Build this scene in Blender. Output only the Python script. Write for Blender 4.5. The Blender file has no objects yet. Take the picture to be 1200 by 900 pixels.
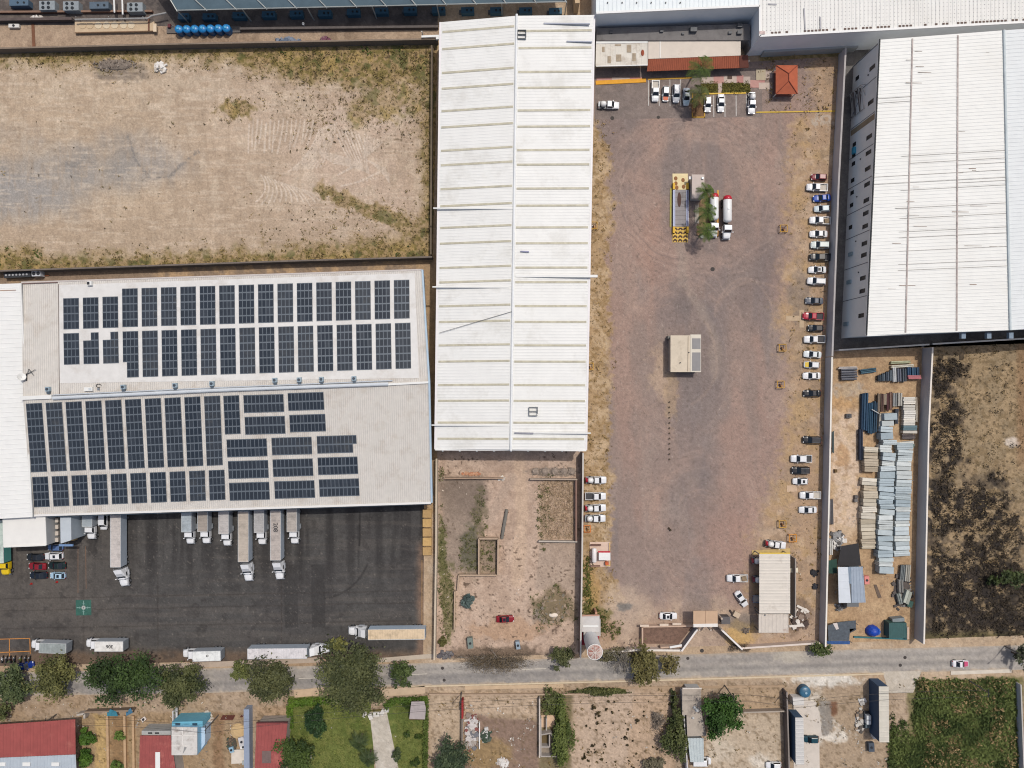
import bpy, math, random
import numpy as np
from mathutils import Vector, Matrix
random.seed(7)
S = 0.215            # metres per photograph pixel on the ground
H = 180.0            # drone height
scene = bpy.context.scene
COL = scene.collection
def G(px, py, h=0.0):
    """ground-plan point (metres) of a survey mark read at height h"""
    k = 1.0 - h / H
    return ((px - 600) * S * k, (450 - py) * S * k)
def G3(px, py, h=0.0):
    x, y = G(px, py, h); return (x, y, h)
# ------------------------------------------------------------- noise (numpy)
def _hash(ix, iy, seed):
    n = (ix.astype(np.int64) * 374761393 + iy.astype(np.int64) * 668265263 + seed * 1442695041) & 0x7fffffff
    n = ((n ^ (n >> 13)) * 1274126177) & 0x7fffffff
    n = n ^ (n >> 16)
    return (n & 0xffff) / 65535.0
def vnoise(U, V, sc, seed=0):
    x = U / sc; y = V / sc
    ix = np.floor(x); iy = np.floor(y)
    fx = x - ix; fy = y - iy
    fx = fx * fx * (3 - 2 * fx); fy = fy * fy * (3 - 2 * fy)
    a = _hash(ix, iy, seed); b = _hash(ix + 1, iy, seed); c = _hash(ix, iy + 1, seed); d = _hash(ix + 1, iy + 1, seed)
    return (a * (1 - fx) + b * fx) * (1 - fy) + (c * (1 - fx) + d * fx) * fy
def fbm(U, V, sc, octv=4, seed=0):
    r = 0; amp = 1; tot = 0
    for i in range(octv):
        r = r + amp * vnoise(U, V, sc, seed + i * 17); tot += amp; amp *= 0.55; sc *= 0.5
    return r / tot
def sstep(a, b, x):
    t = np.clip((x - a) / (b - a), 0, 1); return t * t * (3 - 2 * t)
def polydist(U, V, pts):
    """signed distance to polygon, negative inside"""
    d = np.full(U.shape, 1e9); inside = np.zeros(U.shape, bool); n = len(pts)
    for i in range(n):
        x0, y0 = pts[i]; x1, y1 = pts[(i + 1) % n]
        ex, ey = x1 - x0, y1 - y0
        t = np.clip(((U - x0) * ex + (V - y0) * ey) / (ex * ex + ey * ey + 1e-9), 0, 1)
        d = np.minimum(d, np.hypot(U - x0 - t * ex, V - y0 - t * ey))
        if abs(ey) > 1e-9:
            cr = ((y0 > V) != (y1 > V)) & (U < ex * (V - y0) / ey + x0)
            inside ^= cr
    return np.where(inside, -d, d)
def linedist(U, V, pts):
    d = np.full(U.shape, 1e9)
    for i in range(len(pts) - 1):
        x0, y0 = pts[i]; x1, y1 = pts[i + 1]
        ex, ey = x1 - x0, y1 - y0
        t = np.clip(((U - x0) * ex + (V - y0) * ey) / (ex * ex + ey * ey + 1e-9), 0, 1)
        d = np.minimum(d, np.hypot(U - x0 - t * ex, V - y0 - t * ey))
    return d
def mix(c, col, m):
    m = np.clip(m, 0, 1)[..., None]
    return c * (1 - m) + (np.array(col, float) / 255.0) * m
def blob(U, V, cx, cy, rx, ry, seed=1, rough=0.5, soft=0.35, sc=None):
    """soft, ragged ellipse mask"""
    r = np.hypot((U - cx) / rx, (V - cy) / ry)
    n = fbm(U, V, sc or max(4, min(rx, ry) * 0.7), 4, seed)
    return 1 - sstep(1 - soft, 1 + soft, r + (n - 0.5) * 2 * rough)
def s2l(c):
    c = np.asarray(c, float)
    return np.where(c <= 0.04045, c / 12.92, ((c + 0.055) / 1.055) ** 2.4)
KA = 0.77           # sunlit picture value to surface colour
def alb(rgb):
    c = s2l(np.array(rgb, float) / 255.0) * KA
    return (float(min(c[0], .84)), float(min(c[1], .84)), float(min(c[2], .84)), 1.0)
# ------------------------------------------------------------- materials
MATS = {}
def nt_of(m):
    m.use_nodes = True
    nt = m.node_tree
    for n in list(nt.nodes): nt.nodes.remove(n)
    o = nt.nodes.new('ShaderNodeOutputMaterial'); b = nt.nodes.new('ShaderNodeBsdfPrincipled')
    nt.links.new(b.outputs[0], o.inputs[0])
    return nt, b
def noise_node(nt, scale, detail=3, vec=None, rough=.6):
    n = nt.nodes.new('ShaderNodeTexNoise'); n.inputs['Scale'].default_value = scale
    n.inputs['Detail'].default_value = detail; n.inputs['Roughness'].default_value = rough
    if vec: nt.links.new(vec, n.inputs['Vector'])
    return n
def maprange(nt, src, a, b, c, d):
    m = nt.nodes.new('ShaderNodeMapRange')
    for k, v in zip(('From Min', 'From Max', 'To Min', 'To Max'), (a, b, c, d)): m.inputs[k].default_value = v
    nt.links.new(src, m.inputs['Value']); return m.outputs[0]
def vscale(nt, col, fac):
    m = nt.nodes.new('ShaderNodeVectorMath'); m.operation = 'SCALE'
    nt.links.new(col, m.inputs[0]); nt.links.new(fac, m.inputs['Scale']); return m.outputs[0]
def mat(rgb, rough=0.6, metal=0.0, var=0.10, scale=1.2, key='', dirt=None, coat=0.0, spec=0.5):
    k = (tuple(rgb), rough, metal, var, scale, dirt, coat, spec)
    if k in MATS: return MATS[k]
    m = bpy.data.materials.new('surface_%d' % len(MATS)); MATS[k] = m
    nt, b = nt_of(m)
    b.inputs['Roughness'].default_value = rough; b.inputs['Metallic'].default_value = metal
    b.inputs['Coat Weight'].default_value = coat; b.inputs['Specular IOR Level'].default_value = spec
    c = alb(rgb)
    if var <= 0:
        b.inputs['Base Color'].default_value = c; return m
    g = nt.nodes.new('ShaderNodeNewGeometry')
    n = noise_node(nt, scale, 4, g.outputs['Position'])
    f = maprange(nt, n.outputs[0], .3, .7, 1 - var, 1 + var * .6)
    col = nt.nodes.new('ShaderNodeRGB'); col.outputs[0].default_value = c
    out = vscale(nt, col.outputs[0], f)
    if dirt:
        n2 = noise_node(nt, dirt[1], 6, g.outputs['Position'], .7)
        f2 = maprange(nt, n2.outputs[0], dirt[2], dirt[2] + .15, 0, dirt[3])
        mx = nt.nodes.new('ShaderNodeMix'); mx.data_type = 'RGBA'
        nt.links.new(f2, mx.inputs[0]); nt.links.new(out, mx.inputs[6]); mx.inputs[7].default_value = alb(dirt[0])
        out = mx.outputs[2]
    nt.links.new(out, b.inputs['Base Color'])
    return m
def paint_mat(name, rough=.95, fine=((2.2, .16), (.35, .10)), bump=0.0, spec=.2):
    """surface colour stored on the mesh (stains, wear, soil types) + fine grain from noise nodes"""
    m = bpy.data.materials.new(name); nt, b = nt_of(m)
    b.inputs['Roughness'].default_value = rough; b.inputs['Specular IOR Level'].default_value = spec
    a = nt.nodes.new('ShaderNodeAttribute'); a.attribute_name = 'paint'
    out = a.outputs['Color']
    g = nt.nodes.new('ShaderNodeNewGeometry')
    for sc, am in fine:
        n = noise_node(nt, sc, 4, g.outputs['Position'], .75)
        f = maprange(nt, n.outputs[0], .34, .66, 1 - am, 1 + am)
        out = vscale(nt, out, f)
    nt.links.new(out, b.inputs['Base Color'])
    if bump:
        n = noise_node(nt, 1.8, 5, g.outputs['Position'], .7)
        bp = nt.nodes.new('ShaderNodeBump'); bp.inputs['Strength'].default_value = bump; bp.inputs['Distance'].default_value = .25
        nt.links.new(n.outputs[0], bp.inputs['Height']); nt.links.new(bp.outputs[0], b.inputs['Normal'])
    return m
# ------------------------------------------------------------- objects
ORIG = {}
def tag(o, label=None, cat=None, group=None, kind=None):
    if label: o['label'] = label
    if cat: o['category'] = cat
    if group: o['group'] = group
    if kind: o['kind'] = kind
    return o
def thing(name, label, cat, loc=(0, 0, 0), group=None):
    o = bpy.data.objects.new(name, None); COL.objects.link(o)
    o.empty_display_size = .5; o.location = loc; ORIG[o.name] = Vector(loc)
    return tag(o, label, cat, group)
class MB:
    def __init__(s): s.v = []; s.f = []; s.m = []
    def add(s, vs, fs, mi=0):
        n = len(s.v); s.v.extend([tuple(p) for p in vs])
        for f in fs: s.f.append(tuple(n + i for i in f)); s.m.append(mi)
        return s
    def prism(s, poly, z0, z1, mi=0, mi_top=None, top=None):
        """poly = list of (x,y); top = optional other outline for the upper edge; z may be lists"""
        top = top or poly; n = len(poly)
        a = sum(poly[i][0] * poly[(i + 1) % n][1] - poly[(i + 1) % n][0] * poly[i][1] for i in range(n))
        if a < 0: poly = poly[::-1]; top = top[::-1]; z1 = z1[::-1] if isinstance(z1, (list, tuple)) else z1
        zz = z1 if isinstance(z1, (list, tuple)) else [z1] * n
        vs = [(p[0], p[1], z0) for p in poly] + [(p[0], p[1], z) for p, z in zip(top, zz)]
        s.add(vs, [tuple(range(n))[::-1]] + [(i, (i + 1) % n, n + (i + 1) % n, n + i) for i in range(n)], mi)
        s.add(vs[n:], [tuple(range(n))], mi if mi_top is None else mi_top)
        return s
    def box(s, x0, x1, y0, y1, z0, z1, mi=0):
        return s.prism([(x0, y0), (x1, y0), (x1, y1), (x0, y1)], z0, z1, mi)
    def obox(s, cx, cy, lx, ly, z0, z1, ang=0, mi=0):
        c, d = math.cos(ang), math.sin(ang)
        return s.prism([(cx + a * c - b * d, cy + a * d + b * c) for a, b in ((-lx / 2, -ly / 2), (lx / 2, -ly / 2), (lx / 2, ly / 2), (-lx / 2, ly / 2))], z0, z1, mi)
    def bar(s, p, q, w, z0, z1, mi=0):
        dx, dy = q[0] - p[0], q[1] - p[1]; L = math.hypot(dx, dy) or 1
        nx, ny = -dy / L * w / 2, dx / L * w / 2
        return s.prism([(p[0] + nx, p[1] + ny), (q[0] + nx, q[1] + ny), (q[0] - nx, q[1] - ny), (p[0] - nx, p[1] - ny)], z0, z1, mi)
    def tube(s, pts, rad, n=8, mi=0, cap=True):
        pts = [Vector(p) for p in pts]; rings = []
        rad = rad if isinstance(rad, (list, tuple)) else [rad] * len(pts)
        for i, p in enumerate(pts):
            d = (pts[min(i + 1, len(pts) - 1)] - pts[max(i - 1, 0)]).normalized()
            a = d.orthogonal().normalized() if i == 0 else (rings_a - d * rings_a.dot(d)).normalized()
            rings_a = a; b = d.cross(a)
            rings.append([p + (a * math.cos(t) + b * math.sin(t)) * rad[i] for t in (2 * math.pi * k / n for k in range(n))])
        vs = [q for r in rings for q in r]; fs = []
        for i in range(len(pts) - 1):
            for k in range(n): fs.append((i * n + k, i * n + (k + 1) % n, (i + 1) * n + (k + 1) % n, (i + 1) * n + k))
        if cap: fs += [tuple(range(n))[::-1], tuple(range((len(pts) - 1) * n, len(pts) * n))]
        return s.add(vs, fs, mi)
    def capsule(s, p, q, r, n=12, mi=0, dome=.5):
        p = Vector(p); q = Vector(q); d = (q - p).normalized(); L = (q - p).length; D = r * dome
        ts = [(0, .05), (.15 * D, .5), (.45 * D, .82), (D, 1), (L - D, 1), (L - .45 * D, .82), (L - .15 * D, .5), (L, .05)]
        return s.tube([p + d * t for t, _ in ts], [r * k for _, k in ts], n, mi)
    def dome(s, c, rx, ry, rz, n=14, m=5, mi=0, z0=None):
        vs = []; fs = []
        for j in range(m):
            a = math.pi / 2 * j / m
            for k in range(n):
                t = 2 * math.pi * k / n
                vs.append((c[0] + rx * math.cos(a) * math.cos(t), c[1] + ry * math.cos(a) * math.sin(t), c[2] + rz * math.sin(a)))
        vs.append((c[0], c[1], c[2] + rz))
        for j in range(m - 1):
            for k in range(n): fs.append((j * n + k, j * n + (k + 1) % n, (j + 1) * n + (k + 1) % n, (j + 1) * n + k))
        for k in range(n): fs.append(((m - 1) * n + k, (m - 1) * n + (k + 1) % n, m * n))
        return s.add(vs, fs, mi)
    def loft(s, rings, mi=0, cap=True):
        n = len(rings[0]); vs = [p for r in rings for p in r]; fs = []
        for i in range(len(rings) - 1):
            for k in range(n): fs.append((i * n + k, i * n + (k + 1) % n, (i + 1) * n + (k + 1) % n, (i + 1) * n + k))
        if cap: fs += [tuple(range(n))[::-1], tuple(range((len(rings) - 1) * n, len(rings) * n))]
        return s.add(vs, fs, mi)
    def quad(s, a, b, c, d, mi=0): return s.add([a, b, c, d], [(0, 1, 2, 3)], mi)
    def build(s, name, mats, parent=None, smooth=False, bevel=0):
        me = bpy.data.meshes.new(name)
        o0 = ORIG.get(parent.name, Vector((0, 0, 0))) if parent else Vector((0, 0, 0))
        me.from_pydata([(x - o0.x, y - o0.y, z - o0.z) for x, y, z in s.v], [], s.f)
        mats = mats if isinstance(mats, (list, tuple)) else [mats]
        for m in mats: me.materials.append(m)
        if len(mats) > 1: me.polygons.foreach_set('material_index', s.m)
        if smooth: me.polygons.foreach_set('use_smooth', [True] * len(me.polygons))
        me.validate(); me.update()
        o = bpy.data.objects.new(name, me); COL.objects.link(o)
        if parent: o.parent = parent; ORIG[o.name] = o0
        else: ORIG[o.name] = Vector((0, 0, 0))
        if bevel:
            b = o.modifiers.new('bevel', 'BEVEL'); b.width = bevel; b.segments = 2; b.limit_method = 'ANGLE'
        return o
def solo(o, label, cat, group=None, kind=None):
    """a thing made of one mesh: origin moved to its base centre"""
    me = o.data; n = len(me.vertices); co = np.empty(n * 3, np.float32); me.vertices.foreach_get('co', co); co = co.reshape(-1, 3)
    c = (co.min(0) + co.max(0)) / 2; c[2] = co[:, 2].min()
    me.vertices.foreach_set('co', (co - c).ravel()); o.location = [float(t) for t in c]; me.update()
    return tag(o, label, cat, group, kind)
def copy_tree(o, parent=None):
    c = o.copy(); COL.objects.link(c)
    if parent: c.parent = parent
    for ch in list(o.children): copy_tree(ch, c)
    return c
def arr_mesh(name, co, quads, cols, material, parent=None, smooth=False):
    """mesh straight from numpy arrays: verts (n,3), faces (m,k), vertex colours (n,3) linear"""
    me = bpy.data.meshes.new(name); n = len(co); m, k = quads.shape
    if parent is not None:
        o0 = ORIG[parent.name]; co = co - np.array(o0)
    me.vertices.add(n); me.vertices.foreach_set('co', np.ascontiguousarray(co, np.float32).ravel())
    me.loops.add(m * k); me.loops.foreach_set('vertex_index', np.ascontiguousarray(quads, np.int32).ravel())
    me.polygons.add(m); me.polygons.foreach_set('loop_start', np.arange(0, m * k, k, dtype=np.int32))
    me.polygons.foreach_set('loop_total', np.full(m, k, np.int32))
    if smooth: me.polygons.foreach_set('use_smooth', np.ones(m, bool))
    me.update(calc_edges=True)
    a = me.attributes.new('paint', 'FLOAT_COLOR', 'POINT')
    a.data.foreach_set('color', np.concatenate([cols, np.ones((n, 1))], 1).astype(np.float32).ravel())
    me.materials.append(material)
    o = bpy.data.objects.new(name, me); COL.objects.link(o)
    if parent is not None: o.parent = parent; ORIG[o.name] = ORIG[parent.name]
    else: ORIG[o.name] = Vector((0, 0, 0))
    return o
SAT = .86           # dustiness of the dry soil
def sheet(name, corners, fn, z, material, step=1.2, relief=None, grit=.075):
    """a ground surface: four corners NW NE SE SW as survey marks, coloured by fn(U, V) in 0..1 sRGB"""
    (ax, ay), (bx, by), (cx, cy), (dx, dy) = corners
    nu = max(2, int(max(math.hypot(bx - ax, by - ay), math.hypot(cx - dx, cy - dy)) / step))
    nv = max(2, int(max(math.hypot(dx - ax, dy - ay), math.hypot(cx - bx, cy - by)) / step))
    s, t = np.meshgrid(np.linspace(0, 1, nu), np.linspace(0, 1, nv))
    U = (ax * (1 - s) + bx * s) * (1 - t) + (dx * (1 - s) + cx * s) * t
    V = (ay * (1 - s) + by * s) * (1 - t) + (dy * (1 - s) + cy * s) * t
    return grid_sheet(name, U, V, fn, z, material, relief, grit)
def grid_sheet(name, U, V, fn, z, material, relief=None, grit=.075):
    nv, nu = U.shape
    C = fn(U, V); gy = C.mean(-1, keepdims=True); C = gy + (C - gy) * SAT
    rg = np.random.default_rng(len(name) + nu); gr = 1 + grit * (rg.normal(size=U.shape) * .75 + (vnoise(U, V, 2.6, 77) - .5) * 2.4)
    col = s2l(np.clip(C, 0, 1)) * KA * np.clip(gr, .5, 1.6)[..., None]
    far = np.clip(np.maximum.reduce([-55 - U, U - 1255, -45 - V, V - 945]) / 40, 0, 1)[..., None]      # beyond the mapped district: plain earth
    if name == 'ground': col = col * (1 - far) + col.mean((0, 1)) * far
    Z = np.full(U.shape, float(z))
    if relief is not None: Z = Z + relief(U, V)
    co = np.stack([(U - 600) * S, (450 - V) * S, Z], -1).reshape(-1, 3)
    i = (np.arange(nv - 1)[:, None] * nu + np.arange(nu - 1)[None, :]).ravel()
    q = np.stack([i, i + nu, i + nu + 1, i + 1], 1)
    o = arr_mesh(name, co, q, col.reshape(-1, 3), material)
    o['kind'] = 'structure'; return o
ONES = ['first', 'second', 'third', 'fourth', 'fifth', 'sixth', 'seventh', 'eighth', 'ninth', 'tenth', 'eleventh', 'twelfth', 'thirteenth', 'fourteenth', 'fifteenth', 'sixteenth', 'seventeenth', 'eighteenth', 'nineteenth', 'twentieth', 'twenty-first', 'twenty-second', 'twenty-third', 'twenty-fourth', 'twenty-fifth', 'twenty-sixth', 'twenty-seventh', 'twenty-eighth', 'twenty-ninth', 'thirtieth', 'thirty-first', 'thirty-second']
def lerp(a, b, t): return a + (b - a) * t
# ============================================================= GROUND
def speck(U, V, thr, seed, sc=3.0):
    """1 where fine noise is above thr: small plants, stones, crumbs of soil"""
    return sstep(thr, thr + .1, fbm(U, V, sc, 2, seed))
def ring(U, V, cx, cy, rx, ry, w, a0=-400, a1=400, tilt=0):
    c, s = math.cos(math.radians(tilt)), math.sin(math.radians(tilt))
    x = (U - cx) * c + (V - cy) * s; y = -(U - cx) * s + (V - cy) * c
    r = np.hypot(x / rx, y / ry); ang = np.degrees(np.arctan2(y, x))
    wob = (fbm(U, V, 20, 2, 5) - .5) * .12
    return (1 - sstep(0, w, np.abs(r - 1 + wob))) * ((ang > a0) & (ang < a1))
def strokes(U, V, lines, w):
    m = np.zeros(U.shape)
    for pts in lines:
        xs = [p[0] for p in pts]; ys = [p[1] for p in pts]
        k = (U > min(xs) - 3) & (U < max(xs) + 3) & (V > min(ys) - 3) & (V < max(ys) + 3)
        if k.any(): m[k] = np.maximum(m[k], 1 - sstep(w * .4, w, linedist(U[k], V[k], pts)))
    return m
def bez(a, b, c, n=9): return [((1 - t) ** 2 * a[0] + 2 * t * (1 - t) * b[0] + t * t * c[0], (1 - t) ** 2 * a[1] + 2 * t * (1 - t) * b[1] + t * t * c[1]) for t in (i / n for i in range(n + 1))]
M_SOIL = paint_mat('soil', bump=.35)
M_GRAVEL = paint_mat('gravel', fine=((4.5, .15), (.5, .06)), bump=.4)
M_ASPH = paint_mat('asphalt', fine=((2.5, .14), (.25, .12)), rough=.9, bump=.15)
M_ROAD = paint_mat('road_concrete', fine=((2.0, .06), (.3, .06)), rough=.9, bump=.1)

def f_base(U, V):
    n1 = fbm(U, V, 60, 4, 1); n2 = fbm(U, V, 9, 4, 2); n3 = fbm(U, V, 3, 2, 3)
    c = np.empty(U.shape + (3,)); c[:] = np.array([190, 163, 132]) / 255
    c = mix(c, (170, 140, 108), sstep(.45, .7, n1) * .7); c = mix(c, (206, 184, 158), sstep(.5, .75, n2) * .5)
    # strip north of the solar hall: brown earth with a light band
    m = 1 - sstep(0, 2, polydist(U, V, [(-60, 318), (508, 300), (508, 600), (-60, 640)]))
    c = mix(c, (140, 118, 98), m * .8); c = mix(c, (196, 160, 118), m * sstep(.45, .65, fbm(U, V, 7, 3, 5)) * sstep(.3, .7, vnoise(U, V, 40, 8)) * .8)
    # strip between the solar hall and the white hall
    m = 1 - sstep(0, 2, polydist(U, V, [(488, 300), (512, 300), (512, 600), (494, 600)])); c = mix(c, (190, 155, 112), m * .7)
    # south side: verge and lots
    so = sstep(795, 800, V)
    c = mix(c, (176, 153, 128), so * .85); c = mix(c, (168, 140, 108), so * sstep(.5, .7, n2) * .6)
    def lot(poly, col, k=.9, soft=2):
        nonlocal c
        c = mix(c, col, (1 - sstep(-soft, soft, polydist(U, V, poly) + (n2 - .5) * 8)) * k)
    lot([(95, 838), (160, 838), (160, 905), (95, 905)], (166, 138, 100)); lot([(112, 838), (126, 838), (126, 905), (112, 905)], (200, 166, 104), .8)
    lot([(130, 838), (150, 838), (150, 905), (130, 905)], (150, 116, 78), .8)
    lot([(160, 835), (292, 835), (292, 905), (160, 905)], (168, 140, 106)); lot([(250, 835), (262, 835), (262, 905), (250, 905)], (140, 104, 74), .6)
    lot([(300, 828), (340, 828), (340, 848), (300, 848)], (180, 150, 118))
    lot([(503, 806), (540, 806), (541, 905), (503, 905)], (194, 170, 142), .9)
    lot([(545, 812), (630, 812), (630, 840), (545, 835)], (196, 170, 142), .9)
    lot([(545, 838), (632, 845), (632, 905), (545, 905)], (140, 114, 98), .9)
    c = mix(c, (170, 140, 84), blob(U, V, 575, 885, 26, 18, 31) * .6)
    lot([(632, 815), (672, 815), (672, 905), (632, 905)], (120, 108, 74), .8)
    lot([(672, 812), (786, 812), (786, 905), (668, 905)], (196, 170, 145), .95, 3)
    c = mix(c, (188, 156, 124), (1 - sstep(0, 3, polydist(U, V, [(745, 806), (790, 806), (790, 905), (735, 905)]))) * .5)
    lot([(826, 806), (915, 806), (915, 833), (866, 833), (866, 806)], (182, 154, 122))
    lot([(860, 837), (915, 837), (915, 905), (828, 905), (828, 866)], (196, 176, 150))
    c = mix(c, (222, 212, 196), blob(U, V, 893, 893, 14, 10, 9) * .8); c = mix(c, (216, 204, 184), blob(U, V, 845, 880, 16, 16, 10) * .5)
    lot([(922, 808), (1040, 808), (1040, 905), (922, 905)], (176, 152, 124))
    lot([(1043, 815), (1072, 815), (1066, 905), (1040, 905)], (186, 162, 136), .9)
    lot([(1064, 798), (1200, 792), (1200, 905), (1064, 905)], (124, 118, 74), .85)
    c = mix(c, (226, 220, 208), blob(U, V, 968, 797, 38, 8, 14, .6) * .9)      # cement spill by the road
    c = mix(c, (216, 206, 190), (blob(U, V, 952, 845, 15, 30, 15, .5) + blob(U, V, 975, 862, 20, 6, 19, .8)) * .9)
    c = mix(c, (228, 220, 206), (1 - sstep(0, 3, np.abs(linedist(U, V, [(963, 862), (980, 868), (990, 866), (985, 855), (976, 846)]) - 2)) ) * .7)
    c = mix(c, (142, 136, 128), (1 - sstep(0, 2, polydist(U, V, [(962, 822), (974, 822), (976, 850), (970, 862), (962, 862)]) + (n2 - .5) * 9)) * .8)
    c = mix(c, (110, 66, 44), blob(U, V, 977, 830, 4, 8, 20, .9) * .7)
    # parking garden by the offices
    m = 1 - sstep(-3, 3, polydist(U, V, [(890, 60), (985, 60), (980, 150), (890, 135)]) + (n2 - .5) * 8)
    c = mix(c, (150, 126, 78), m * .9); c = mix(c, (122, 110, 62), m * sstep(.48, .62, n2) * .7); c = mix(c, (190, 160, 112), m * sstep(.56, .7, n3) * .6)
    c = mix(c, (112, 92, 66), so * sstep(.62, .72, n3) * .45)
    return c

def f_dirt(U, V):
    n1 = fbm(U, V, 70, 4, 21); n2 = fbm(U, V, 14, 4, 22); n3 = fbm(U, V, 4, 3, 23)
    c = np.empty(U.shape + (3,)); c[:] = np.array([196, 172, 144]) / 255
    c = mix(c, (200, 174, 152), sstep(150, 420, U) * .8)
    c = mix(c, (178, 154, 128), sstep(.42, .62, n1) * .5); c = mix(c, (210, 190, 164), sstep(.5, .68, n2) * .45)
    c = mix(c, (182, 158, 132), sstep(215, 300, V) * .55)
    # grey dusty fan on the left
    c = mix(c, (150, 148, 146), blob(U, V, 40, 205, 95, 34, 24, .9, .8, 30) * .6); c = mix(c, (158, 154, 150), blob(U, V, 5, 230, 60, 26, 25, .6, .5, 20) * .7)
    c = mix(c, (136, 134, 132), blob(U, V, 150, 190, 62, 22, 26, 1.1, .9, 20) * .5); c = mix(c, (190, 184, 178), blob(U, V, 190, 187, 26, 22, 27, .8, .8) * .3)
    c = mix(c, (126, 122, 118), (1 - sstep(0, 2.2, np.abs(linedist(U, V, [(150, 160), (160, 190), (178, 211), (200, 207), (215, 190), (232, 178)]) + (n3 - .5) * 7))) * .6)
    c = mix(c, (120, 108, 96), blob(U, V, 140, 85, 34, 10, 28, .6) * .7)
    # wheel tracks
    rs = random.Random(5)
    tr = np.zeros(U.shape)
    for i in range(46):
        cx, cy = rs.gauss(385, 42), rs.gauss(180, 14); r = rs.uniform(14, 60); a = rs.uniform(-180, 120)
        tr = np.maximum(tr, ring(U, V, cx + rs.uniform(-30, 30), cy + rs.uniform(-40, 20), r, r * rs.uniform(.5, .9), 1.1 / r, a, a + rs.uniform(40, 110), rs.uniform(-40, 40)))
    c = mix(c, (222, 202, 180), tr * .25)
    L = []
    for i in range(9): L.append(bez((338 + i * 4.6, 201 - i * .6), (364 + i * 3, 184 - i), (374 + i * 2.6, 152 - i)))
    for i in range(7): L.append(bez((372 + i * 3, 178 + i * 2.2), (405 + i * 2, 182 + i * 2), (432, 196 + i * 1.2)))
    for i in range(8): L.append(bez((392 + i * 4, 150 + i), (402 + i * 4, 180), (416 + i * 2, 195)))
    for i in range(8): L.append(bez((448 - i * 3, 166 - i * 1.2), (430, 186 + i), (396 + i * 2, 205 - i)))
    for i in range(16): L.append(bez((292 + i * 5, 142 + rs.uniform(-4, 4)), (291 + i * 5, 155), (290 + i * 4.7 + rs.uniform(-3, 3), 166 + rs.uniform(0, 16))))
    for i in range(10): L.append(bez((430 + i * 2.4, 188 + i), (444 + i, 194 + i * 1.4), (456, 208 + rs.uniform(-4, 6))))
    for i in range(12): L.append(bez((306 + i * 4, 205 + i * 1.5), (318 + i * 4, 222), (300 + i * 7, 238 + rs.uniform(-3, 3))))
    for i in range(9): L.append(bez((400 + i * 5, 218 - i), (430, 212 - i), (452 - i, 196 + i)))
    c = mix(c, (228, 212, 194), strokes(U, V, L, 1.15) * (.35 + .5 * n3)); c = mix(c, (160, 138, 116), strokes(U, V, [[(x + 2, y + 1) for x, y in l] for l in L], 1.0) * .4 * n3)
    tr = np.zeros(U.shape)
    for i in range(30):
        r = 40 + i * 7
        tr = np.maximum(tr, ring(U, V, 95, 215, r, r * .45, .9 / r, 10, 120, -12))
    c = mix(c, (160, 138, 112), tr * .22)
    st = sstep(.55, .7, fbm(U * .25, V * 2.2, 5, 3, 29)); c = mix(c, (216, 196, 172), st * .42)
    st = sstep(.55, .7, fbm(U * 2.2, V * .3, 5, 3, 30)); c = mix(c, (172, 148, 122), st * .3)
    # dry grass round the rim
    top = 1 - sstep(0, 30, V - (62 - U * .02) + (n2 - .5) * 34 - sstep(220, 420, U) * 30 + sstep(430, 300, U) * 4)
    bot = 1 - sstep(0, 26, (320 - U * .035) - V + (n2 - .5) * 30 - sstep(330, 500, U) * 14 - sstep(80, 0, U) * 16)
    rgt = 1 - sstep(0, 22, 507 - U + (n2 - .5) * 26)
    g = np.clip(np.maximum(np.maximum(top, bot), rgt), 0, 1)
    g = np.maximum(g, (1 - sstep(4, 10, linedist(U, V, [(374, 222), (410, 238), (440, 245), (468, 262), (500, 290)]) + (n2 - .5) * 30 + (n3 - .5) * 10)) * .7)
    g = np.maximum(g, blob(U, V, 278, 128, 22, 10, 33, .9) * .8); g = np.maximum(g, blob(U, V, 455, 118, 40, 26, 34, 1.) * .6)
    c = mix(c, (160, 132, 84), g * .8); c = mix(c, (118, 106, 52), g * sstep(.45, .6, n3) * .75); c = mix(c, (190, 158, 92), g * sstep(.55, .7, n2) * .6)
    c = mix(c, (86, 92, 48), g * sstep(.6, .72, fbm(U, V, 11, 3, 36)) * .7)
    c = mix(c, (96, 80, 58), (speck(U, V, .70, 37, 2.6) * (g * .8 + .06 + .5 * blob(U, V, 440, 110, 120, 60, 38, .6))) * .9)
    return c

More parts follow.
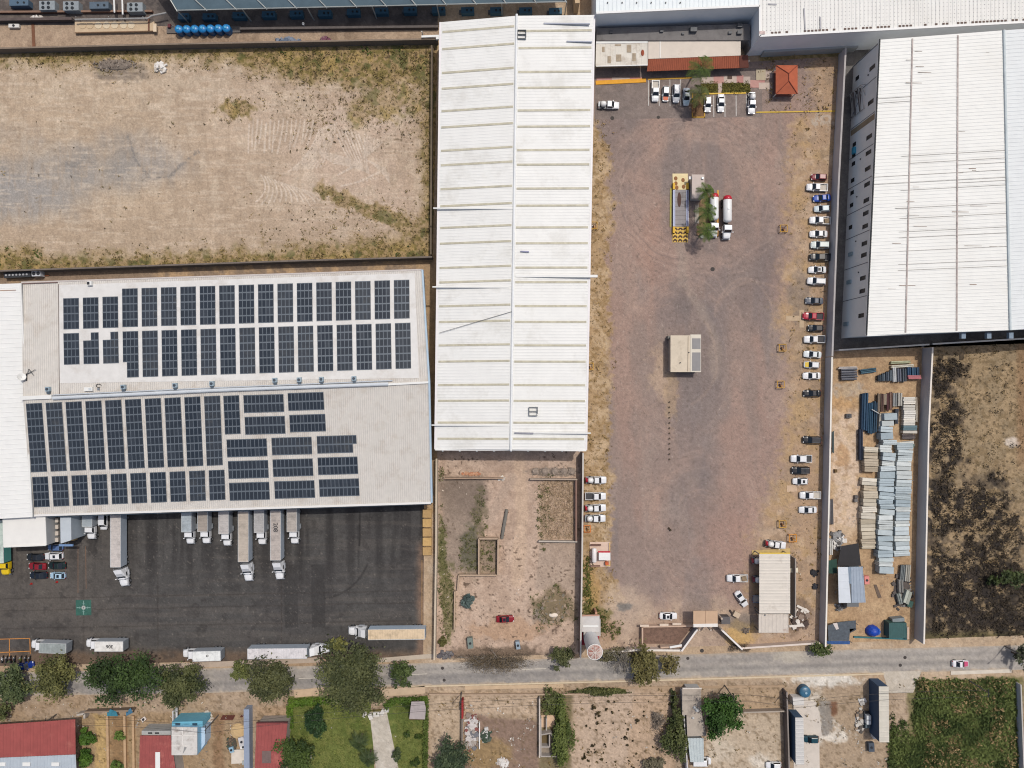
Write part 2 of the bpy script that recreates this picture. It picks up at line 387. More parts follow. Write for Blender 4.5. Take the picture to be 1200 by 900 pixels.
def f_gravel(U, V):
    n1 = fbm(U, V, 90, 4, 41); n2 = fbm(U, V, 18, 4, 42); n3 = fbm(U, V, 4, 3, 43)
    c = np.empty(U.shape + (3,)); c[:] = np.array([153, 132, 121]) / 255
    c = mix(c, (172, 139, 123), sstep(.42, .62, fbm(U * 1.6, V * .45, 60, 4, 44)) * .6)
    c = mix(c, (134, 122, 118), sstep(.5, .7, fbm(U * 2.2, V * .35, 60, 4, 45)) * .6)
    c = mix(c, (172, 152, 138), sstep(.5, .7, fbm(U * 1.3, V * .6, 24, 4, 72)) * .3)
    c = mix(c, (124, 114, 112), blob(U, V, 725, 160, 32, 90, 46, .5, .5, 30) * .55); c = mix(c, (120, 112, 112), blob(U, V, 820, 470, 30, 110, 47, .5, .5, 30) * .45)
    c = mix(c, (120, 108, 106), blob(U, V, 880, 300, 55, 60, 48, .6, .5, 30) * .4)
    c = mix(c, (172, 136, 120), blob(U, V, 860, 630, 42, 50, 49, .6, .5, 24) * .55); c = mix(c, (176, 134, 114), blob(U, V, 772, 290, 20, 50, 50, .6, .5, 20) * .4)
    # turning circles
    t = np.maximum(ring(U, V, 810, 215, 62, 58, .16, -180, 20), ring(U, V, 812, 222, 76, 66, .08, -170, -10) * .7)
    c = mix(c, (180, 150, 132), t * .3)
    for cx, cy, rx, ry, w in ((812, 225, 78, 74, .34), (816, 222, 100, 92, .2), (800, 420, 66, 92, .3), (826, 610, 62, 74, .3)):
        b = ring(U, V, cx, cy, rx, ry, w); c = mix(c, (178, 148, 131), b * (.16 + .3 * sstep(.4, .65, fbm(U, V, 16, 4, cx))))
        for k in range(-3, 4): c = mix(c, (186, 160, 144) if k % 2 else (128, 112, 106), ring(U, V, cx + k * .6, cy, rx + k * 4.2, ry + k * 3.6, .014) * .3 * sstep(.4, .6, fbm(U, V, 30, 3, 400 + k + cx)))
    for a in ((885, 365, 44, 34, .10, -180, 60), (872, 372, 34, 44, .06, -200, 40), (745, 338, 22, 20, .05, 20, 200), (822, 596, 26, 22, .06, -180, 30), (822, 598, 20, 18, .05, -190, 20), (760, 340, 36, 22, .05, 0, 140), (800, 420, 40, 55, .06, -60, 80)):
        c = mix(c, (184, 154, 134), ring(U, V, *a) * (.12 + .3 * n2))
    c = mix(c, (176, 158, 140), (1 - sstep(2, 9, linedist(U, V, [(797, 284), (800, 330), (815, 352), (838, 395), (838, 440)]) + (n2 - .5) * 16)) * .35)
    c = mix(c, (120, 110, 106), blob(U, V, 797, 350, 12, 22, 52, .8) * .4)
    c = mix(c, (196, 168, 140), blob(U, V, 775, 440, 14, 26, 53, .8) * .7); c = mix(c, (186, 156, 118), blob(U, V, 786, 462, 8, 30, 54, .8) * .5)
    # dry verge on the left
    lim = 714 + (n2 - .5) * 22 + (n3 - .5) * 14 - sstep(560, 640, V) * 4 - sstep(180, 130, V) * 20 + sstep(640, 700, V) * 12
    m = 1 - sstep(-5, 5, U - lim); m = m * sstep(126, 150, V)
    c = mix(c, (184, 152, 108), m * .85); c = mix(c, (202, 174, 138), m * sstep(.5, .64, n2) * .7); c = mix(c, (146, 116, 74), m * sstep(.5, .66, n3) * .6)
    # tan earth on the right, by the wall
    lim = 928 + (n1 - .5) * 30 + (n2 - .5) * 26 - sstep(520, 640, V) * 38 + sstep(330, 240, V) * 2 - sstep(280, 380, V) * 6 + sstep(160, 120, V) * 30
    m = sstep(-16, 12, U - lim + (n3 - .5) * 22)
    c = mix(c, (184, 152, 120), m * .95); c = mix(c, (188, 154, 108), m * sstep(.47, .62, fbm(U, V, 26, 3, 56)) * .7); c = mix(c, (160, 136, 112), m * sstep(.52, .66, n2) * .6)
    c = mix(c, (206, 178, 150), m * sstep(.56, .68, fbm(U, V, 12, 3, 57)) * .5)
    c = mix(c, (136, 122, 112), blob(U, V, 936, 345, 14, 26, 58, .8) * .6)
    # south end of the yard
    s = sstep(690, 735, V + (n2 - .5) * 40); c = mix(c, (186, 158, 134), s * .75); c = mix(c, (200, 174, 148), s * sstep(.5, .65, n2) * .6)
    c = mix(c, (196, 172, 148), blob(U, V, 728, 715, 22, 26, 59, .7) * .6); c = mix(c, (120, 118, 114), blob(U, V, 732, 711, 9, 5, 60, .6) * .8)
    c = mix(c, (112, 112, 56), blob(U, V, 692, 718, 8, 30, 61, .7) * .7); c = mix(c, (110, 104, 52), blob(U, V, 704, 722, 12, 9, 62, .8) * .7)
    c = mix(c, (192, 150, 90), blob(U, V, 694, 690, 9, 30, 63, .8) * .6); c = mix(c, (208, 168, 100), blob(U, V, 868, 742, 18, 14, 64, .6) * .8)
    c = mix(c, (110, 104, 100), blob(U, V, 866, 728, 14, 10, 66, .6) * .5); c = mix(c, (120, 98, 80), blob(U, V, 934, 722, 16, 20, 67, .8) * .6)
    c = mix(c, (150, 112, 84), blob(U, V, 705, 735, 20, 14, 68, .8) * .3)
    # grey stony earth near the top right
    c = mix(c, (198, 184, 168), blob(U, V, 962, 142, 14, 10, 69, .9) * sstep(.5, .6, n3) * .7)
    c = mix(c, (200, 188, 176), speck(U, V, .78, 70, 2.2) * .3); c = mix(c, (104, 92, 84), speck(U, V, .72, 71, 2.5) * .35)
    return c

def f_asph(U, V):
    n1 = fbm(U, V, 70, 4, 81); n2 = fbm(U, V, 12, 4, 82)
    c = np.empty(U.shape + (3,)); c[:] = np.array([82, 80, 78]) / 255
    c = mix(c, (102, 94, 86), sstep(200, 60, U) * .7); c = mix(c, (74, 71, 70), sstep(.46, .66, n1) * .6)
    st = sstep(.5, .7, fbm(U * 2.4, V * .12, 16, 3, 83)) * sstep(710, 620, V); c = mix(c, (54, 52, 52), st * .6)
    st = sstep(.52, .7, fbm(U * .1, V * 1.6, 9, 3, 84)); c = mix(c, (104, 97, 90), st * .35)
    for cx in (171, 216, 240, 264, 285, 304, 324, 344, 380, 405, 438):
        c = mix(c, (48, 46, 46), (1 - sstep(2, 7, np.abs(U - cx - V * .01) + (n2 - .5) * 4)) * sstep(720, 635, V) * .5)
    for x0 in (333, 365):
        c = mix(c, (66, 64, 63), (1 - sstep(0, 1, polydist(U, V, [(x0, 662), (x0 + 15, 662), (x0 + 16, 735), (x0 + 1, 735)]))) * .85)
    c = mix(c, (40, 38, 38), (1 - sstep(.5, 1.6, np.abs(np.hypot(U - 372, V - 640) - 62))) * ((V > 660) & (U > 380)) * .4)
    c = mix(c, (38, 36, 36), (1 - sstep(.4, 1.4, np.abs(U - 421 + (n2 - .5) * 3))) * ((V > 600) & (V < 640)) * .7)
    for yy in (702, 716, 737): c = mix(c, (66, 60, 56), (1 - sstep(0, 1.3, np.abs(V - yy + .02 * U + (n2 - .5) * 2))) * .5)
    for xx in (98, 185, 330): c = mix(c, (64, 58, 54), (1 - sstep(0, 1.2, np.abs(U - xx))) * sstep(640, 690, V) * .5)
    c = mix(c, (124, 98, 76), sstep(757, 770, V + (n2 - .5) * 8) * .7)
    c = mix(c, (142, 112, 92), sstep(484, 494, U + (n2 - .5) * 6) * sstep(625, 650, V) * .8)
    c = mix(c, (46, 44, 44), blob(U, V, 108, 640, 6, 10, 86, .9) * .5); c = mix(c, (60, 57, 56), sstep(.55, .8, fbm(U, V, 8, 3, 87)) * .4)
    c = mix(c, (150, 140, 128), speck(U, V, .78, 88, 2.2) * .4)
    return c

def f_lotE(U, V):
    n1 = fbm(U, V, 50, 4, 91); n2 = fbm(U, V, 10, 4, 92); n3 = fbm(U, V, 4, 3, 93)
    c = np.empty(U.shape + (3,)); c[:] = np.array([194, 166, 144]) / 255
    c = mix(c, (206, 178, 154), sstep(.48, .64, n1) * .6); c = mix(c, (172, 144, 122), sstep(.5, .65, n2) * .5)
    c = mix(c, (206, 176, 148), (1 - sstep(5, 10, linedist(U, V, [(608, 535), (612, 600), (606, 680)]) + (n2 - .5) * 6)) * .7)
    c = mix(c, (150, 132, 116), (1 - sstep(-4, 6, polydist(U, V, [(516, 561), (566, 561), (562, 630), (560, 672), (516, 672)]) + (n2 - .5) * 16)) * .85)
    c = mix(c, (120, 104, 92), blob(U, V, 545, 580, 26, 22, 94, .8) * .5); c = mix(c, (100, 98, 78), blob(U, V, 550, 645, 12, 26, 95, .7) * .8)
    c = mix(c, (104, 96, 72), blob(U, V, 562, 598, 8, 26, 96, .9) * .6); c = mix(c, (182, 158, 138), (1 - sstep(3, 8, linedist(U, V, [(600, 560), (570, 612)]) + (n2 - .5) * 6)) * .6)
    c = mix(c, (96, 100, 50), blob(U, V, 518, 655, 5, 40, 97, .9) * .7); c = mix(c, (98, 98, 54), blob(U, V, 525, 705, 8, 40, 98, .9) * .6)
    c = mix(c, (140, 122, 100), (1 - sstep(0, 1, polydist(U, V, [(560, 632), (583, 632), (582, 671), (560, 671)]))) * .7)
    c = mix(c, (194, 166, 140), (1 - sstep(0, 1, polydist(U, V, [(632, 562), (672, 562), (672, 632), (630, 632)]))) * .9)
    c = mix(c, (170, 150, 132), (1 - sstep(0, 3, polydist(U, V, [(634, 636), (674, 636), (674, 690), (628, 690)]))) * .55)
    c = mix(c, (124, 108, 80), blob(U, V, 650, 712, 22, 24, 99, .8) * .75); c = mix(c, (150, 138, 126), blob(U, V, 634, 722, 8, 14, 100, .8) * .7)
    c = mix(c, (186, 146, 112), blob(U, V, 600, 738, 45, 12, 101, .7) * .6); c = mix(c, (94, 78, 62), blob(U, V, 590, 768, 60, 10, 102, .7) * .6)
    c = mix(c, (96, 78, 64), speck(U, V, .70, 103, 2.6) * sstep(.45, .6, n1) * .8)
    c = mix(c, (100, 96, 90), blob(U, V, 649, 553, 26, 5, 104, .6) * .6)
    return c

def f_store(U, V):
    n2 = fbm(U, V, 10, 4, 112); n3 = fbm(U, V, 4, 3, 113)
    c = np.empty(U.shape + (3,)); c[:] = np.array([186, 152, 114]) / 255
    c = mix(c, (218, 192, 166), (1 - sstep(-4, 5, polydist(U, V, [(978, 480), (1007, 480), (1008, 632), (994, 640), (974, 625)]) + (n2 - .5) * 16)) * .85)
    c = mix(c, (200, 156, 104), blob(U, V, 990, 465, 16, 20, 114, .7) * .7); c = mix(c, (190, 146, 100), blob(U, V, 987, 533, 8, 14, 115, .7) * .7)
    c = mix(c, (170, 164, 158), blob(U, V, 996, 458, 18, 10, 116, .9) * .6); c = mix(c, (204, 172, 130), sstep(.5, .66, n2) * .5)
    c = mix(c, (150, 118, 86), sstep(.55, .7, n3) * .4)
    return c

def f_dry(U, V):
    n1 = fbm(U, V, 50, 4, 121); n2 = fbm(U, V, 16, 5, 122); n3 = fbm(U, V, 4, 3, 123)
    c = np.empty(U.shape + (3,)); c[:] = np.array([158, 136, 104]) / 255
    c = mix(c, (176, 148, 110), sstep(.45, .62, n2) * .6); c = mix(c, (128, 106, 74), sstep(.52, .64, n3) * .6)
    burn = np.zeros(U.shape)
    for a in ((1108, 520, 20, 60), (1104, 600, 24, 46), (1115, 690, 48, 50), (1150, 700, 55, 46), (1150, 590, 34, 34), (1108, 440, 16, 20), (1170, 640, 34, 40), (1180, 720, 40, 40)):
        burn = np.maximum(burn, blob(U, V, *a, seed=124 + a[0], rough=1.0, soft=.5, sc=18))
    burn = burn * sstep(.40, .56, fbm(U, V, 9, 4, 126) + sstep(640, 720, V) * .12)
    c = mix(c, (50, 45, 42), burn * .97); c = mix(c, (80, 70, 62), burn * sstep(.55, .7, n3) * .6)
    c = mix(c, (92, 78, 58), speck(U, V, .68, 127, 2.6) * .7)
    c = mix(c, (206, 190, 172), blob(U, V, 1186, 518, 9, 6, 128, .6))
    c = mix(c, (104, 96, 54), sstep(736, 746, V + (n2 - .5) * 10) * .6)
    c = mix(c, (150, 110, 76), sstep(1188, 1196, U) * sstep(560, 530, V) * .5)
    return c

def f_conc(base, dark, light, seed, thr=.5):
    def f(U, V):
        n1 = fbm(U, V, 40, 4, seed); n2 = fbm(U, V, 7, 4, seed + 1)
        c = np.empty(U.shape + (3,)); c[:] = np.array(base) / 255
        c = mix(c, dark, sstep(thr, thr + .18, n1) * .7); c = mix(c, light, sstep(.52, .68, n2) * .5)
        return c
    return f
def road_y(u):                                   # upper edge, lower edge of the carriageway
    xs = [-400, 250, 500, 700, 1000, 1200, 1700]
    return np.interp(u, xs, [797, 783, 777, 770, 761, 756, 742]), np.interp(u, xs, [822, 812, 803, 798, 789, 785, 772])
def f_road(U, V):
    y0, y1 = road_y(U); t = (V - y0) / (y1 - y0)
    n1 = fbm(U * .3, V * 1.5, 22, 4, 141); n2 = fbm(U, V, 7, 4, 142)
    c = np.empty(U.shape + (3,)); c[:] = np.array([172, 164, 154]) / 255
    c = mix(c, (150, 144, 138), sstep(.42, .55, t + (n2 - .5) * .12) * sstep(900, 560, U) * .9)
    c = mix(c, (158, 150, 142), sstep(.45, .62, n1) * .7); c = mix(c, (190, 180, 166), sstep(.52, .66, n2) * .4)
    c = mix(c, (128, 124, 120), (1 - sstep(.0, .16, np.abs(t - .64 + (n2 - .5) * .1))) * .5); c = mix(c, (140, 135, 130), (1 - sstep(.0, .14, np.abs(t - .3 + (n2 - .5) * .1))) * .35)
    c = mix(c, (196, 174, 148), sstep(.9, 1.0, t + (n2 - .5) * .2) * .7); c = mix(c, (188, 168, 144), sstep(.1, 0.0, t + (n2 - .5) * .2) * .6)
    c = mix(c, (206, 194, 172), blob(U, V, 930, 770, 20, 6, 143, .9) * .5)
    for x in range(-60, 1300, 21): c = mix(c, (132, 124, 116), (1 - sstep(.2, .8, np.abs(U - x - (n2 - .5) * 2))) * .08)
    c = mix(c, (126, 120, 112), speck(U, V, .76, 145, 3) * .25)
    return c

# one sheet of earth out to the horizon: fine inside the surveyed area, coarse beyond
def axis(lo, hi, step):
    far = [150, 350, 800, 2000, 5000, 12000, 26000]
    return np.array([lo - f for f in far[::-1]] + list(np.arange(lo, hi, step)) + [hi + f for f in far])
UU, VV = np.meshgrid(axis(-110, 1311, 1.9), axis(-100, 1001, 1.9))
M_BASE = M_SOIL
g = grid_sheet('ground', UU, VV, f_base, 0, M_SOIL)
tag(g, 'bare tan earth of the whole district with lots and verges', 'ground')
def region(name, label, cat, corners, fn, z, m, step=1.1):
    return tag(sheet(name, corners, fn, z, m, step), label, cat)
E = .008
region('dirt_lot', 'wide empty lot of tan earth with wheel tracks, north of the solar hall', 'dirt lot', [(-70, 64), (513, 52), (507, 303), (-70, 323)], f_dirt, E, M_SOIL)
region('gravel_yard', 'large mauve grey gravel yard between the white hall and the long wall', 'gravel yard', [(692, 84), (984, 66), (961, 753), (681, 762)], f_gravel, E, M_GRAVEL)
region('asphalt_yard', 'dark asphalt loading yard south of the solar hall', 'asphalt yard', [(-70, 588), (497, 588), (496, 770), (-70, 782)], f_asph, E, M_ASPH)
region('earth_lot', 'pinkish tan building lot with low walls and a red car', 'earth lot', [(512, 522), (681, 522), (679, 766), (511, 772)], f_lotE, E, M_SOIL)
region('storage_yard', 'sandy storage yard filled with stacked slabs and profiles', 'storage yard', [(978, 412), (1080, 405), (1073, 750), (962, 754)], f_store, E, M_SOIL)
region('burnt_lot', 'dry grass lot with burnt black patches east of the storage yard', 'dry lot', [(1083, 404), (1270, 394), (1270, 742), (1075, 749)], f_dry, E, M_SOIL)
u = np.arange(-400, 1701, 1.5); y0, y1 = road_y(u); t = np.linspace(0, 1, 22)[:, None]
g = grid_sheet('road', np.repeat(u[None], 22, 0), y0[None] * (1 - t) + y1[None] * t, f_road, 2 * E, M_ROAD)
tag(g, 'pale concrete road with a grey lane running along the south', 'road')
region('side_road', 'short pale side road branching south beside the green field', 'side road', [(1034, 787), (1080, 786), (1070, 812), (1042, 812)], f_conc((196, 184, 166), (174, 160, 142), (208, 198, 182), 151), 3 * E, M_ROAD)
region('concrete_floor', 'dark stained concrete floor of the plant in the north', 'plant floor', [(-70, -60), (513, -60), (513, 38), (-70, 30)], f_conc((104, 94, 88), (78, 72, 70), (128, 116, 106), 155), E, M_ASPH)
region('service_strip', 'tan service strip between the plant and its boundary wall', 'service strip', [(-70, 28), (516, 34), (513, 52), (-70, 63)], f_conc((176, 150, 124), (146, 122, 100), (192, 166, 138), 158), 2 * E, M_SOIL)
region('parking_bays', 'worn grey parking bays in front of the offices', 'parking', [(697, 80), (893, 80), (893, 137), (697, 140)], f_conc((138, 123, 115), (126, 114, 108), (152, 135, 126), 161), 2 * E, M_GRAVEL)
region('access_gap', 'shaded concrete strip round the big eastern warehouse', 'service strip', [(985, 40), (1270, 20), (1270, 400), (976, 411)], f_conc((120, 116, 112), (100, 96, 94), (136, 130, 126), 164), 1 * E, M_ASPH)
# ============================================================= BUILDINGS, WALLS
def quadP(c, s, t):
    """bilinear point in a list of four 3-D corners NW NE SE SW; s west-east, t north-south"""
    a, b, d, e = [Vector(p) for p in c]
    return (a * (1 - s) + b * s) * (1 - t) + (e * (1 - s) + d * s) * t
def corrugated(mb, c, along, period=.7, rw=.22, rh=.07, mi=0, thick=.12, strips=None, mi2=1):
    """roof sheet with trapezoid ribs. along='x': ribs run west-east; 'y': ribs run north-south"""
    L = (Vector(c[3]) - Vector(c[0])).length if along == 'x' else (Vector(c[1]) - Vector(c[0])).length
    n = max(2, int(L / period)); prof = []
    for i in range(n):
        for d, z in ((0, 0), (1 - rw / period * 1.5, 0), (1 - rw / period, rh), (1 - rw / period * .4, rh)): prof.append(((i + d) / n, z))
    prof.append((1, 0))
    vs = []
    for t, z in prof:
        for e in (0, 1):
            p = quadP(c, e, t) if along == 'x' else quadP(c, t, e)
            vs.append((p.x, p.y, p.z + z))
    fs = [(2 * i, 2 * i + 2, 2 * i + 3, 2 * i + 1) if along == 'x' else (2 * i, 2 * i + 1, 2 * i + 3, 2 * i + 2) for i in range(len(prof) - 1)]
    mb.add(vs, fs, mi)
    q = [Vector(p) - Vector((0, 0, thick)) for p in c]; c0 = [Vector(p) - Vector((0, 0, .004)) for p in c]
    for i in range(4):
        j = (i + 1) % 4; mb.quad(q[i], q[j], c0[j], c0[i], mi)
    mb.quad(q[0], q[1], q[2], q[3], mi)
def foot(c): return [(p[0], p[1]) for p in c]
W_STEEL = mat((232, 234, 234), .45, 0, .05, .15, spec=.4)
W_WHITE = mat((238, 238, 234), .6, 0, .06, .3)
W_GREY = mat((184, 186, 186), .8, 0, .08, .3)
W_BLUEGREY = mat((178, 186, 190), .7, 0, .06, .2)
GUT = mat((214, 220, 222), .5, .2, .08, .4)
DARK = mat((40, 42, 46), .5, 0, .1, 1)
STEEL = mat((150, 155, 160), .45, .6, .1, 1)
RUST = mat((122, 84, 66), .9, 0, .2, 1)

# ---------------------------------------------------------------- white hall (middle)
def white_hall():
    h, hr = 9.0, 9.9
    NW, NE, SE, SW = G3(516, 26, h), G3(696.5, 17.5, h), G3(687, 527.5, h), G3(510, 526.5, h)
    RN, RS = G3(605.5, 18.5, hr), G3(598.5, 527, hr)
    b = thing('warehouse', 'long white ribbed metal roof warehouse in the middle with beige skylight strips', 'warehouse', ((NW[0] + SE[0]) / 2, (NW[1] + SE[1]) / 2, 0))
    ins = .35
    cx, cy = (NW[0] + SE[0]) / 2, (NW[1] + SE[1]) / 2
    base = [(x + (ins if x < cx else -ins), y + (ins if y < cy else -ins)) for x, y in foot([SW, SE, NE, NW])]
    MB().prism(base, 0, h - .25).build('wall', mat((206, 208, 208), .7, 0, .08, .3), b)
    # gable pieces
    for A, R, Bp in ((SW, RS, SE), (NW, RN, NE)):
        g = MB(); s = 1 if A is SW else -1
        vs = [(A[0], A[1] + s * ins, h - .3), (Bp[0], Bp[1] + s * ins, h - .3), (R[0], R[1] + s * ins, hr - .25)]
        vs += [(x, y + s * .12, z) for x, y, z in vs]
        g.add(vs, [(0, 1, 2), (5, 4, 3), (0, 3, 4, 1), (1, 4, 5, 2), (2, 5, 3, 0)]); g.build('gable', mat((206, 208, 208), .7, 0, .08, .3), b)
    wroof = mat((236, 236, 232), .55, 0, .05, .25, dirt=((204, 202, 194), .12, .52, .5))
    for c in ((NW, RN, RS, SW), (RN, NE, SE, RS)):
        r = MB(); corrugated(r, c, 'x', .72, .2, .028); rf = r.build('roof', wroof, b)
        ys = [37, 57, 85, 103.5, 130, 149, 176.5, 193.5, 221.5, 241.5, 267, 285.5, 314, 331, 359, 377.5, 405, 424, 451.5, 470, 495.5, 514.5]
        y0, y1 = (25, 527) if c[0] is NW else (19, 527.3)
        for yy in ys:
            t = (yy - y0) / (y1 - y0); w = .0024
            q = [quadP(c, .03, t - w), quadP(c, .97, t - w), quadP(c, .97, t + w), quadP(c, .03, t + w)]
            m = MB()
            m.add([(p.x, p.y, p.z + .02) for p in q] + [(p.x, p.y, p.z + .105) for p in q], [(3, 2, 1, 0), (4, 7, 6, 5)] + [(i, i + 4, (i + 1) % 4 + 4, (i + 1) % 4) for i in range(4)])
            m.build('skylight_strip', mat((196, 190, 168), .6, 0, .22, .8), rf)
    t = MB(); t.tube([Vector(RN) + Vector((0, .3, .12)), Vector(RS) + Vector((0, -.2, .12))], .30, 8); t.build('ridge_cap', mat((240, 242, 242), .5, 0, .04, .5), b)
    for A, B_ in ((NW, SW), (NE, SE)):
        t = MB(); t.bar(A, B_, .45, h - .28, h + .05); t.build('gutter', mat((236, 232, 232), .5, 0, .05, .5), b)
    t = MB(); t.bar((SW[0], SW[1] - .1), (SE[0], SE[1] - .1), .3, h - .2, h + .16); t.build('verge_trim', W_WHITE, b)
    # tie rods of the south gable wall: row of short roof brackets
    t = MB()
    for i in range(9):
        f = .05 + i * .113; x = lerp(SW[0], SE[0], f); t = MB(); t.box(x - .15, x + .15, SW[1] - .55, SW[1] - .2, h - .3, h + .05); t.build('bracket', GUT, b)
    # rainwater pipes and ducts lying over the roof
    def pipe(name, x0, x1, y, w=.28, m=W_WHITE, hh=.45):
        k = h + .45; a = G3(x0, y, k); c = G3(x1, y + .4, k); z = hr - abs((x0 + x1) / 2 - 602) / 90 * .8
        MB().bar(a, c, w, z + .1, z + .1 + hh).build(name, m, b)
    pipe('roof_pipe', 508, 601, 244.5); pipe('roof_pipe', 507, 597, 336.5); pipe('roof_pipe', 506, 599, 498)
    pipe('roof_pipe', 604, 700, 323.5, .6); pipe('roof_pipe', 603, 692, 507, .3)
    pipe('roof_rail', 637, 691, 28, .35, mat((140, 146, 160), .5, .2), .3); pipe('roof_rail', 664, 694, 48.5, .25, mat((150, 156, 170), .5, .2), .3)
    pipe('roof_rail', 610, 620, 295, .2, mat((160, 160, 190), .5)); pipe('roof_rail', 603, 625, 507, .3, mat((150, 150, 160), .5))
    t = MB(); t.tube([G3(515, 390, 9.6), G3(600, 365, 10.2)], .06, 5); t.build('cable', mat((120, 120, 116), .7), b)
    for x, y in ((611.5, 41), (625, 482)):
        t = MB(); X, Y = G(x, y, hr)
        for dx, dy, lx, ly in ((-1, 0, .12, 2.0), (1, .2, .12, 1.6), (0, 1, 2.0, .12), (0, -1, 2.0, .12), (0, 0, 2.0, .12)): t.obox(X + dx, Y + dy, lx, ly, hr, hr + .5)
        t.build('hatch_frame', mat((120, 124, 124), .6), b)
    for x, y in ((694, 265), (692, 300), (691.5, 345), (690, 412)):
        t = MB(); X, Y = G(x, y, 8); t.tube([(X, Y, 8.5), (X, Y, .2)], .09, 6); t.build('downpipe', W_WHITE, b)
white_hall()

# ---------------------------------------------------------------- solar hall (west)
SH_E, SH_R = 8.4, 10.3
def sh_h(px, py):
    r = 468 - 20.5 * (px - 27) / 475; n = 331 - 15 * (px - 25) / 469; s = 604 - 15 * (px - 38) / 467
    return lerp(SH_R, SH_E, min(1, max(0, (r - py) / (r - n)))) if py < r else lerp(SH_R, SH_E, min(1, (py - r) / (s - r)))
def RG(px, py, dz=0):
    h = sh_h(px, py) + dz; return G3(px, py, h)
def solar_hall():
    NW, NE, SE, SW = RG(25, 331), RG(494, 316), RG(505, 589), RG(38, 604)
    RW, RE = RG(27, 468), RG(502, 447.5)
    b = thing('warehouse', 'warm grey warehouse roof covered with dark solar arrays in the west', 'warehouse', ((NW[0] + SE[0]) / 2, (NW[1] + SE[1]) / 2, 0))
    i = .3
    MB().prism([(SW[0] + i, SW[1] + .6), (SE[0] - i, SE[1] + .6), (NE[0] - i, NE[1] - i), (NW[0] + i, NW[1] - i)], 0, SH_E - .25).build('wall', mat((150, 160, 168), .7, 0, .08, .3), b)
    for A, R, B_, s in ((NE, RE, SE, -1), (NW, RW, SW, 1)):
        g = MB(); vs = [(A[0] + s * i, A[1], A[2] - .2), (R[0] + s * i, R[1], R[2] - .2), (B_[0] + s * i, B_[1] , B_[2] - .2)]; vs += [(x + s * .1, y, z) for x, y, z in vs]
        g.add(vs, [(0, 1, 2), (5, 4, 3), (0, 3, 4, 1), (1, 4, 5, 2), (2, 5, 3, 0)]); g.build('gable', mat((150, 160, 168), .7, 0, .08, .3), b)
    mr = mat((212, 207, 199), .6, 0, .07, .8, dirt=((182, 170, 156), .25, .5, .5))
    for c in ((NW, NE, RE, RW), (RW, RE, SE, SW)):
        r = MB(); corrugated(r, c, 'y', .5, .2, .05); r.build('roof', mr, b)
    mb_ = mat((234, 232, 228), .5, 0, .05, .5); mbl = mat((176, 198, 214), .5, 0, .08, .4); mshade = mat((70, 84, 98), .6, 0, .1, .5)
    t = MB(); t.bar(SW, SE, .5, SH_E - .3, SH_E + .25); t.build('eave_gutter', mb_, b)
    t = MB(); t.bar((SW[0] + 3, SW[1] - .1), (SE[0], SE[1] - .1), .9, SH_E - 1.6, SH_E - .5); t.build('fascia', mshade, b)  # navy strip paints in the shadow band below the south eave
    for A, R in ((NE, RE), (SE, RE)):
        vs = []
        t = MB(); p = Vector(A); q = Vector(R); n = Vector((.42, 0, 0))
        for P_ in (p, q):
            vs += [P_ + Vector((0, 0, -.6)), P_ + n + Vector((0, 0, -.6)), P_ + n + Vector((0, 0, .22)), P_ + Vector((0, 0, .22))]
        t.add(vs, [(0, 1, 2, 3), (7, 6, 5, 4), (0, 4, 5, 1), (1, 5, 6, 2), (2, 6, 7, 3), (3, 7, 4, 0)]); t.build('edge_trim', mbl, b)
    t = MB(); t.bar(NW, NE, .35, SH_E - .3, SH_E + .12); t.build('eave_gutter', mat((205, 196, 190), .6, 0, .15, .5), b)
    # pale walkway sheets between the arrays
    mw = mat((226, 224, 220), .6, 0, .07, .6, dirt=((196, 188, 178), .18, .52, .5))
    for q in (((69, 334), (486, 320), (491, 443), (70, 449)),):
        m = MB(); cs = [RG(x, y, .075) for x, y in q]; m.quad(*cs[::-1]); m.build('walkway', mw, b)
    for q in (((27, 470), (121, 466), (123, 474), (28, 478)),): pass
    # ridge duct
    t = MB(); t.tube([RG(62, 466.5, .5), RG(250, 457.5, .5), RG(455, 450, .5)], .42, 10); t.build('ridge_duct', mat((226, 232, 236), .4, .2, .05, .5), b)
    t = MB(); t.tube([RG(62, 463, .35), RG(250, 454.5, .35), RG(460, 446, .35)], .16, 8); t.build('ridge_pipe', mat((206, 212, 218), .4, .2, .05, .5), b)
    t = MB(); t.bar(RG(25, 466.5), RG(62, 465), .9, SH_R + .05, SH_R + .5); t.bar(RG(445, 451), RG(502, 448), .5, SH_R + .05, SH_R + .4); t.build('ridge_cap', W_WHITE, b)
    t = MB(); t.tube([RG(68.5, 333, .12), RG(69.5, 463, .12)], .07, 6); t.build('lightning_cable', mat((120, 110, 106), .7), b)
    t = MB(); t.bar(RG(27, 332.5), RG(68, 331), .2, SH_E + .05, SH_E + .35); t.build('roof_rail', mat((120, 96, 90), .7), b)
    return b
SHALL = solar_hall()
def roof_unit(px, py, lbl, kind=0):
    X, Y, Z = RG(px, py)
    t = thing('roof_ventilator', lbl, 'roof unit', (X, Y, Z), 'rooftop units on the solar hall')
    MB().obox(X, Y, 1.0, 1.1, Z + .04, Z + .9, .05).build('housing', mat((158, 178, 190), .5, .1), t)
    MB().obox(X + .05, Y - .8, .7, .6, Z + .1, Z + .65, .05).build('duct', mat((86, 100, 112), .5, .2), t)
    MB().tube([(X, Y, Z + .9), (X, Y, Z + 1.1)], .32, 10).build('fan_cowl', mat((70, 80, 90), .5, .2), t)
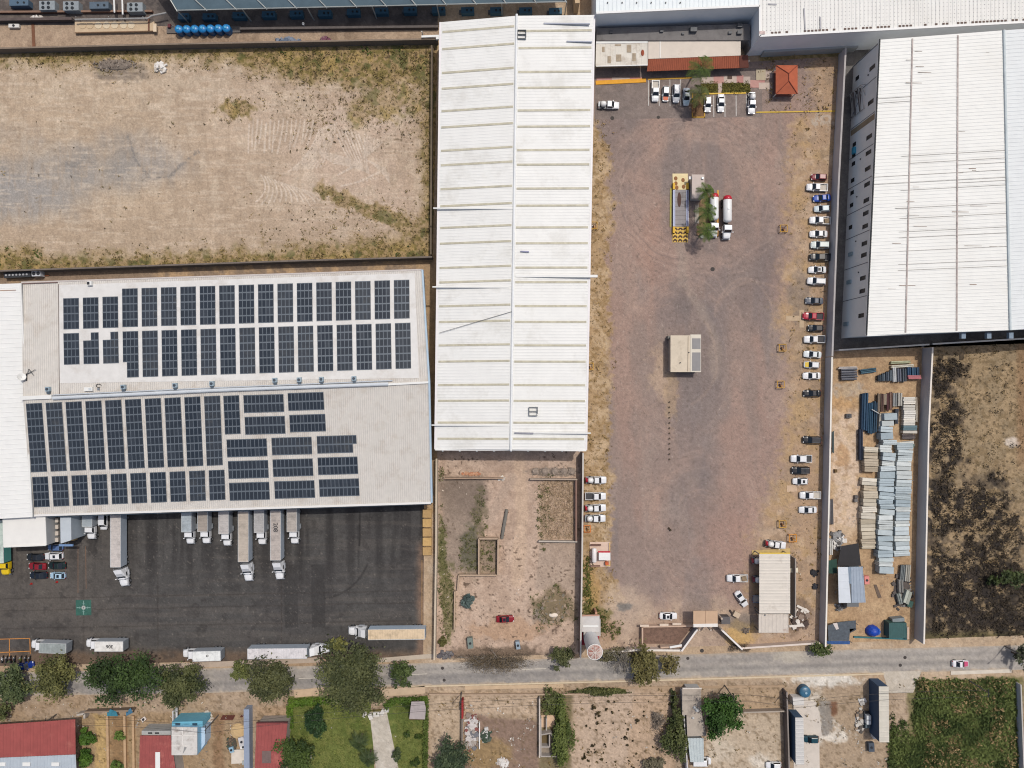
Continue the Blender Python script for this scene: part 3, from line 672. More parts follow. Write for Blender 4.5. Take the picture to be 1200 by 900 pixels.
for x, y, l in ((58, 456, 'blue grey roof unit with a mast at the west end of the ridge'), (146, 453.5, 'blue grey roof unit second from the west along the ridge'), (206.5, 451.5, 'blue grey roof unit third from the west along the ridge'), (249.5, 449.5, 'blue grey roof unit close to the middle of the ridge duct'),
                (323, 445.5, 'blue grey roof unit below the fourteenth strip of solar arrays'), (351.5, 445, 'blue grey roof unit just west of the last but one'), (377.5, 444.5, 'blue grey roof unit, last but one toward the east'), (415.5, 443.5, 'easternmost blue grey roof unit along the ridge')):
    roof_unit(x, y, l)
def small_roof_things():
    X, Y, Z = RG(28, 442); t = thing('satellite_dish', 'white satellite dish on the west edge of the solar hall roof', 'dish', (X, Y, Z))
    MB().tube([(X, Y, Z), (X, Y, Z + .8)], .07, 6).build('mast', STEEL, t); MB().tube([(X - .1, Y, Z + .8), (X + .1, Y + .05, Z + 1.0), (X + .2, Y + .1, Z + 1.1)], [.1, .7, .95], 14, cap=False).build('reflector', W_WHITE, t)
    MB().bar((X + .8, Y - .9), (X + .8, Y + .9), .12, Z + .05, Z + .4).build('bracket', DARK, t)
    X, Y, Z = RG(38, 436); t = thing('roof_antenna', 'thin grey roof antenna frame beside the satellite dish', 'antenna', (X, Y, Z))
    m = MB()
    for a, c in (((-1, -.5), (1, .6)), ((-.6, .7), (.6, -.8)), ((-1, -.5), (-.6, .7))): m.tube([(X + a[0], Y + a[1], Z + .3), (X + c[0], Y + c[1], Z + .5)], .07, 5)
    m.build('element', mat((70, 70, 72), .6), t); MB().tube([(X, Y, Z), (X, Y, Z + 1.4)], .06, 6).build('mast', STEEL, t)
    X, Y, Z = RG(107, 332.5); t = thing('air_conditioner', 'small pale air conditioner with dark grille on the north eave', 'air conditioner', (X, Y, Z))
    MB().obox(X, Y, 1.1, 1.0, Z + .05, Z + .9).build('housing', W_WHITE, t); MB().obox(X - .2, Y, .6, .7, Z + .9, Z + .93).build('grille', DARK, t)
    X, Y, Z = RG(105, 456); t = thing('air_conditioner', 'flat white cooling box south of the ridge pipe', 'air conditioner', (X, Y, Z))
    MB().obox(X, Y, 2.0, .9, Z + .05, Z + .6).build('housing', W_WHITE, t); MB().obox(X + .4, Y, .6, .5, Z + .6, Z + .63).build('grille', GUT, t)
    X, Y, Z = RG(116, 452); t = thing('roof_pipe', 'coiled dark pipe on the roof by the ridge', 'pipe', (X, Y, Z))
    MB().tube([(X + .6 * math.cos(a), Y + .4 * math.sin(a), Z + .15) for a in [k * .6 for k in range(10)]], .08, 6).build('pipe_run', DARK, t); MB().obox(X, Y - .8, .5, .5, Z + .04, Z + .3).build('valve_box', STEEL, t)
small_roof_things()
# ---- solar arrays
GLASS = mat((50, 57, 66), .3, 0, .12, .8, spec=.35)
GLASS2 = mat((58, 65, 74), .3, 0, .12, .8, spec=.35); GLS = [GLASS, mat((46, 54, 64), .26, 0, .14, .5, spec=.35), mat((56, 62, 70), .36, 0, .16, .4, spec=.35, dirt=((92, 92, 90), .3, .52, .4)), GLASS]
RAIL = mat((104, 113, 122), .5, .2, .05, 1)
def array(q, nx, ny, lbl, group, skip=()):
    """q = NW NE SE SW marks of one array; nx by ny modules"""
    c = [Vector(RG(x, y, .16)) for x, y in q]
    X = sum((p for p in c), Vector()) / 4
    t = thing('solar_array', lbl, 'solar panels', (X.x, X.y, X.z - .1), group)
    fr = MB(); gl = MB(); k = 0
    gx, gy = .021 / nx * 4, .017 / ny * 5
    for j in range(ny):
        for i_ in range(nx):
            if (i_, j) in skip: continue
            s0, s1, t0, t1 = i_ / nx, (i_ + 1) / nx, j / ny, (j + 1) / ny
            p = [quadP(c, s, u_) for s, u_ in ((s0, t0), (s1, t0), (s1, t1), (s0, t1))]
            lo = [v - Vector((0, 0, .05)) for v in p]
            fr.add(lo + p, [(0, 1, 2, 3), (7, 6, 5, 4), (0, 4, 5, 1), (1, 5, 6, 2), (2, 6, 7, 3), (3, 7, 4, 0)])
            p = [quadP(c, s, u_) + Vector((0, 0, .012)) for s, u_ in ((s0 + gx, t0 + gy), (s1 - gx, t0 + gy), (s1 - gx, t1 - gy), (s0 + gx, t1 - gy))]
            gl.quad(p[3], p[2], p[1], p[0], 1 if random.random() < .16 else 0)
    fr.build('mounting_frame', RAIL, t); gl.build('panel_glass', [random.choice(GLS), GLASS2], t)
GR = 'solar arrays on the warehouse roof'
def sl(x0, y0, x1, y1, x2, y2, x3, y3): return ((x0, y0), (x1, y1), (x2, y2), (x3, y3))
for i in range(18):
    if i < 3: x = 74 + 23 * i; y0, y1 = 349.6 - .9 * i, 386 - .8 * i; ny = 4
    else: x = 143 + 22.75 * (i - 3); y0, y1 = 338.2 - .72 * (i - 3), 383.4 - .7 * (i - 3); ny = 5
    array(sl(x, y0, x + 18.2, y0 - .5, x + 18.6, y1 - .5, x + .4, y1), 4, ny, 'upright solar array, %s from the west in the northernmost row' % ONES[i], GR)
    if i < 3: x = 74.2 + 23 * i; y0, y1 = 390.7 - .8 * i, 427.5 - .7 * i; ny = 4; sk = () if i == 0 else ((0, 0), (1, 0))
    else: x = 143.6 + 22.8 * (i - 3); y0, y1 = 388.4 - .7 * (i - 3), 442.6 - .73 * (i - 3); ny = 6; sk = ((0, 5),) if i == 3 else (); sk = ((0, 4), (0, 5)) if i == 3 else ()
    array(sl(x, y0, x + 18.2, y0 - .6, x + 19, y1 - .6, x + .8, y1), 4, ny, 'upright solar array, %s from the west in the row north of the ridge' % ONES[i], GR, sk)
for i in range(10):
    x = 30.2 + 23.2 * i; y0, y1 = 473 - .95 * i, 553.6 - .85 * i; k = 6.2 - .32 * i
    array(sl(x, y0, x + 18.8, y0 - 1, x + 18.8 + k, y1 - .9, x + k, y1), 4, 9, 'tall solar array, %s from the west in the row south of the ridge' % ONES[i], GR)
    x = 37.5 + 23 * i; y0, y1 = 559 - .88 * i, 594.6 - .9 * i; k = 2.3 - .12 * i
    array(sl(x, y0, x + 18.4, y0 - .8, x + 18.4 + k, y1 - .8, x + k, y1), 4, 4, 'short solar array, %s from the west in the southernmost row' % ONES[i], GR)
array(sl(261.6, 463.8, 280, 463, 282, 508.4, 263.8, 509.2), 4, 5, 'upright solar array east of the tall strips, beside sideways arrays', GR)
hz = [((285, 463), 47, 21, 2, 'sideways solar array under the ridge, western of the top pair'), ((337, 460.5), 42, 21, 2, 'sideways solar array under the ridge, eastern of the top pair'),
      ((286.5, 488.5), 47, 21, 2, 'sideways solar array, western of the second pair from the ridge'), ((339, 486.2), 42, 20.5, 2, 'sideways solar array, eastern of the second pair from the ridge'),
      ((265.3, 515), 47, 21, 2, 'sideways solar array, western of the third row from the ridge'), ((318, 513), 47, 20.6, 2, 'sideways solar array, middle of the third row from the ridge'), ((371, 511), 46.5, 20.6, 2, 'sideways solar array with a notched corner at the east end'),
      ((267, 540.3), 47, 21, 2, 'sideways solar array, western of the fourth row from the ridge'), ((319.3, 538.4), 47, 20.6, 2, 'sideways solar array, middle of the fourth row from the ridge'), ((372, 536.2), 46.7, 20.6, 2, 'sideways solar array, eastern of the fourth row from the ridge'),
      ((268.3, 565.8), 47, 21, 2, 'sideways solar array, western of the row nearest the docks'), ((321.2, 564), 47, 20.6, 2, 'sideways solar array, middle of the row nearest the docks'), ((373.6, 561.8), 46.8, 20.5, 2, 'sideways solar array, eastern of the row nearest the docks')]
for (x, y), w_, h_, ny, l in hz:
    sk = ((9, 1),) if 'notched' in l else ()
    array(sl(x, y, x + w_, y - 1.3, x + w_ + 1, y - 1.3 + h_, x + 1, y + h_), 10, ny, l, GR, sk)

# ---------------------------------------------------------------- western annex
def annex():
    h = 9.2; b = thing('warehouse', 'plain white roof annex at the west edge beside the solar hall', 'warehouse', G3(0, 480, 0))
    P_ = [G3(-70, 335, h), G3(24.6, 332, h), G3(38, 606, h), G3(-70, 612, h)]
    r = MB(); corrugated(r, P_, 'x', 1.1, .16, .05); r.build('roof', mat((242, 242, 238), .5, 0, .04, .5), b)
    MB().prism([(p[0] - (.1 if i in (1, 2) else 0), p[1]) for i, p in enumerate(P_)][::-1], 0, h - .2).build('wall', W_GREY, b)
    MB().bar(P_[1], P_[2], .3, h - .1, h + .25).build('edge_trim', W_WHITE, b)
    for y in (337,): MB().bar(G3(-20, 341, h), G3(19, 340, h), .12, h + .06, h + .16).build('safety_line', mat((190, 150, 120), .7), b)
    b2 = thing('loading_office', 'white flat roof block south of the annex with a slanted edge', 'building', G3(20, 610, 0))
    h2 = 7.4; Q = [G3(-8, 572, h2), G3(33, 596, h2), G3(53, 604, h2), G3(54.5, 639, h2), G3(4, 641, h2), G3(2, 580, h2)]
    MB().prism([(p[0], p[1]) for p in Q][::-1], 0, h2 - .25).build('wall', W_GREY, b2)
    MB().prism([(p[0], p[1]) for p in Q][::-1], h2 - .245, h2).build('roof', mat((240, 238, 232), .5, 0, .04, .5), b2)
    MB().bar(G3(0, 573, h2), G3(33, 598, h2), .5, h2 + .003, h2 + .5).build('parapet', mat((60, 62, 64), .7), b2)
    MB().bar(G3(5, 641, h2), G3(54, 639, h2), .2, h2 + .003, h2 + .2).build('edge_trim', W_WHITE, b2)
    # plant gantry and white plant box
    b3 = thing('cooling_plant', 'row of white cooling units on a steel gantry by the dock', 'machinery', G3(61, 622, 0))
    for k in range(4):
        X, Y = G(57, 611 + k * 7.6, 4.6); MB().obox(X, Y, 1.1, 1.2, 3.6, 4.6).build('unit', W_WHITE, b3)
        X, Y = G(66, 610 + k * 7.6, 4.2); MB().obox(X, Y, .7, 1.0, 3.6, 4.1).build('unit', mat((206, 196, 184), .6), b3)
    t = MB()
    for x in (54, 61, 70):
        a, c = G(x, 603, 3.5), G(x, 639, 3.5); t.bar(a, c, .15, 3.4, 3.58)
    for k in range(7):
        a, c = G(54, 605 + k * 5.6, 3.5), G(70, 604.6 + k * 5.6, 3.5); t.bar(a, c, .12, 3.25, 3.39)
    for x, y in ((54, 604), (70, 604), (54, 638), (70, 638)): X, Y = G(x, y, 3.5); t.box(X - .1, X + .1, Y - .1, Y + .1, 0, 3.25)
    t.build('gantry', mat((90, 88, 86), .6, .3), b3)
    b4 = thing('dock_cabin', 'pale blue grey box building with sloped side beside the docks', 'building', G3(78, 620, 0))
    h4 = 6.4; Q = [G3(70.5, 606, h4), G3(83, 606, h4), G3(83.5, 633, h4), G3(71, 637, h4)]
    MB().prism(foot(Q)[::-1], 0, h4 - .2).build('wall', mat((170, 180, 188), .6, 0, .06, .5), b4); MB().prism(foot(Q)[::-1], h4 - .19, h4).build('roof', mat((196, 204, 210), .5, 0, .06, .5), b4)
    X, Y = G(77, 639, 5); MB().obox(X, Y, 3.4, .5, 4.6, 5.0).build('canopy', mat((120, 150, 190), .5), b4)
    b5 = thing('dock_ramp', 'tan timber dock ramp with a dark blue side', 'ramp', G3(89, 620, 0))
    P0 = [G(86, 606), G(90.5, 606), G(91, 632), G(86.5, 633)]
    MB().prism([(p[0], p[1]) for p in P0][::-1], 0, [1.0, 1.0, .2, .2]).build('deck', mat((206, 172, 116), .8, 0, .2, 1), b5)
    MB().bar(G(92, 606), G(92.5, 626), .6, 0, 1.1).build('side_panel', mat((40, 60, 84), .6), b5)
annex()
# ---- chiller rack north of the annex
def chiller():
    X, Y = G(28, 322.5); t = thing('chiller_rack', 'long dark chiller rack with two round fans behind the annex', 'machinery', (X, Y, 0))
    MB().bar(G(10, 324), G(41, 322.6), 1.3, .3, 1.7).build('rack', mat((60, 62, 66), .5, .2), t)
    m = MB()
    for k in range(7): x, y = G(13 + k * 4, 323.8 - k * .17); m.tube([(x, y, 1.7), (x, y, 1.85)], .26, 8)
    m.build('coil_row', mat((170, 172, 176), .5), t)
    f = MB().bar(G(43, 322), G(53, 321.5), 1.35, .2, 1.9).build('fan_housing', mat((206, 210, 216), .5), t)
    for k in range(2):
        x, y = G(45.6 + k * 5, 321.9 - k * .2); MB().tube([(x, y, 1.9), (x, y, 1.98)], .46, 12).build('fan', DARK, f)
    MB().bar(G(5, 325), G(58, 323), .25, .0, .3).build('skid', mat((190, 120, 80), .8), t)
chiller()

# ---------------------------------------------------------------- east warehouse
def east_hall():
    h, hr = 13.4, 14.6
    NW, SW = G3(1031.5, 46.5, h), G3(1016, 393, h); NE, SE = G3(1300, 27, h), G3(1296, 380, h); RN, RS = G3(1176, 35.5, hr), G3(1183.5, 387, hr)
    b = thing('warehouse', 'big white roof warehouse in the east with a grey windowed wall', 'warehouse', (lerp(NW[0], NE[0], .5), lerp(NW[1], SW[1], .5), 0))
    ins = .15
    W = [(SW[0] + ins, SW[1] + ins), (SE[0], SE[1] + ins), (NE[0], NE[1] - ins), (NW[0] + ins, NW[1] - ins)]
    wl = MB().prism(W, 0, h - .2).build('wall', mat((250, 250, 246), .75, 0, .05, .2), b)
    wr = mat((238, 238, 233), .55, 0, .05, .4, dirt=((218, 215, 207), .1, .52, .4)); wr2 = mat((226, 230, 230), .55, 0, .05, .4)
    r = MB(); corrugated(r, (NW, RN, RS, SW), 'x', .8, .2, .05); rf = r.build('roof', wr, b)
    r = MB(); corrugated(r, (RN, NE, SE, RS), 'x', .9, .2, .05); r.build('roof', wr2, b)
    # seams that run along the roof, dirty steps across
    cs = (NW, RN, RS, SW)
    for s0, s1 in ((.262, .270), (.63, .628)):
        a, c = quadP(cs, s0, .005), quadP(cs, s1, .995); m = MB()
        d = Vector((.17, 0, 0)); u_ = Vector((0, 0, .13))
        m.add([a - d, a + d, c + d, c - d, a - d + u_, a + d + u_, c + d + u_, c - d + u_], [(0, 1, 2, 3), (7, 6, 5, 4), (0, 4, 5, 1), (1, 5, 6, 2), (2, 6, 7, 3), (3, 7, 4, 0)])
        m.build('seam', mat((190, 178, 172), .8, 0, .35, .9), rf)
    for t_, s0, s1 in ((.425, .26, 1), (.465, .0, .99), (.49, 0, .99), (.515, .2, .99), (.575, .2, .99), (.61, .2, 1), (.655, .2, .99), (.675, .2, .99), (.72, .2, .99), (.765, .2, .99), (.785, .2, .99), (.40, .2, .99), (.20, 0, .26), (.215, 0, .26), (.44, .62, .99), (.50, .62, .99)):
        a, c = quadP(cs, s0 + .003, t_), quadP(cs, s1, t_); m = MB(); m.bar((a.x, a.y), (c.x, c.y), .11, 0, .01)
        m.v = [(x, y, z + lerp(a.z, c.z, (x - a.x) / (c.x - a.x)) + .085) for x, y, z in m.v]; m.build('lap_joint', mat((186, 182, 176), .8, 0, .35, 1.5), rf)
    for _ in range(24):
        a = quadP(cs, random.uniform(.02, .95), random.uniform(.02, .98)); L = random.uniform(.6, 4.5); MB().obox(a.x, a.y, L, random.uniform(.06, .16), a.z + .03, a.z + .07, -.02).build('rust_streak', mat(random.choice(((176, 166, 156), (160, 140, 126), (190, 186, 180))), .9, 0, .3, 2), rf)
    a, c = Vector(RN), Vector(RS); m = MB(); m.tube([a + Vector((0, 0, .1)), c + Vector((0, 0, .1))], .3, 8); m.build('ridge_cap', mat((206, 216, 218), .5, 0, .1, .6), b)
    # eave with dark notched rib ends
    m = MB(); n = 106
    for k in range(n):
        p = Vector(NW).lerp(Vector(SW), (k + .3) / n); m.box(p.x - .22, p.x + .03, p.y - .38, p.y + .38, h - .16, h + .10)
    m.build('rib_ends', mat((40, 42, 48), .7), b)
    m = MB(); m.bar((NW[0] - .26, NW[1]), (SW[0] - .26, SW[1]), .1, h - .35, h - .17); m.build('eave_trim', W_WHITE, b)
    m = MB(); m.bar((SW[0], SW[1] - .05), (SE[0], SE[1] - .05), .3, h - .3, h + .12); m.build('verge_trim', W_WHITE, b)
    # wall joints and windows, on the west wall plane
    A = Vector((W[3][0], W[3][1], 0)); B_ = Vector((W[0][0], W[0][1], 0)); d = (B_ - A); L = d.length; d.normalize(); nrm = Vector((-1, 0, 0)); nrm = (nrm - d * nrm.dot(d)).normalized()
    def onwall(t, z, wd, ht, dep=.05, off=0.):
        c_ = A + d * (t * L) + nrm * off; m = MB(); p = c_ - d * wd / 2; q = c_ + d * wd / 2
        m.add([p + Vector((0, 0, z)), q + Vector((0, 0, z)), q + Vector((0, 0, z + ht)), p + Vector((0, 0, z + ht))] + [v + nrm * dep for v in (p + Vector((0, 0, z)), q + Vector((0, 0, z)), q + Vector((0, 0, z + ht)), p + Vector((0, 0, z + ht)))],
              [(0, 1, 2, 3), (7, 6, 5, 4), (0, 4, 5, 1), (1, 5, 6, 2), (2, 6, 7, 3), (3, 7, 4, 0)]); return m
    for t in (.115, .235, .345, .455, .55, .64, .75, .865): onwall(t, .2, .14, h - .8).build('wall_joint', mat((110, 114, 118), .8), wl)
    onwall(.003, .2, .25, h - .8).build('wall_joint', mat((120, 124, 128), .8), wl)
    for t in (.07, .19, .31, .365, .42, .475, .53, .575, .62, .68, .72, .80, .845, .93):
        onwall(t, 8.6, 1.0, 2.6).build('window', mat((30, 34, 40), .2, 0, 0), wl)
    for t in (.06, .11, .30, .34, .37, .43, .475, .52, .60):
        onwall(t, 1.6, 1.0, 1.7).build('window', mat((34, 40, 46), .2, 0, 0), wl)
    for t, z in ((.70, 2.4), (.80, 2.2), (.95, 1.6)): onwall(t, z, .9, 2.0, .35).build('wall_unit', mat((150, 168, 174), .6), wl)
    onwall(.325, 2.4, 1.6, 1.1, .6).build('wall_unit', mat((60, 160, 190), .5), wl)
    onwall(.25, .3, 1.4, h - 1.2, .02).build('stain', mat((170, 152, 124), .9, 0, .2, .5), wl)
    for t, z in ((.085, 8.0), (.37, 6.0), (.5, 5.0), (.66, 5.5), (.775, 7.6)): onwall(t, z, .25, .3, .2).build('wall_lamp', DARK, wl)
    for x in (1131, 1161, 1187):
        X, Y = G(x, 393, h); MB().obox(X, Y, 1.0, 1.4, h - 1.4, h - .5).build('downpipe_head', mat((120, 140, 160), .5), b)
    # covered pile under a net, leaning on the wall
    X, Y = G(1004, 128); t = thing('scaffold', 'netted scaffold with a slanted ladder against the grey warehouse wall', 'scaffold', (X, Y, 0))
    zz = 7.0; f = MB()
    pts = [G(993, 113), G(1001, 112), G(996, 140), G(1004, 139)]
    for p in pts: f.tube([(p[0], p[1], 0), (p[0], p[1], zz)], .09, 6)
    for z in (1.5, 3.6, 5.6, 7.0):
        for a_, c_ in ((0, 1), (1, 3), (3, 2), (2, 0), (0, 3)): f.tube([(*pts[a_], z), (*pts[c_], z)], .08, 5)
    f.build('frame', mat((190, 186, 180), .6, .2), t)
    m = MB()
    for z in (2.4, 4.8): m.prism([pts[0], pts[1], pts[3], pts[2]][::-1], z, z + .08)
    m.build('deck', mat((120, 110, 104), .9, 0, .2, 1), t)
    m = MB(); a_, c_ = Vector((*G(998, 140), .3)), Vector((*G(1001, 112), 6.8))
    for o_ in (-.35, .35): m.tube([a_ + Vector((o_, 0, 0)), c_ + Vector((o_, 0, 0))], .09, 5)
    for k in range(14): p = a_.lerp(c_, (k + .5) / 14); m.tube([p + Vector((-.35, 0, 0)), p + Vector((.35, 0, 0))], .05, 4)
    m.build('ladder', mat((110, 112, 130), .6), t)
east_hall()

# ---------------------------------------------------------------- north-east hall and offices
def ne_hall():
    h = 10.0; b = thing('warehouse', 'white roof warehouse along the north edge behind the offices', 'warehouse', G3(950, 10, 0))
    P_ = [G3(698.5, -70, h), G3(1300, -70, h), G3(1300, 21.5, h), G3(890, 43, h), G3(890, 7.5, h), G3(698.5, 16, h)]
    wl = MB().prism([(x, y) for x, y, z in P_][::-1], 0, h - .3).build('wall', mat((248, 252, 255), .75, 0, .06, .2), b)
    ms = mat((230, 229, 224), .55, 0, .06, .4, dirt=((204, 200, 192), .1, .52, .4))
    r = MB(); corrugated(r, (P_[0], G3(890, -70, h), P_[4], P_[5]), 'y', 1.0, .18, .05); r.build('roof', mat((226, 234, 236), .5, 0, .04, .4), b)
    r = MB(); corrugated(r, (G3(890, -70, h), P_[1], P_[2], P_[3]), 'y', 1.0, .2, .06); rf = r.build('roof', ms, b)
    m = MB()
    for a, c in ((P_[5], P_[4]), (P_[3], P_[2]), (P_[4], P_[3])): m.bar(a, c, .5, h + .003, h + .45)
    m.build('parapet', mat((238, 238, 236), .6, 0, .04, .5), b)
    m = MB()
    for k in range(96):
        f_ = (k + .5) / 96; x = lerp(P_[3][0], P_[2][0], f_); y = lerp(P_[3][1], P_[2][1], f_)
        if random.random() < .7: m.box(x - .3, x + .25, y + .55, y + .95, h + .07, h + .12)
    m.build('gutter_debris', mat((110, 92, 84), .9), rf)['kind'] = 'stuff'
    m = MB()
    for r_ in range(10):
        for k in range(70):
            x, y = G(894 + k * 4.4, 36 - r_ * 4.4 - k * .22, h)
            if y < P_[3][1] + .5 + (x - P_[3][0]) * .055: continue
            m.box(x - .05, x + .05, y - .05, y + .05, h + .05, h + .12)
    m.build('fixing_bolt', mat((130, 130, 130), .6), rf)['kind'] = 'stuff'
    for x0, y0, x1, y1 in ((942, 10, 943.5, 36), (900, 5, 910, 5.5), (961, 20, 961.3, 34)):
        MB().bar(G3(x0, y0, h), G3(x1, y1, h), .3, h + .08, h + .2).build('roof_rail', mat((176, 176, 180), .6), rf)
    for k in range(6): X, Y = G(712 + k * 17, 3.5, h); MB().obox(X, Y, .25, .25, h + .05, h + .3).build('roof_vent', DARK, b)
    X, Y = G(887, 42, h); MB().obox(X + 1.1, Y + .55, 1.4, .7, h + .1, h + .5).build('roof_box', mat((214, 190, 184), .7, 0, .3, 2), b)
    # lower volume of the south wall, right part
    MB().bar(G(891, 66), G(1000, 60), .5, 0, 2.6).build('plinth', mat((176, 178, 176), .8, 0, .06, .3), b)
    # ---- offices
    b = thing('office_block', 'low office with stained cream flat roofs and a red tiled awning', 'office', G3(790, 60, 0))
    h1 = 4.0
    back = [G3(699, 33, 4.4), G3(879, 28, 4.4), G3(879, 47, 4.4), G3(699, 47.5, 4.4)]
    MB().prism([(p[0], p[1]) for p in back][::-1], 0, 4.4).build('rear_block', mat((128, 124, 122), .9, 0, .15, .4, dirt=((84, 80, 80), .3, .5, .6)), b)
    for x, y, s in ((812, 36, 1.0), (716, 38, .5), (775, 37, .5), (800, 40, .4), (855, 39, .5), (866, 31, .7), (866, 39, .7)):
        X, Y = G(x, y, 4.4); MB().obox(X, Y, s * 1.6, s * 1.2, 4.404, 4.4 + s).build('roof_unit', mat((90, 92, 96), .6), b)
    r1 = [G3(698.5, 46.5, h1), G3(759, 45.5, h1), G3(759, 76, h1), G3(698, 77.5, h1)]
    r = MB(); corrugated(r, r1, 'y', 1.2, .14, .04); r.build('roof', mat((226, 220, 208), .7, 0, .08, .5, dirt=((176, 160, 140), .22, .52, .8)), b)
    MB().bar(G3(698.5, 49, h1), G3(759, 48, h1), 1.0, h1 + .06, h1 + .12).build('roof_flashing', W_WHITE, b)
    MB().bar(G3(698.5, 77.6, h1), G3(759, 76.2, h1), .2, h1 - .25, h1 + .06).build('eave_trim', W_WHITE, b)
    for x, y, w_, d_ in ((714, 70, 4, 8), (737, 57, 5, 9), (725, 68, 6, 8), (743, 67, 4, 9), (707, 58, 3, 6), (724, 53, 7, 2)):
        X, Y = G(x, y, h1); MB().obox(X, Y, w_ * S, d_ * S, h1 + .05, h1 + .062).build('stain_panel', mat((176, 160, 138), .9, 0, .25, 1.5), b)
    X, Y = G(753, 62, h1); m = MB(); m.dome((X, Y, h1 + .05), .4, .8, .15); m.build('rust_patch', mat((164, 84, 58), .9, 0, .2, 2), b)
    r2 = [G3(759.6, 47.5, h1), G3(868, 44.5, h1), G3(868, 65, h1), G3(759.6, 69, h1)]
    MB().prism(foot(r2)[::-1], 0, h1 + .02).build('main_block', mat((224, 212, 198), .8, 0, .07, .6, dirt=((170, 152, 130), .3, .58, .7)), b)
    for i, x in enumerate((773.5,)): MB().bar(G3(x, 48, h1), G3(x, 68, h1), .2, h1 + .023, h1 + .1).build('roof_seam', W_WHITE, b)
    aw = [G3(760, 69.4, 3.9), G3(876, 64.8, 3.9), G3(877, 79.3, 2.7), G3(758, 83.6, 2.7)]
    r = MB(); corrugated(r, aw, 'y', .45, .2, .08); aw_o = r.build('awning', mat((168, 92, 64), .8, 0, .12, .8), b)
    a2 = [G3(866, 65.1, 3.92), G3(876.4, 64.7, 3.92), G3(877.4, 79.2, 2.75), G3(867, 79.7, 2.75)]
    m = MB(); m.quad(*[(x, y, z + .09) for x, y, z in a2[::-1]]); m.build('old_tiles', mat((108, 62, 50), .9, 0, .12, .8), aw_o)
    for x in (700, 720, 740, 757): X, Y = G(x, 76, 0); MB().box(X - .12, X + .12, Y - .12, Y + .12, 0, 3.75).build('pillar', W_WHITE, b)
    for x in (762, 790, 820, 850, 874): X, Y = G(x, 81 - (x - 762) * .04, 0); MB().box(X - .12, X + .12, Y - .12, Y + .12, 0, 2.5).build('pillar', W_WHITE, b)
    X, Y = G(868, 40, 4.4); MB().bar(G(869.5, 47), G(875, 64), 1.0, 0, 4.0).build('side_wall', mat((128, 124, 122), .9), b)
    # gazebo
    cx, cy = G(923.5, 91.5, 3.4); t = thing('gazebo', 'small gazebo with a red tiled hip roof on the dry garden', 'gazebo', (cx, cy, 0))
    a, bb = 2.72, 3.6
    m = MB(); rid = .9
    e = [(cx - a, cy - bb, 2.5), (cx + a, cy - bb, 2.5), (cx + a, cy + bb, 2.5), (cx - a, cy + bb, 2.5)]; rg = [(cx, cy - rid, 3.9), (cx, cy + rid, 3.9)]
    m.add(e + rg, [(0, 1, 4), (1, 2, 5, 4), (2, 3, 5), (3, 0, 4, 5), (3, 2, 1, 0)]); rf = m.build('roof', mat((186, 98, 66), .8, 0, .12, 1.0), t)
    m = MB()
    for i, j in ((0, 4), (1, 4), (2, 5), (3, 5), (4, 5)):
        p, q = (e + rg)[i], (e + rg)[j]; m.tube([Vector(p) + Vector((0, 0, .05)), Vector(q) + Vector((0, 0, .05))], .10, 6)
    m.build('hip_tiles', mat((140, 66, 46), .8), rf)
    for sx in (-1, 1):
        for sy in (-1, 1): MB().tube([(cx + sx * (a - .3), cy + sy * (bb - .3), 0), (cx + sx * (a - .3), cy + sy * (bb - .3), 2.5)], .12, 8).build('post', W_WHITE, t)
    MB().obox(cx, cy, 2 * a - .8, 2 * bb - .8, .01, .12).build('floor_slab', mat((150, 100, 84), .9), t)
ne_hall()

# ---------------------------------------------------------------- boundary walls
def wall(lbl, pts, h, w=.28, m=None, mcap=None, name='boundary_wall', capw=.08):
    c = G(*pts[len(pts) // 2]); t = thing(name, lbl, 'wall', (c[0], c[1], 0))
    b = MB(); cp = MB()
    for p, q in zip(pts[:-1], pts[1:]):
        P0, Q0 = G(*p), G(*q); b.bar(P0, Q0, w, 0, h); cp.bar(P0, Q0, w + capw, h + .003, h + .09)
    b.build('masonry', m or mat((168, 160, 152), .9, 0, .1, .4), t); cp.build('coping', mcap or mat((222, 216, 206), .9, 0, .08, .6), t); return t
GW = mat((206, 202, 202), .9, 0, .08, .25)
wall('tall grey wall along the east side of the gravel yard', [(983.5, 64), (975, 225), (968, 418)], 3.5, .35, GW, mat((190, 184, 182), .9, 0, .1, .5))
wall('tall grey wall with pale coping between parked cars and the stacked slabs', [(967.7, 419), (964.8, 560), (960.3, 752)], 3.5, .3, GW, mat((238, 232, 222), .9, 0, .05, .6))
wall('dark grey wall with white coping east of the storage yard', [(1082, 408), (1077.5, 500), (1074.5, 640), (1072, 748)], 4.0, .3, GW, mat((238, 230, 220), .9, 0, .05, .6))
wall('grey wall along the shaded south side of the big eastern warehouse', [(976, 411), (1080, 404.5)], 3.3, .3, GW)
wall('grey wall north of the burnt lot', [(1084, 404), (1270, 393)], 3.2, .3, mat((120, 118, 116), .9))
wall('dark wall between the northern plant and the dirt lot', [(-70, 66), (0, 62.5), (200, 57.5), (514, 51.5)], 2.6, .3, mat((120, 108, 96), .95, 0, .15, .4), mat((140, 124, 108), .95, 0, .2, .5))
wall('long dark wall between the dirt lot and the solar hall', [(-70, 323.5), (0, 320), (160, 314.5), (350, 308), (508, 303.5)], 3.0, .3, mat((104, 96, 90), .95, 0, .15, .4), mat((120, 110, 102), .95, 0, .2, .5))
wall('low tan wall closing the east side of the dirt lot', [(507, 58), (506, 300)], 2.2, .3, mat((150, 134, 118), .95), mat((120, 106, 88), .95, 0, .2, .5))
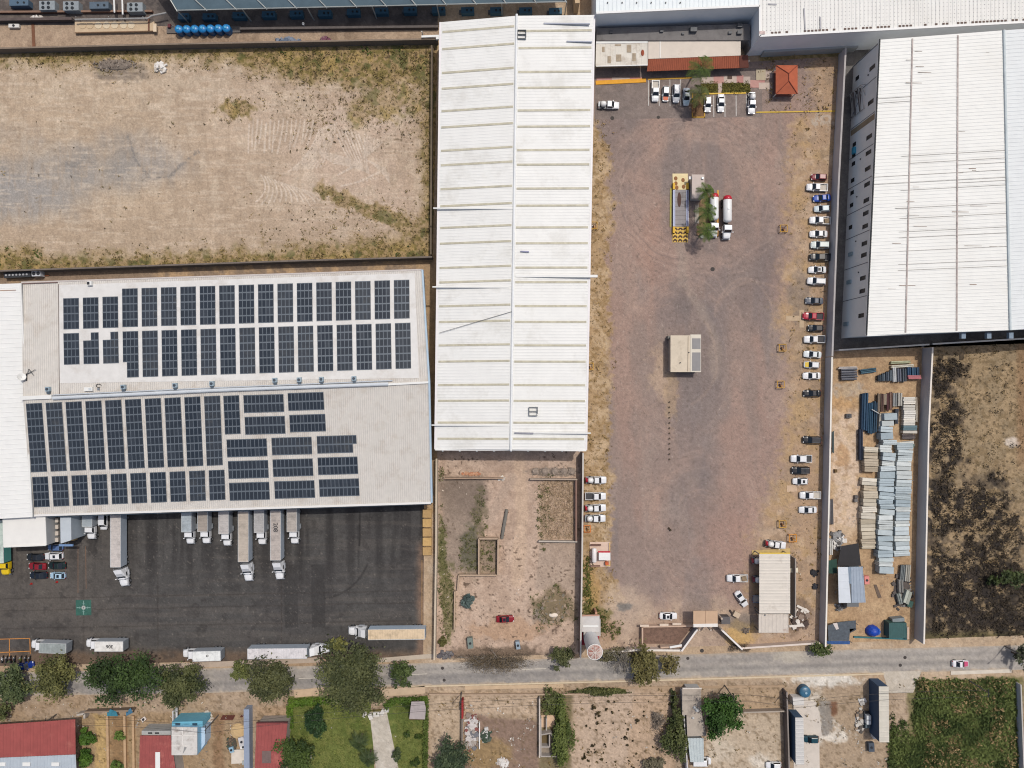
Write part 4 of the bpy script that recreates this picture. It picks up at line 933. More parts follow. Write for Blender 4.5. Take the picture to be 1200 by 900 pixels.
wall('long tan wall between the asphalt yard and the earth lot', [(513, 536), (512.5, 640), (510.5, 768)], 3.0, .34, mat((196, 178, 156), .95, 0, .08, .4), mat((206, 190, 168), .95, 0, .1, .4))
wall('brown wall between the earth lot and the gravel yard', [(681.5, 529), (680.5, 640), (678.5, 764)], 4.0, .3, mat((150, 126, 114), .95, 0, .1, .4), mat((206, 200, 192), .9, 0, .06, .5))
wall('low wall with broken bricks in the north of the earth lot', [(521.5, 560), (590, 559.5)], 1.3, .25, mat((150, 130, 112), .95), mat((176, 150, 128), .95, 0, .2, 1), 'garden_wall')
LW = mat((188, 164, 140), .95, 0, .12, .8)
wall('low tan wall round the small roofless room', [(561.5, 671), (561.5, 629.5), (584, 629.5), (583.5, 671.5)], 1.8, .3, LW, LW, 'room_wall')
wall('low wall stepping west from the roofless room', [(583, 672.5), (538, 672.5), (537, 690)], 1.4, .3, LW, LW, 'garden_wall')
wall('straight low wall south west of the roofless room', [(533.5, 691), (533, 735)], 1.6, .25, LW, LW, 'garden_wall')
wall('low wall north of the straw garden plot', [(621, 560.5), (676, 561)], 1.5, .25, mat((160, 144, 132), .95), mat((182, 166, 150), .95, 0, .1, 1), 'garden_wall')
wall('low wall south of the straw garden plot', [(631, 633), (676, 633.5)], 1.3, .25, mat((176, 166, 154), .95), mat((196, 186, 174), .95, 0, .1, 1), 'garden_wall')
wall('dark red wall east of the straw garden plot', [(674.5, 562), (674.5, 632)], 1.8, .3, mat((140, 104, 92), .95), mat((150, 120, 108), .95, 0, .1, 1), 'garden_wall')
wall('white front wall along the road beside the water tower', [(703, 761.5), (745, 758.5), (796, 759)], 1.9, .4, mat((214, 196, 182), .9, 0, .1, .5), mat((236, 228, 218), .9, 0, .08, .6))
wall('white slanted gate wall on the west of the entrance', [(796, 759), (815.5, 732)], 2.4, .35, mat((170, 166, 164), .9, 0, .08, .5), mat((238, 232, 226), .9, 0, .05, .6))
wall('white slanted gate wall on the east of the entrance', [(840, 732), (866.5, 757)], 2.4, .35, mat((120, 112, 108), .9, 0, .08, .5), mat((238, 232, 226), .9, 0, .05, .6))
wall('low white fence wall east of the entrance by the road', [(867, 756.5), (912, 753.5), (957, 750.5)], 1.8, .35, mat((206, 186, 172), .9, 0, .1, .5), mat((226, 212, 200), .9, 0, .1, .6))
wall('thin wall west of the grass plot with the concrete ruin', [(632, 815), (632, 884)], 1.6, .25, mat((186, 176, 166), .9), mat((206, 196, 186), .9, 0, .1, .6), 'garden_wall')
wall('low brown kerb wall along the south lots', [(503, 812), (540, 812.5), (660, 812), (700, 811)], .9, .2, LW, LW, 'garden_wall')
wall('dark wall between the two tan lots in the south', [(797.5, 806), (800, 850), (803.5, 905)], 2.4, .25, GW, GW)
wall('low wall across the lot beside the bright green tree', [(869, 831.5), (917, 830)], 1.6, .25, mat((150, 136, 122), .9), mat((176, 164, 150), .9), 'garden_wall')
wall('grey wall west of the lot with the blue domed tank', [(917.5, 806), (920.5, 905)], 2.6, .25, mat((120, 108, 102), .9), mat((150, 140, 134), .9))
wall('narrow wall along the east edge of the green field', [(1189, 798), (1193, 905)], 2.2, .25, GW, mat((190, 184, 176), .9))
wall('grey blue wall between the junk yard and the red roofed house', [(293, 826), (293.5, 905)], 2.4, 1.3, mat((150, 160, 178), .9, 0, .08, .6), mat((150, 162, 182), .9, 0, .08, .6))
wall('short pale wall north of the fenced vegetable plot', [(95, 834), (104, 832.5), (104, 838)], 1.8, .4, mat((170, 160, 150), .9), mat((190, 182, 172), .9), 'garden_wall')
wall('low wall along the south verge by the blue tarpaulins', [(104, 831), (160, 829)], 1.7, .3, mat((120, 104, 90), .9), mat((150, 130, 110), .9), 'garden_wall')
# ============================================================= VEHICLES (local +x is the front)
TYRE = mat((38, 38, 40), .9, 0, 0); RIMM = mat((170, 172, 176), .4, .6, 0); WIN = mat((30, 36, 42), .12, 0, 0, spec=.7)
LAMP = mat((230, 232, 232), .2, 0, 0); TAIL = mat((150, 24, 24), .3, 0, 0); CHAS = mat((44, 44, 46), .8, 0, .1, 2)
def paintc(rgb): return mat(rgb, .28, 0, .03, .8, coat=.35)
def wheel(par, x, y, r, w):
    m = MB(); m.tube([(x, y - w / 2, r), (x, y - w / 2 + .03, r), (x, y + w / 2 - .03, r), (x, y + w / 2, r)], [r * .93, r, r, r * .93], 14)
    o = m.build('wheel', TYRE, par); s = 1 if y > 0 else -1
    MB().tube([(x, y + s * (w / 2 - .02), r), (x, y + s * (w / 2 + .012), r)], r * .58, 12).build('rim', RIMM, o)
def ringpts(x, w, zb, zt, crown=.04):
    return [(x, -w * .90, zb), (x, -w, zb + .18), (x, -w * .99, lerp(zb, zt, .72)), (x, -w * .88, zt - .03), (x, -w * .45, zt + crown * .8), (x, w * .45, zt + crown * .8), (x, w * .88, zt - .03), (x, w * .99, lerp(zb, zt, .72)), (x, w, zb + .18), (x, w * .90, zb)]
def rrect(x0, x1, w, z, r=.15, taper=1.0):
    """rounded outline; front corners narrower by taper"""
    return [(x0, -w + r, z), (x0 + r, -w, z), (lerp(x0, x1, .5), -w, z), (x1 - r * 1.5, -w * (taper * .5 + .5), z), (x1, -w * taper + r * 1.2, z), (x1 + .03, 0, z), (x1, w * taper - r * 1.2, z), (x1 - r * 1.5, w * (taper * .5 + .5), z), (lerp(x0, x1, .5), w, z), (x0 + r, w, z), (x0, w - r, z), (x0 - .03, 0, z)]
def panel(par, name, a, b, c, d, m, ins=(.08, .10), off=.014):
    """plate set into a face a-b-c-d (a,b lower edge), standing proud of it"""
    a, b, c, d = [Vector(p) for p in (a, b, c, d)]
    n = (b - a).cross(d - a).normalized()
    def q(s, t): return (a * (1 - s) + b * s) * (1 - t) + (d * (1 - s) + c * s) * t
    p = [q(ins[0], ins[1]), q(1 - ins[0], ins[1]), q(1 - ins[0], 1 - ins[1]), q(ins[0], 1 - ins[1])]
    mb = MB(); lo = [v - n * .02 for v in p]; hi = [v + n * off for v in p]
    mb.add(lo + hi, [(3, 2, 1, 0), (4, 5, 6, 7)] + [(i, (i + 1) % 4, (i + 1) % 4 + 4, i + 4) for i in range(4)])
    return mb.build(name, m, par)
def cabin(par, mb, b0, b1, r0, r1, wb, wr, zb, zt, side=True, rear=True):
    """greenhouse: belt from b0 to b1, roof from r0 to r1 (x); adds body shell to mb and glass panels as parts"""
    B = [(b0, -wb, zb), (b1, -wb, zb), (b1, wb, zb), (b0, wb, zb)]; R = [(r0, -wr, zt), (r1, -wr, zt), (r1, wr, zt), (r0, wr, zt)]
    mid = [(r0 + .12, -wr + .14, zt + .05), (r1 - .12, -wr + .14, zt + .05), (r1 - .12, wr - .14, zt + .05), (r0 + .12, wr - .14, zt + .05)]
    mb.add(B + R + mid, [(0, 1, 5, 4), (1, 2, 6, 5), (2, 3, 7, 6), (3, 0, 4, 7), (4, 5, 9, 8), (5, 6, 10, 9), (6, 7, 11, 10), (7, 4, 8, 11), (8, 9, 10, 11)])
    g = [panel(par, 'windshield', B[1], B[2], R[2], R[1], WIN, (.05, .04))]
    if rear: panel(par, 'rear_window', B[3], B[0], R[0], R[3], WIN, (.08, .06))
    if side:
        panel(par, 'side_window', B[0], B[1], R[1], R[0], WIN, (.08, .12)); panel(par, 'side_window', B[2], B[3], R[3], R[2], WIN, (.08, .12))
def lights(par, xf, xr, w, z):
    for s in (-1, 1):
        MB().obox(xf, s * w * .74, .16, .30, z - .07, z + .08).build('headlight', LAMP, par)
        MB().obox(xr, s * w * .78, .12, .26, z, z + .16).build('taillight', TAIL, par)
def mirrors(par, x, w, z, m):
    for s in (-1, 1): MB().obox(x, s * (w + .1), .14, .2, z, z + .13).build('mirror', m, par)
PROTO = {}
def car(kind, rgb, rgb2=None, extra=None):
    key = (kind, rgb, rgb2, extra)
    r = thing({'sedan': 'parked_car', 'hatch': 'parked_car', 'suv': 'parked_car', 'pickup': 'pickup_truck', 'tankpickup': 'gas_delivery_truck', 'taxi': 'taxi', 'van': 'delivery_van'}[kind], None, None)
    P = paintc(rgb); P2 = paintc(rgb2) if rgb2 else P
    b = MB()
    if kind in ('sedan', 'hatch', 'suv', 'taxi', 'van'):
        L = {'sedan': 4.45, 'hatch': 3.9, 'suv': 4.6, 'taxi': 4.1, 'van': 4.9}[kind]; w = {'sedan': .88, 'hatch': .85, 'suv': .94, 'taxi': .86, 'van': .97}[kind]
        zt = {'sedan': .88, 'hatch': .92, 'suv': 1.02, 'taxi': .9, 'van': 1.05}[kind]; hh = {'sedan': 1.44, 'hatch': 1.48, 'suv': 1.72, 'taxi': 1.48, 'van': 2.0}[kind]
        f = L / 2
        st = [(-f, w * .72, zt - .22), (-f + .14, w * .9, zt - .06), (-f + .6, w * .98, zt), (-.2, w, zt), (f - 1.5, w, zt - .01), (f - .9, w * .97, zt - .08), (f - .3, w * .86, zt - .2), (f - .08, w * .72, zt - .3), (f, w * .55, zt - .38)]
        b.loft([ringpts(x, ww, .24, z) for x, ww, z in st])
        if kind in ('sedan', 'taxi'): c_ = (-f + .75, f - 1.25, -f + 1.45, f - 2.05)
        elif kind == 'hatch': c_ = (-f + .12, f - 1.05, -f + .55, f - 1.8)
        elif kind == 'suv': c_ = (-f + .12, f - 1.2, -f + .45, f - 1.9)
        else: c_ = (-f + .06, f - .75, -f + .14, f - 1.4)
        cabin(r, b, c_[0], c_[1], c_[2], c_[3], w * .92, w * .74, zt - .02, hh)
        o = b.build('body', P, r, smooth=False, bevel=.03)
        wr = .31 if kind != 'suv' else .36
        for x in (f - .82, -f + .78):
            for s in (-1, 1): wheel(r, x, s * (w - .08), wr, .21)
        lights(r, f - .16, -f + .04, w * .9, zt - .32); mirrors(r, c_[1] - .35, w, zt, P)
        if extra == 'sunroof': MB().obox((c_[2] + c_[3]) / 2 + .1, 0, .62, .75, hh + .052, hh + .066).build('sunroof', WIN, r)
        if kind == 'taxi' or rgb2:
            m = MB(); xs = (f - .25, f - 1.25)
            m.add([(xs[1], -w * .80, zt + .012), (xs[0], -w * .66, zt - .16), (xs[0], w * .66, zt - .16), (xs[1], w * .80, zt + .012)] + [(xs[1], -w * .80, zt + .04), (xs[0], -w * .66, zt - .13), (xs[0], w * .66, zt - .13), (xs[1], w * .80, zt + .04)], [(3, 2, 1, 0), (4, 5, 6, 7), (0, 1, 5, 4), (1, 2, 6, 5), (2, 3, 7, 6), (3, 0, 4, 7)])
            m.build('hood', P2, r)
        if extra == 'tworear':
            m = MB(); m.obox(-f + .42, 0, .5, w * 1.5, zt + .01, zt + .035); m.build('trunk_lid', P2, r)
        if kind == 'suv':
            for s in (-1, 1): MB().tube([(c_[2] + .2, s * w * .62, hh + .12), (c_[3] - .1, s * w * .62, hh + .12)], .03, 6).build('roof_rail', RIMM, r)
    else:
        L = 5.25; f = L / 2; w = .93; zt = 1.02
        st = [(-.55, w, zt), (f - 1.5, w, zt), (f - .8, w * .97, zt - .05), (f - .25, w * .9, zt - .16), (f - .06, w * .76, zt - .3), (f, w * .6, zt - .4)]
        b.loft([ringpts(x, ww, .36, z) for x, ww, z in st])
        dbl = extra == 'crew'
        cabin(r, b, -.55 - (.55 if dbl else 0), f - 1.3, -.45 - (.5 if dbl else 0), f - 2.0, w * .92, w * .76, zt - .02, 1.72)
        if dbl: b.box(-1.12, -.54, -w * .97, w * .97, .4, zt - .02)
        b.build('body', P, r, bevel=.03)
        MB().box(-f + .1, f - .5, -.45, .45, .3, .52).build('chassis', CHAS, r)
        for x in (f - .95, -f + 1.05):
            for s in (-1, 1): wheel(r, x, s * (w - .1), .37, .24)
        lights(r, f - .14, -f + .0, w * .92, .68); mirrors(r, f - 1.6, w, zt, P)
        x1 = -1.14 if dbl else -.6
        if kind == 'pickup':
            bm = mat((70, 70, 74), .8, 0, .15, 2) if extra in ('dark', 'crew', None) else mat((206, 198, 186), .8, 0, .12, 2)
            fl = MB().box(-f + .04, x1, -w * .86, w * .86, .53, .62).build('bed_floor', bm, r)
            m = MB(); m.box(-f, x1, -w, -w * .87, .5, zt - .03); m.box(-f, x1, w * .87, w, .5, zt - .03); m.box(-f, -f + .1, -w * .865, w * .865, .5, zt - .03); m.box(x1 - .08, x1, -w * .865, w * .865, .625, zt - .03)
            m.build('bed_side', P, r)
            if extra == 'load':
                m = MB(); m.obox(-1.7, .1, 1.1, 1.1, .63, 1.0, .2); m.build('load', mat((150, 130, 104), .9, 0, .3, 2), r)
        else:
            MB().box(-f, -.62, -w * .95, w * .95, .53, .66).build('flatbed', mat((150, 152, 154), .6, .2, .1, 2), r)
            MB().capsule((-f + .42, 0, 1.38), (-.66, 0, 1.38), .70, 18, dome=.7).build('gas_tank', mat((238, 238, 236), .4, 0, .03, 1, coat=.3), r, smooth=True)
            m = MB()
            for x in (-2.0, -1.1): m.box(x - .08, x + .08, -.6, .6, .67, .95)
            m.build('tank_saddle', CHAS, r)
            if rgb2:
                m = MB(); m.capsule((-f - .12, 0, 1.2), (-f + .52, 0, 1.2), .60, 14, dome=.5); m.build('rear_hood', paintc(rgb2), r, smooth=True)
                MB().obox(-f + .1, .4, .35, .5, .68, 1.5).build('hose_cabinet', paintc(rgb2), r)
            else:
                MB().obox(-f + .12, 0, .25, 1.2, .68, 1.2).build('hose_cabinet', STEEL, r)
    for c in r.children: pass
    return r
def place(kind, rgb, px, py, hd, lbl, cat, group=None, rgb2=None, extra=None, hz=.8):
    key = (kind, rgb, rgb2, extra)
    if key in PROTO: r = copy_tree(PROTO[key])
    else: r = car(kind, rgb, rgb2, extra); PROTO[key] = r
    x, y = G(px, py, hz); r.location = (x, y, .018); r.rotation_euler = (0, 0, math.radians(hd))
    for k in ('group',):
        if k in r: del r[k]
    return tag(r, lbl, cat, group)
WH = (236, 237, 238); BK = (34, 36, 40); RD = (150, 26, 40); GYC = (96, 102, 112)
g1 = 'cars parked along the tall grey wall'
j = 180
rows = [
 ('hatch', (128, 20, 34), 960, 207.5, 'dark red hatchback, northernmost car along the tall grey wall', 'car', None, None, 178),
 ('pickup', WH, 957.5, 219.5, 'white pickup between the dark red hatchback and the bright blue car', 'pickup truck', None, 'pale', 178),
 ('sedan', (24, 74, 170), 963.5, 232, 'bright blue car parked along the tall grey wall', 'car', None, None, 184),
 ('hatch', (206, 220, 224), 963.5, 244.5, 'pale silver hatchback south of the bright blue car', 'car', None, None, 182),
 ('pickup', WH, 961, 258.2, 'white pickup with a beige loaded bed by the grey wall', 'pickup truck', None, 'load', 178),
 ('sedan', WH, 959.5, 274, 'white sedan south of the pickup with the beige load', 'car', None, None, 180),
 ('suv', (214, 224, 220), 961, 287, 'white car with teal tinted glass, north of the black pickup', 'car', None, None, 179),
 ('pickup', BK, 961, 301.3, 'black pickup truck backed up to the tall grey wall', 'pickup truck', None, 'crew', 179),
 ('sedan', WH, 958, 316, 'white sedan with a dark sunroof just south of the black pickup', 'car', None, 'sunroof', 180),
 ('suv', WH, 957, 329.5, 'white sport utility car, just north of a gap with the grey sedan', 'car', None, None, 176),
 ('sedan', GYC, 954.5, 352.5, 'slate grey sedan standing alone north of the red pickup', 'car', None, None, 178),
 ('pickup', (176, 22, 52), 953, 370.5, 'bright red pickup with a black bed, beside the concrete cross', 'pickup truck', None, 'dark', 178),
 ('hatch', BK, 956, 384.5, 'black car between the red pickup and a white pickup', 'car', None, None, 179),
 ('pickup', WH, 954.5, 397.6, 'white pickup with an empty black bed by the wall', 'pickup truck', None, 'dark', 180),
 ('sedan', (228, 234, 234), 952.5, 415.3, 'white sedan just north of the car with a yellow hood', 'car', None, None, 176),
 ('hatch', WH, 951.5, 427.5, 'white car with a yellow hood by the grey wall', 'car', (226, 190, 40), None, 177),
 ('sedan', (240, 240, 240), 951.5, 440.3, 'white car just south of the one with a yellow hood', 'car', None, None, 180),
 ('sedan', BK, 952, 461, 'black sedan parked south of the cluster, next to a yellow frame', 'car', None, None, 180),
 ('suv', BK, 951.5, 515.5, 'black car north of the white crew pickup, close to the wall', 'car', None, None, 178),
 ('pickup', WH, 939, 537.5, 'white crew cab pickup, topmost of three vehicles parked away from the wall', 'pickup truck', None, 'crew', 180),
 ('suv', (40, 40, 42), 938.5, 551.2, 'black car between two white vehicles, away from the wall', 'car', None, 'sunroof', 180),
 ('hatch', WH, 938.3, 564, 'white car, lowest of three vehicles parked away from the wall', 'car', None, 'sunroof', 180),
 ('pickup', WH, 949.5, 580.3, 'white pickup, second from the south end of the wall row', 'pickup truck', None, 'pale', 180),
 ('sedan', WH, 947, 597.5, 'white sedan with black windows, southernmost along the grey wall', 'car', None, 'tworear', 180)]
for kd, c, x, y, l, cat, c2, ex, hd in rows: place(kd, c, x, y, hd, l, cat, g1, c2, ex)
g2 = 'gas delivery trucks'
place('tankpickup', WH, 698.5, 562.5, 0, 'white tank pickup with a red rear, northernmost on the west verge', 'gas truck', g2, (176, 24, 48))
place('pickup', WH, 698, 581.5, 0, 'white pickup with a brown open bed between two tank pickups', 'pickup truck', None, None, 'dark')
place('tankpickup', WH, 698, 595.3, 2, 'white tank pickup with a red rear, south of the open pickup', 'gas truck', g2, (176, 24, 48))
place('tankpickup', WH, 697.5, 607.5, 0, 'white tank pickup without red, southernmost on the west verge', 'gas truck', g2)
place('tankpickup', WH, 713.5, 123, -2, 'white tank pickup beside the white hall, facing the parking bays', 'gas truck', g2)
place('tankpickup', WH, 881, 121, -92, 'white tank pickup at the east end of the parking bays', 'gas truck', g2)
place('tankpickup', WH, 909, 638, -7, 'white tank pickup with a red rear at the shed corner', 'gas truck', g2, (170, 24, 44))
place('tankpickup', WH, 893, 657, 0, 'tank pickup with a red rear poking out of the shed', 'gas truck', g2, (140, 30, 48))
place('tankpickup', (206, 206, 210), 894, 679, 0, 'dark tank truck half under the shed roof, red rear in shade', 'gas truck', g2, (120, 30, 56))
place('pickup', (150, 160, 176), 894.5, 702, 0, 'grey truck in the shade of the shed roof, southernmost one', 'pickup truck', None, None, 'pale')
place('pickup', WH, 864, 677.6, 180, 'white pickup with a cluttered bed west of the long shed', 'pickup truck', None, None, 'load')
place('sedan', WH, 869, 702, -56, 'white sedan parked at a slant west of the long shed', 'car', None, None, 'tworear')
place('sedan', (240, 240, 240), 783.3, 722, 0, 'white sedan alone at the south of the gravel yard', 'car', None, None, 'sunroof')
place('sedan', (140, 16, 30), 592, 725.5, 2, 'dark red sedan alone in the earth lot', 'car', None, None, 'sunroof')
place('hatch', (20, 66, 78), 950.5, 866.5, 180, 'dark teal car on the pale slab beside the long blue shed', 'car')
place('van', WH, 822, 892, 0, 'white van in front of the ribbed shed in the south', 'van')
place('hatch', WH, 907, 897, 180, 'white car cut off at the south edge by the grey wall', 'car')
place('taxi', (238, 236, 240), 1126, 778, 0, 'white car with a pink red hood driving on the road', 'car', None, (206, 84, 120))
g3 = 'cars in the parking bays'
place('pickup', WH, 768, 106.5, -91, 'white pickup, westernmost in the parking bays', 'pickup truck', g3, None, 'pale')
place('hatch', (230, 232, 230), 780.3, 109.5, -92, 'white car with an orange hood in the parking bays', 'car', g3, (214, 96, 40))
place('suv', WH, 792.5, 109.3, -91, 'plain white car between the orange hooded and pale blue cars', 'car', g3)
place('sedan', (214, 224, 230), 804.5, 113, -91, 'pale blue white car just west of the palm island', 'car', g3, (170, 196, 210))
place('hatch', WH, 829.5, 121.8, -91, 'small white car just east of the palm island', 'car', g3)
place('sedan', WH, 845, 120.3, -91, 'white sedan second east of the palm island', 'car', g3)
g4 = 'cars beside the loading office'
place('sedan', BK, 41, 653, 180, 'black sedan, west car of the northern pair by the office', 'car', g4)
place('suv', WH, 63, 651.5, 182, 'white car with sunroof in the block of six cars', 'car', g4, None, 'sunroof')
place('sedan', (140, 24, 34), 43.2, 663.7, 178, 'red sedan in the block of six cars', 'car', g4)
place('sedan', (22, 40, 36), 66.3, 662.8, 180, 'dark green sedan in the block of six cars', 'car', g4)
place('sedan', (28, 34, 44), 44.6, 674.3, 181, 'black sedan south of the red sedan', 'car', g4, None, 'tworear')
place('hatch', (176, 206, 226), 67.2, 674.6, 180, 'light blue car in the block of six cars', 'car', g4, None, 'sunroof')
place('hatch', (90, 116, 160), 64.5, 641.5, 180, 'blue car half hidden under the cooling units canopy', 'car', g4)
place('sedan', (20, 50, 130), 29, 780.5, 12, 'dark blue car half hidden by the trees, south of motorcycles', 'car')

# ---------------------------------------------------------------- trucks
def truck_wheels(r, xs, w, rr=.5, dual=True):
    for x in xs:
        for s in (-1, 1): wheel(r, x, s * (w - .16), rr, .34)
def cab_hood(r, x0, col, w=1.15):
    """conventional cab: rear wall at x0, bonnet forward"""
    P = paintc(col); b = MB()
    st = [(x0, w * .97, 2.0), (x0 + 1.5, w, 2.0), (x0 + 1.7, w * .9, 1.72), (x0 + 2.7, w * .86, 1.62), (x0 + 3.05, w * .76, 1.5), (x0 + 3.2, w * .6, 1.25)]
    b.loft([ringpts(x, ww, .55, z, .08) for x, ww, z in st])
    cabin(r, b, x0 + .02, x0 + 1.75, x0 + .06, x0 + 1.25, w * .95, w * .84, 1.96, 2.75, True, False)
    b.build('cab', P, r, bevel=.05)
    for s in (-1, 1):
        MB().obox(x0 + 1.7, s * (w + .2), .14, .28, 1.6, 2.2).build('mirror', P, r); MB().obox(x0 + 3.08, s * w * .62, .16, .34, .85, 1.1).build('headlight', LAMP, r)
    MB().box(x0 + 3.1, x0 + 3.3, -w * .9, w * .9, .45, .8).build('bumper', STEEL, r)
def box_body(r, x0, x1, h, roofc, sidec, w=1.22, z0=1.0, ribs=True, name='cargo_box'):
    b = MB(); b.box(x0, x1, -w, w, z0, h - .05, 0); o = b.build(name, mat(sidec, .5, 0, .06, .8), r)
    rf = MB(); corrugated(rf, [(x0, w - .06, h - .04), (x1, w - .06, h - .04), (x1, -w + .06, h - .04), (x0, -w + .06, h - .04)], 'y', .6, .12, .03 if ribs else .005, thick=.008)
    rf.build('roof', mat(roofc, .55, 0, .12, 1.2, dirt=(tuple(int(v * .78) for v in roofc), .45, .5, .6)), o)
    m = MB()
    for y in (-w, w): m.box(x0, x1, y - .03, y + .03, h - .12, h + .03)
    m.box(x0 - .03, x0 + .05, -w + .03, w - .03, h - .12, h + .03); m.box(x1 - .05, x1 + .03, -w + .03, w - .03, h - .12, h + .03)
    m.build('edge_frame', mat((226, 228, 228), .4, .2, .05, 1), o)
    m = MB(); m.box(x0 - .05, x0 - .01, -w + .1, -.03, z0 + .1, h - .2); m.box(x0 - .05, x0 - .01, .03, w - .1, z0 + .1, h - .2); m.build('rear_door', mat([max(0, c - 30) for c in sidec], .5, 0, .1, 1), o)
    return o
def text(s, par, x, y, z, size, ang, rgb=(70, 70, 74), name='fleet_number'):
    c = bpy.data.curves.new(name, 'FONT'); c.body = s; c.size = size; c.extrude = .004; c.align_x = 'CENTER'; c.align_y = 'CENTER'
    c.offset = .02
    f = bpy.data.objects.new('glyphs', c); me = bpy.data.meshes.new_from_object(f); bpy.data.objects.remove(f)
    me.materials.clear(); me.materials.append(mat(rgb, .6, 0, 0)); o = bpy.data.objects.new(name, me); COL.objects.link(o); o.parent = par
    o.location = (x, y, z); o.rotation_euler = (0, 0, ang); return o
def box_truck(px, py, hd, L, lbl, roofc, sidec=(170, 176, 182), h=3.6, group=None, ribs=True, num=None, yang=0):
    """px, py = centre of the cargo roof"""
    r = thing('box_truck', None, None)
    o = box_body(r, -L / 2, L / 2, h, roofc, sidec, ribs=ribs)
    MB().box(-L / 2 + .1, L / 2 + 2.6, -.45, .45, .55, .95).build('chassis', CHAS, r)
    cab_hood(r, L / 2 + .2, (238, 239, 240), 1.08); truck_wheels(r, (L / 2 + 2.5, -L / 2 + 1.4, -L / 2 + 2.4 if L > 6.5 else -L / 2 + 1.4)[:3 if L > 6.5 else 2], 1.2)
    MB().obox(L / 2 - .9, 1.22, 1.2, .5, .55, .98).build('fuel_tank', STEEL, r)
    if num: text(num, o, -.2 if L > 6.5 else 0, 0, h + .06, 1.15, yang)
    x, y = G(px, py, h); r.location = (x, y, .018); r.rotation_euler = (0, 0, math.radians(hd)); return tag(r, lbl, 'box truck', group)
def semi(px, py, hd, L, lbl, roofc, sidec=(178, 188, 198), h=4.0, bend=0, num=None, numang=0, ribs=True, gap=.7, numx=0):
    r = thing('semi_truck', None, None)
    o = box_body(r, -L / 2, L / 2, h, roofc, sidec, 1.27, 1.15, ribs)
    truck_wheels(r, (-L / 2 + 1.5, -L / 2 + 2.8), 1.25)
    MB().box(-L / 2 + .2, L / 2 - .2, -.4, .4, .8, 1.14).build('trailer_chassis', CHAS, r)
    for s in (-1, 1): MB().box(L / 2 - 3.2, L / 2 - 2.9, s * .8 - .1, s * .8 + .1, .05, 1.14).build('landing_leg', STEEL, r)
    t = bpy.data.objects.new('tractor', None); COL.objects.link(t); ORIG[t.name] = Vector((0, 0, 0)); t.parent = r
    t.location = (L / 2 - .9, 0, 0); t.rotation_euler = (0, 0, math.radians(bend))
    b = MB(); x0 = 1.0 + gap; w = 1.2; P = paintc((240, 241, 242))
    st = [(x0, w * .98, 2.3), (x0 + 2.6, w, 2.2), (x0 + 2.9, w * .86, 1.9), (x0 + 3.9, w * .82, 1.75), (x0 + 4.4, w * .7, 1.6), (x0 + 4.6, w * .5, 1.3)]
    b.loft([ringpts(x, ww, .6, z, .1) for x, ww, z in st])
    B = [(x0, -w * .95, 2.28), (x0 + 2.2, -w * .95, 2.2), (x0 + 2.2, w * .95, 2.2), (x0, w * .95, 2.28)]; R = [(x0, -w * .82, 3.85), (x0 + 1.1, -w * .7, 3.4), (x0 + 1.1, w * .7, 3.4), (x0, w * .82, 3.85)]
    b.add(B + R, [(0, 1, 5, 4), (1, 2, 6, 5), (2, 3, 7, 6), (3, 0, 4, 7), (4, 5, 6, 7)])
    b.build('cab', P, t, bevel=.06)
    m = MB(); m.add([(x0 + 2.24, -w * .86, 2.16), (x0 + 2.95, -w * .8, 1.96), (x0 + 2.95, w * .8, 1.96), (x0 + 2.24, w * .86, 2.16), (x0 + 2.0, -w * .8, 2.5), (x0 + 2.0, w * .8, 2.5)], [(0, 1, 2, 3), (4, 1, 2, 5), (0, 4, 1)[:3], (3, 2, 5), (4, 0, 3, 5)]); m.build('windshield', WIN, t)
    for s in (-1, 1):
        panel(t, 'side_window', (x0 + .9 if s < 0 else x0 + 2.1, s * w * 1.0, 1.6), (x0 + 2.1 if s < 0 else x0 + .9, s * w * 1.0, 1.6), (x0 + 2.1 if s < 0 else x0 + .9, s * w * .98, 2.1), (x0 + .9 if s < 0 else x0 + 2.1, s * w * .98, 2.1), WIN)
        MB().obox(x0 + 2.5, s * (w + .22), .16, .3, 1.7, 2.4).build('mirror', P, t); MB().obox(x0 + 4.35, s * .72, .2, .34, 1.0, 1.25).build('headlight', LAMP, t)
        MB().tube([(x0 - .25, s * .95, .9), (x0 - .25, s * .95, 3.5)], .09, 8).build('exhaust', RIMM, t)
        MB().capsule((x0 + .6, s * 1.1, .75), (x0 + 2.1, s * 1.1, .75), .32, 10, dome=.3).build('fuel_tank', RIMM, t)
    MB().box(-1.2, x0 + 3, -.45, .45, .62, .98).build('chassis', CHAS, t); MB().box(x0 + 4.5, x0 + 4.75, -1.05, 1.05, .45, .9).build('bumper', RIMM, t)
    truck_wheels(t, (-.7, .6, x0 + 3.6), 1.2)
    if num: text(num, o, numx, 0, h + .05, 1.5, numang, (60, 60, 64))
    x, y = G(px, py, h); r.location = (x, y, .018); r.rotation_euler = (0, 0, math.radians(hd)); return tag(r, lbl, 'semi truck', 'semi trucks in the loading yard')
gb = 'box trucks backed up to the docks'; R_ = math.radians
gr1, gr2, gr3 = (178, 182, 184), (196, 190, 182), (172, 166, 160)
box_truck(218.3, 609.5, -90, 5.9, 'grey roofed box truck, westernmost of the small ones at the docks', (176, 186, 192), group=gb)
box_truck(237.3, 609, -90, 5.9, 'box truck with a dark scuffed roof, second small one from the west', (168, 158, 148), group=gb)
box_truck(262, 611, -90, 6.2, 'box truck with a pale spotted roof beside the western striped semi', (196, 190, 186), group=gb)
box_truck(303.5, 610, -90, 6.0, 'box truck wedged between two semi trucks at the docks', (178, 176, 174), group=gb)
box_truck(342, 609, -90, 6.0, 'easternmost box truck at the docks', (182, 174, 166), group=gb)
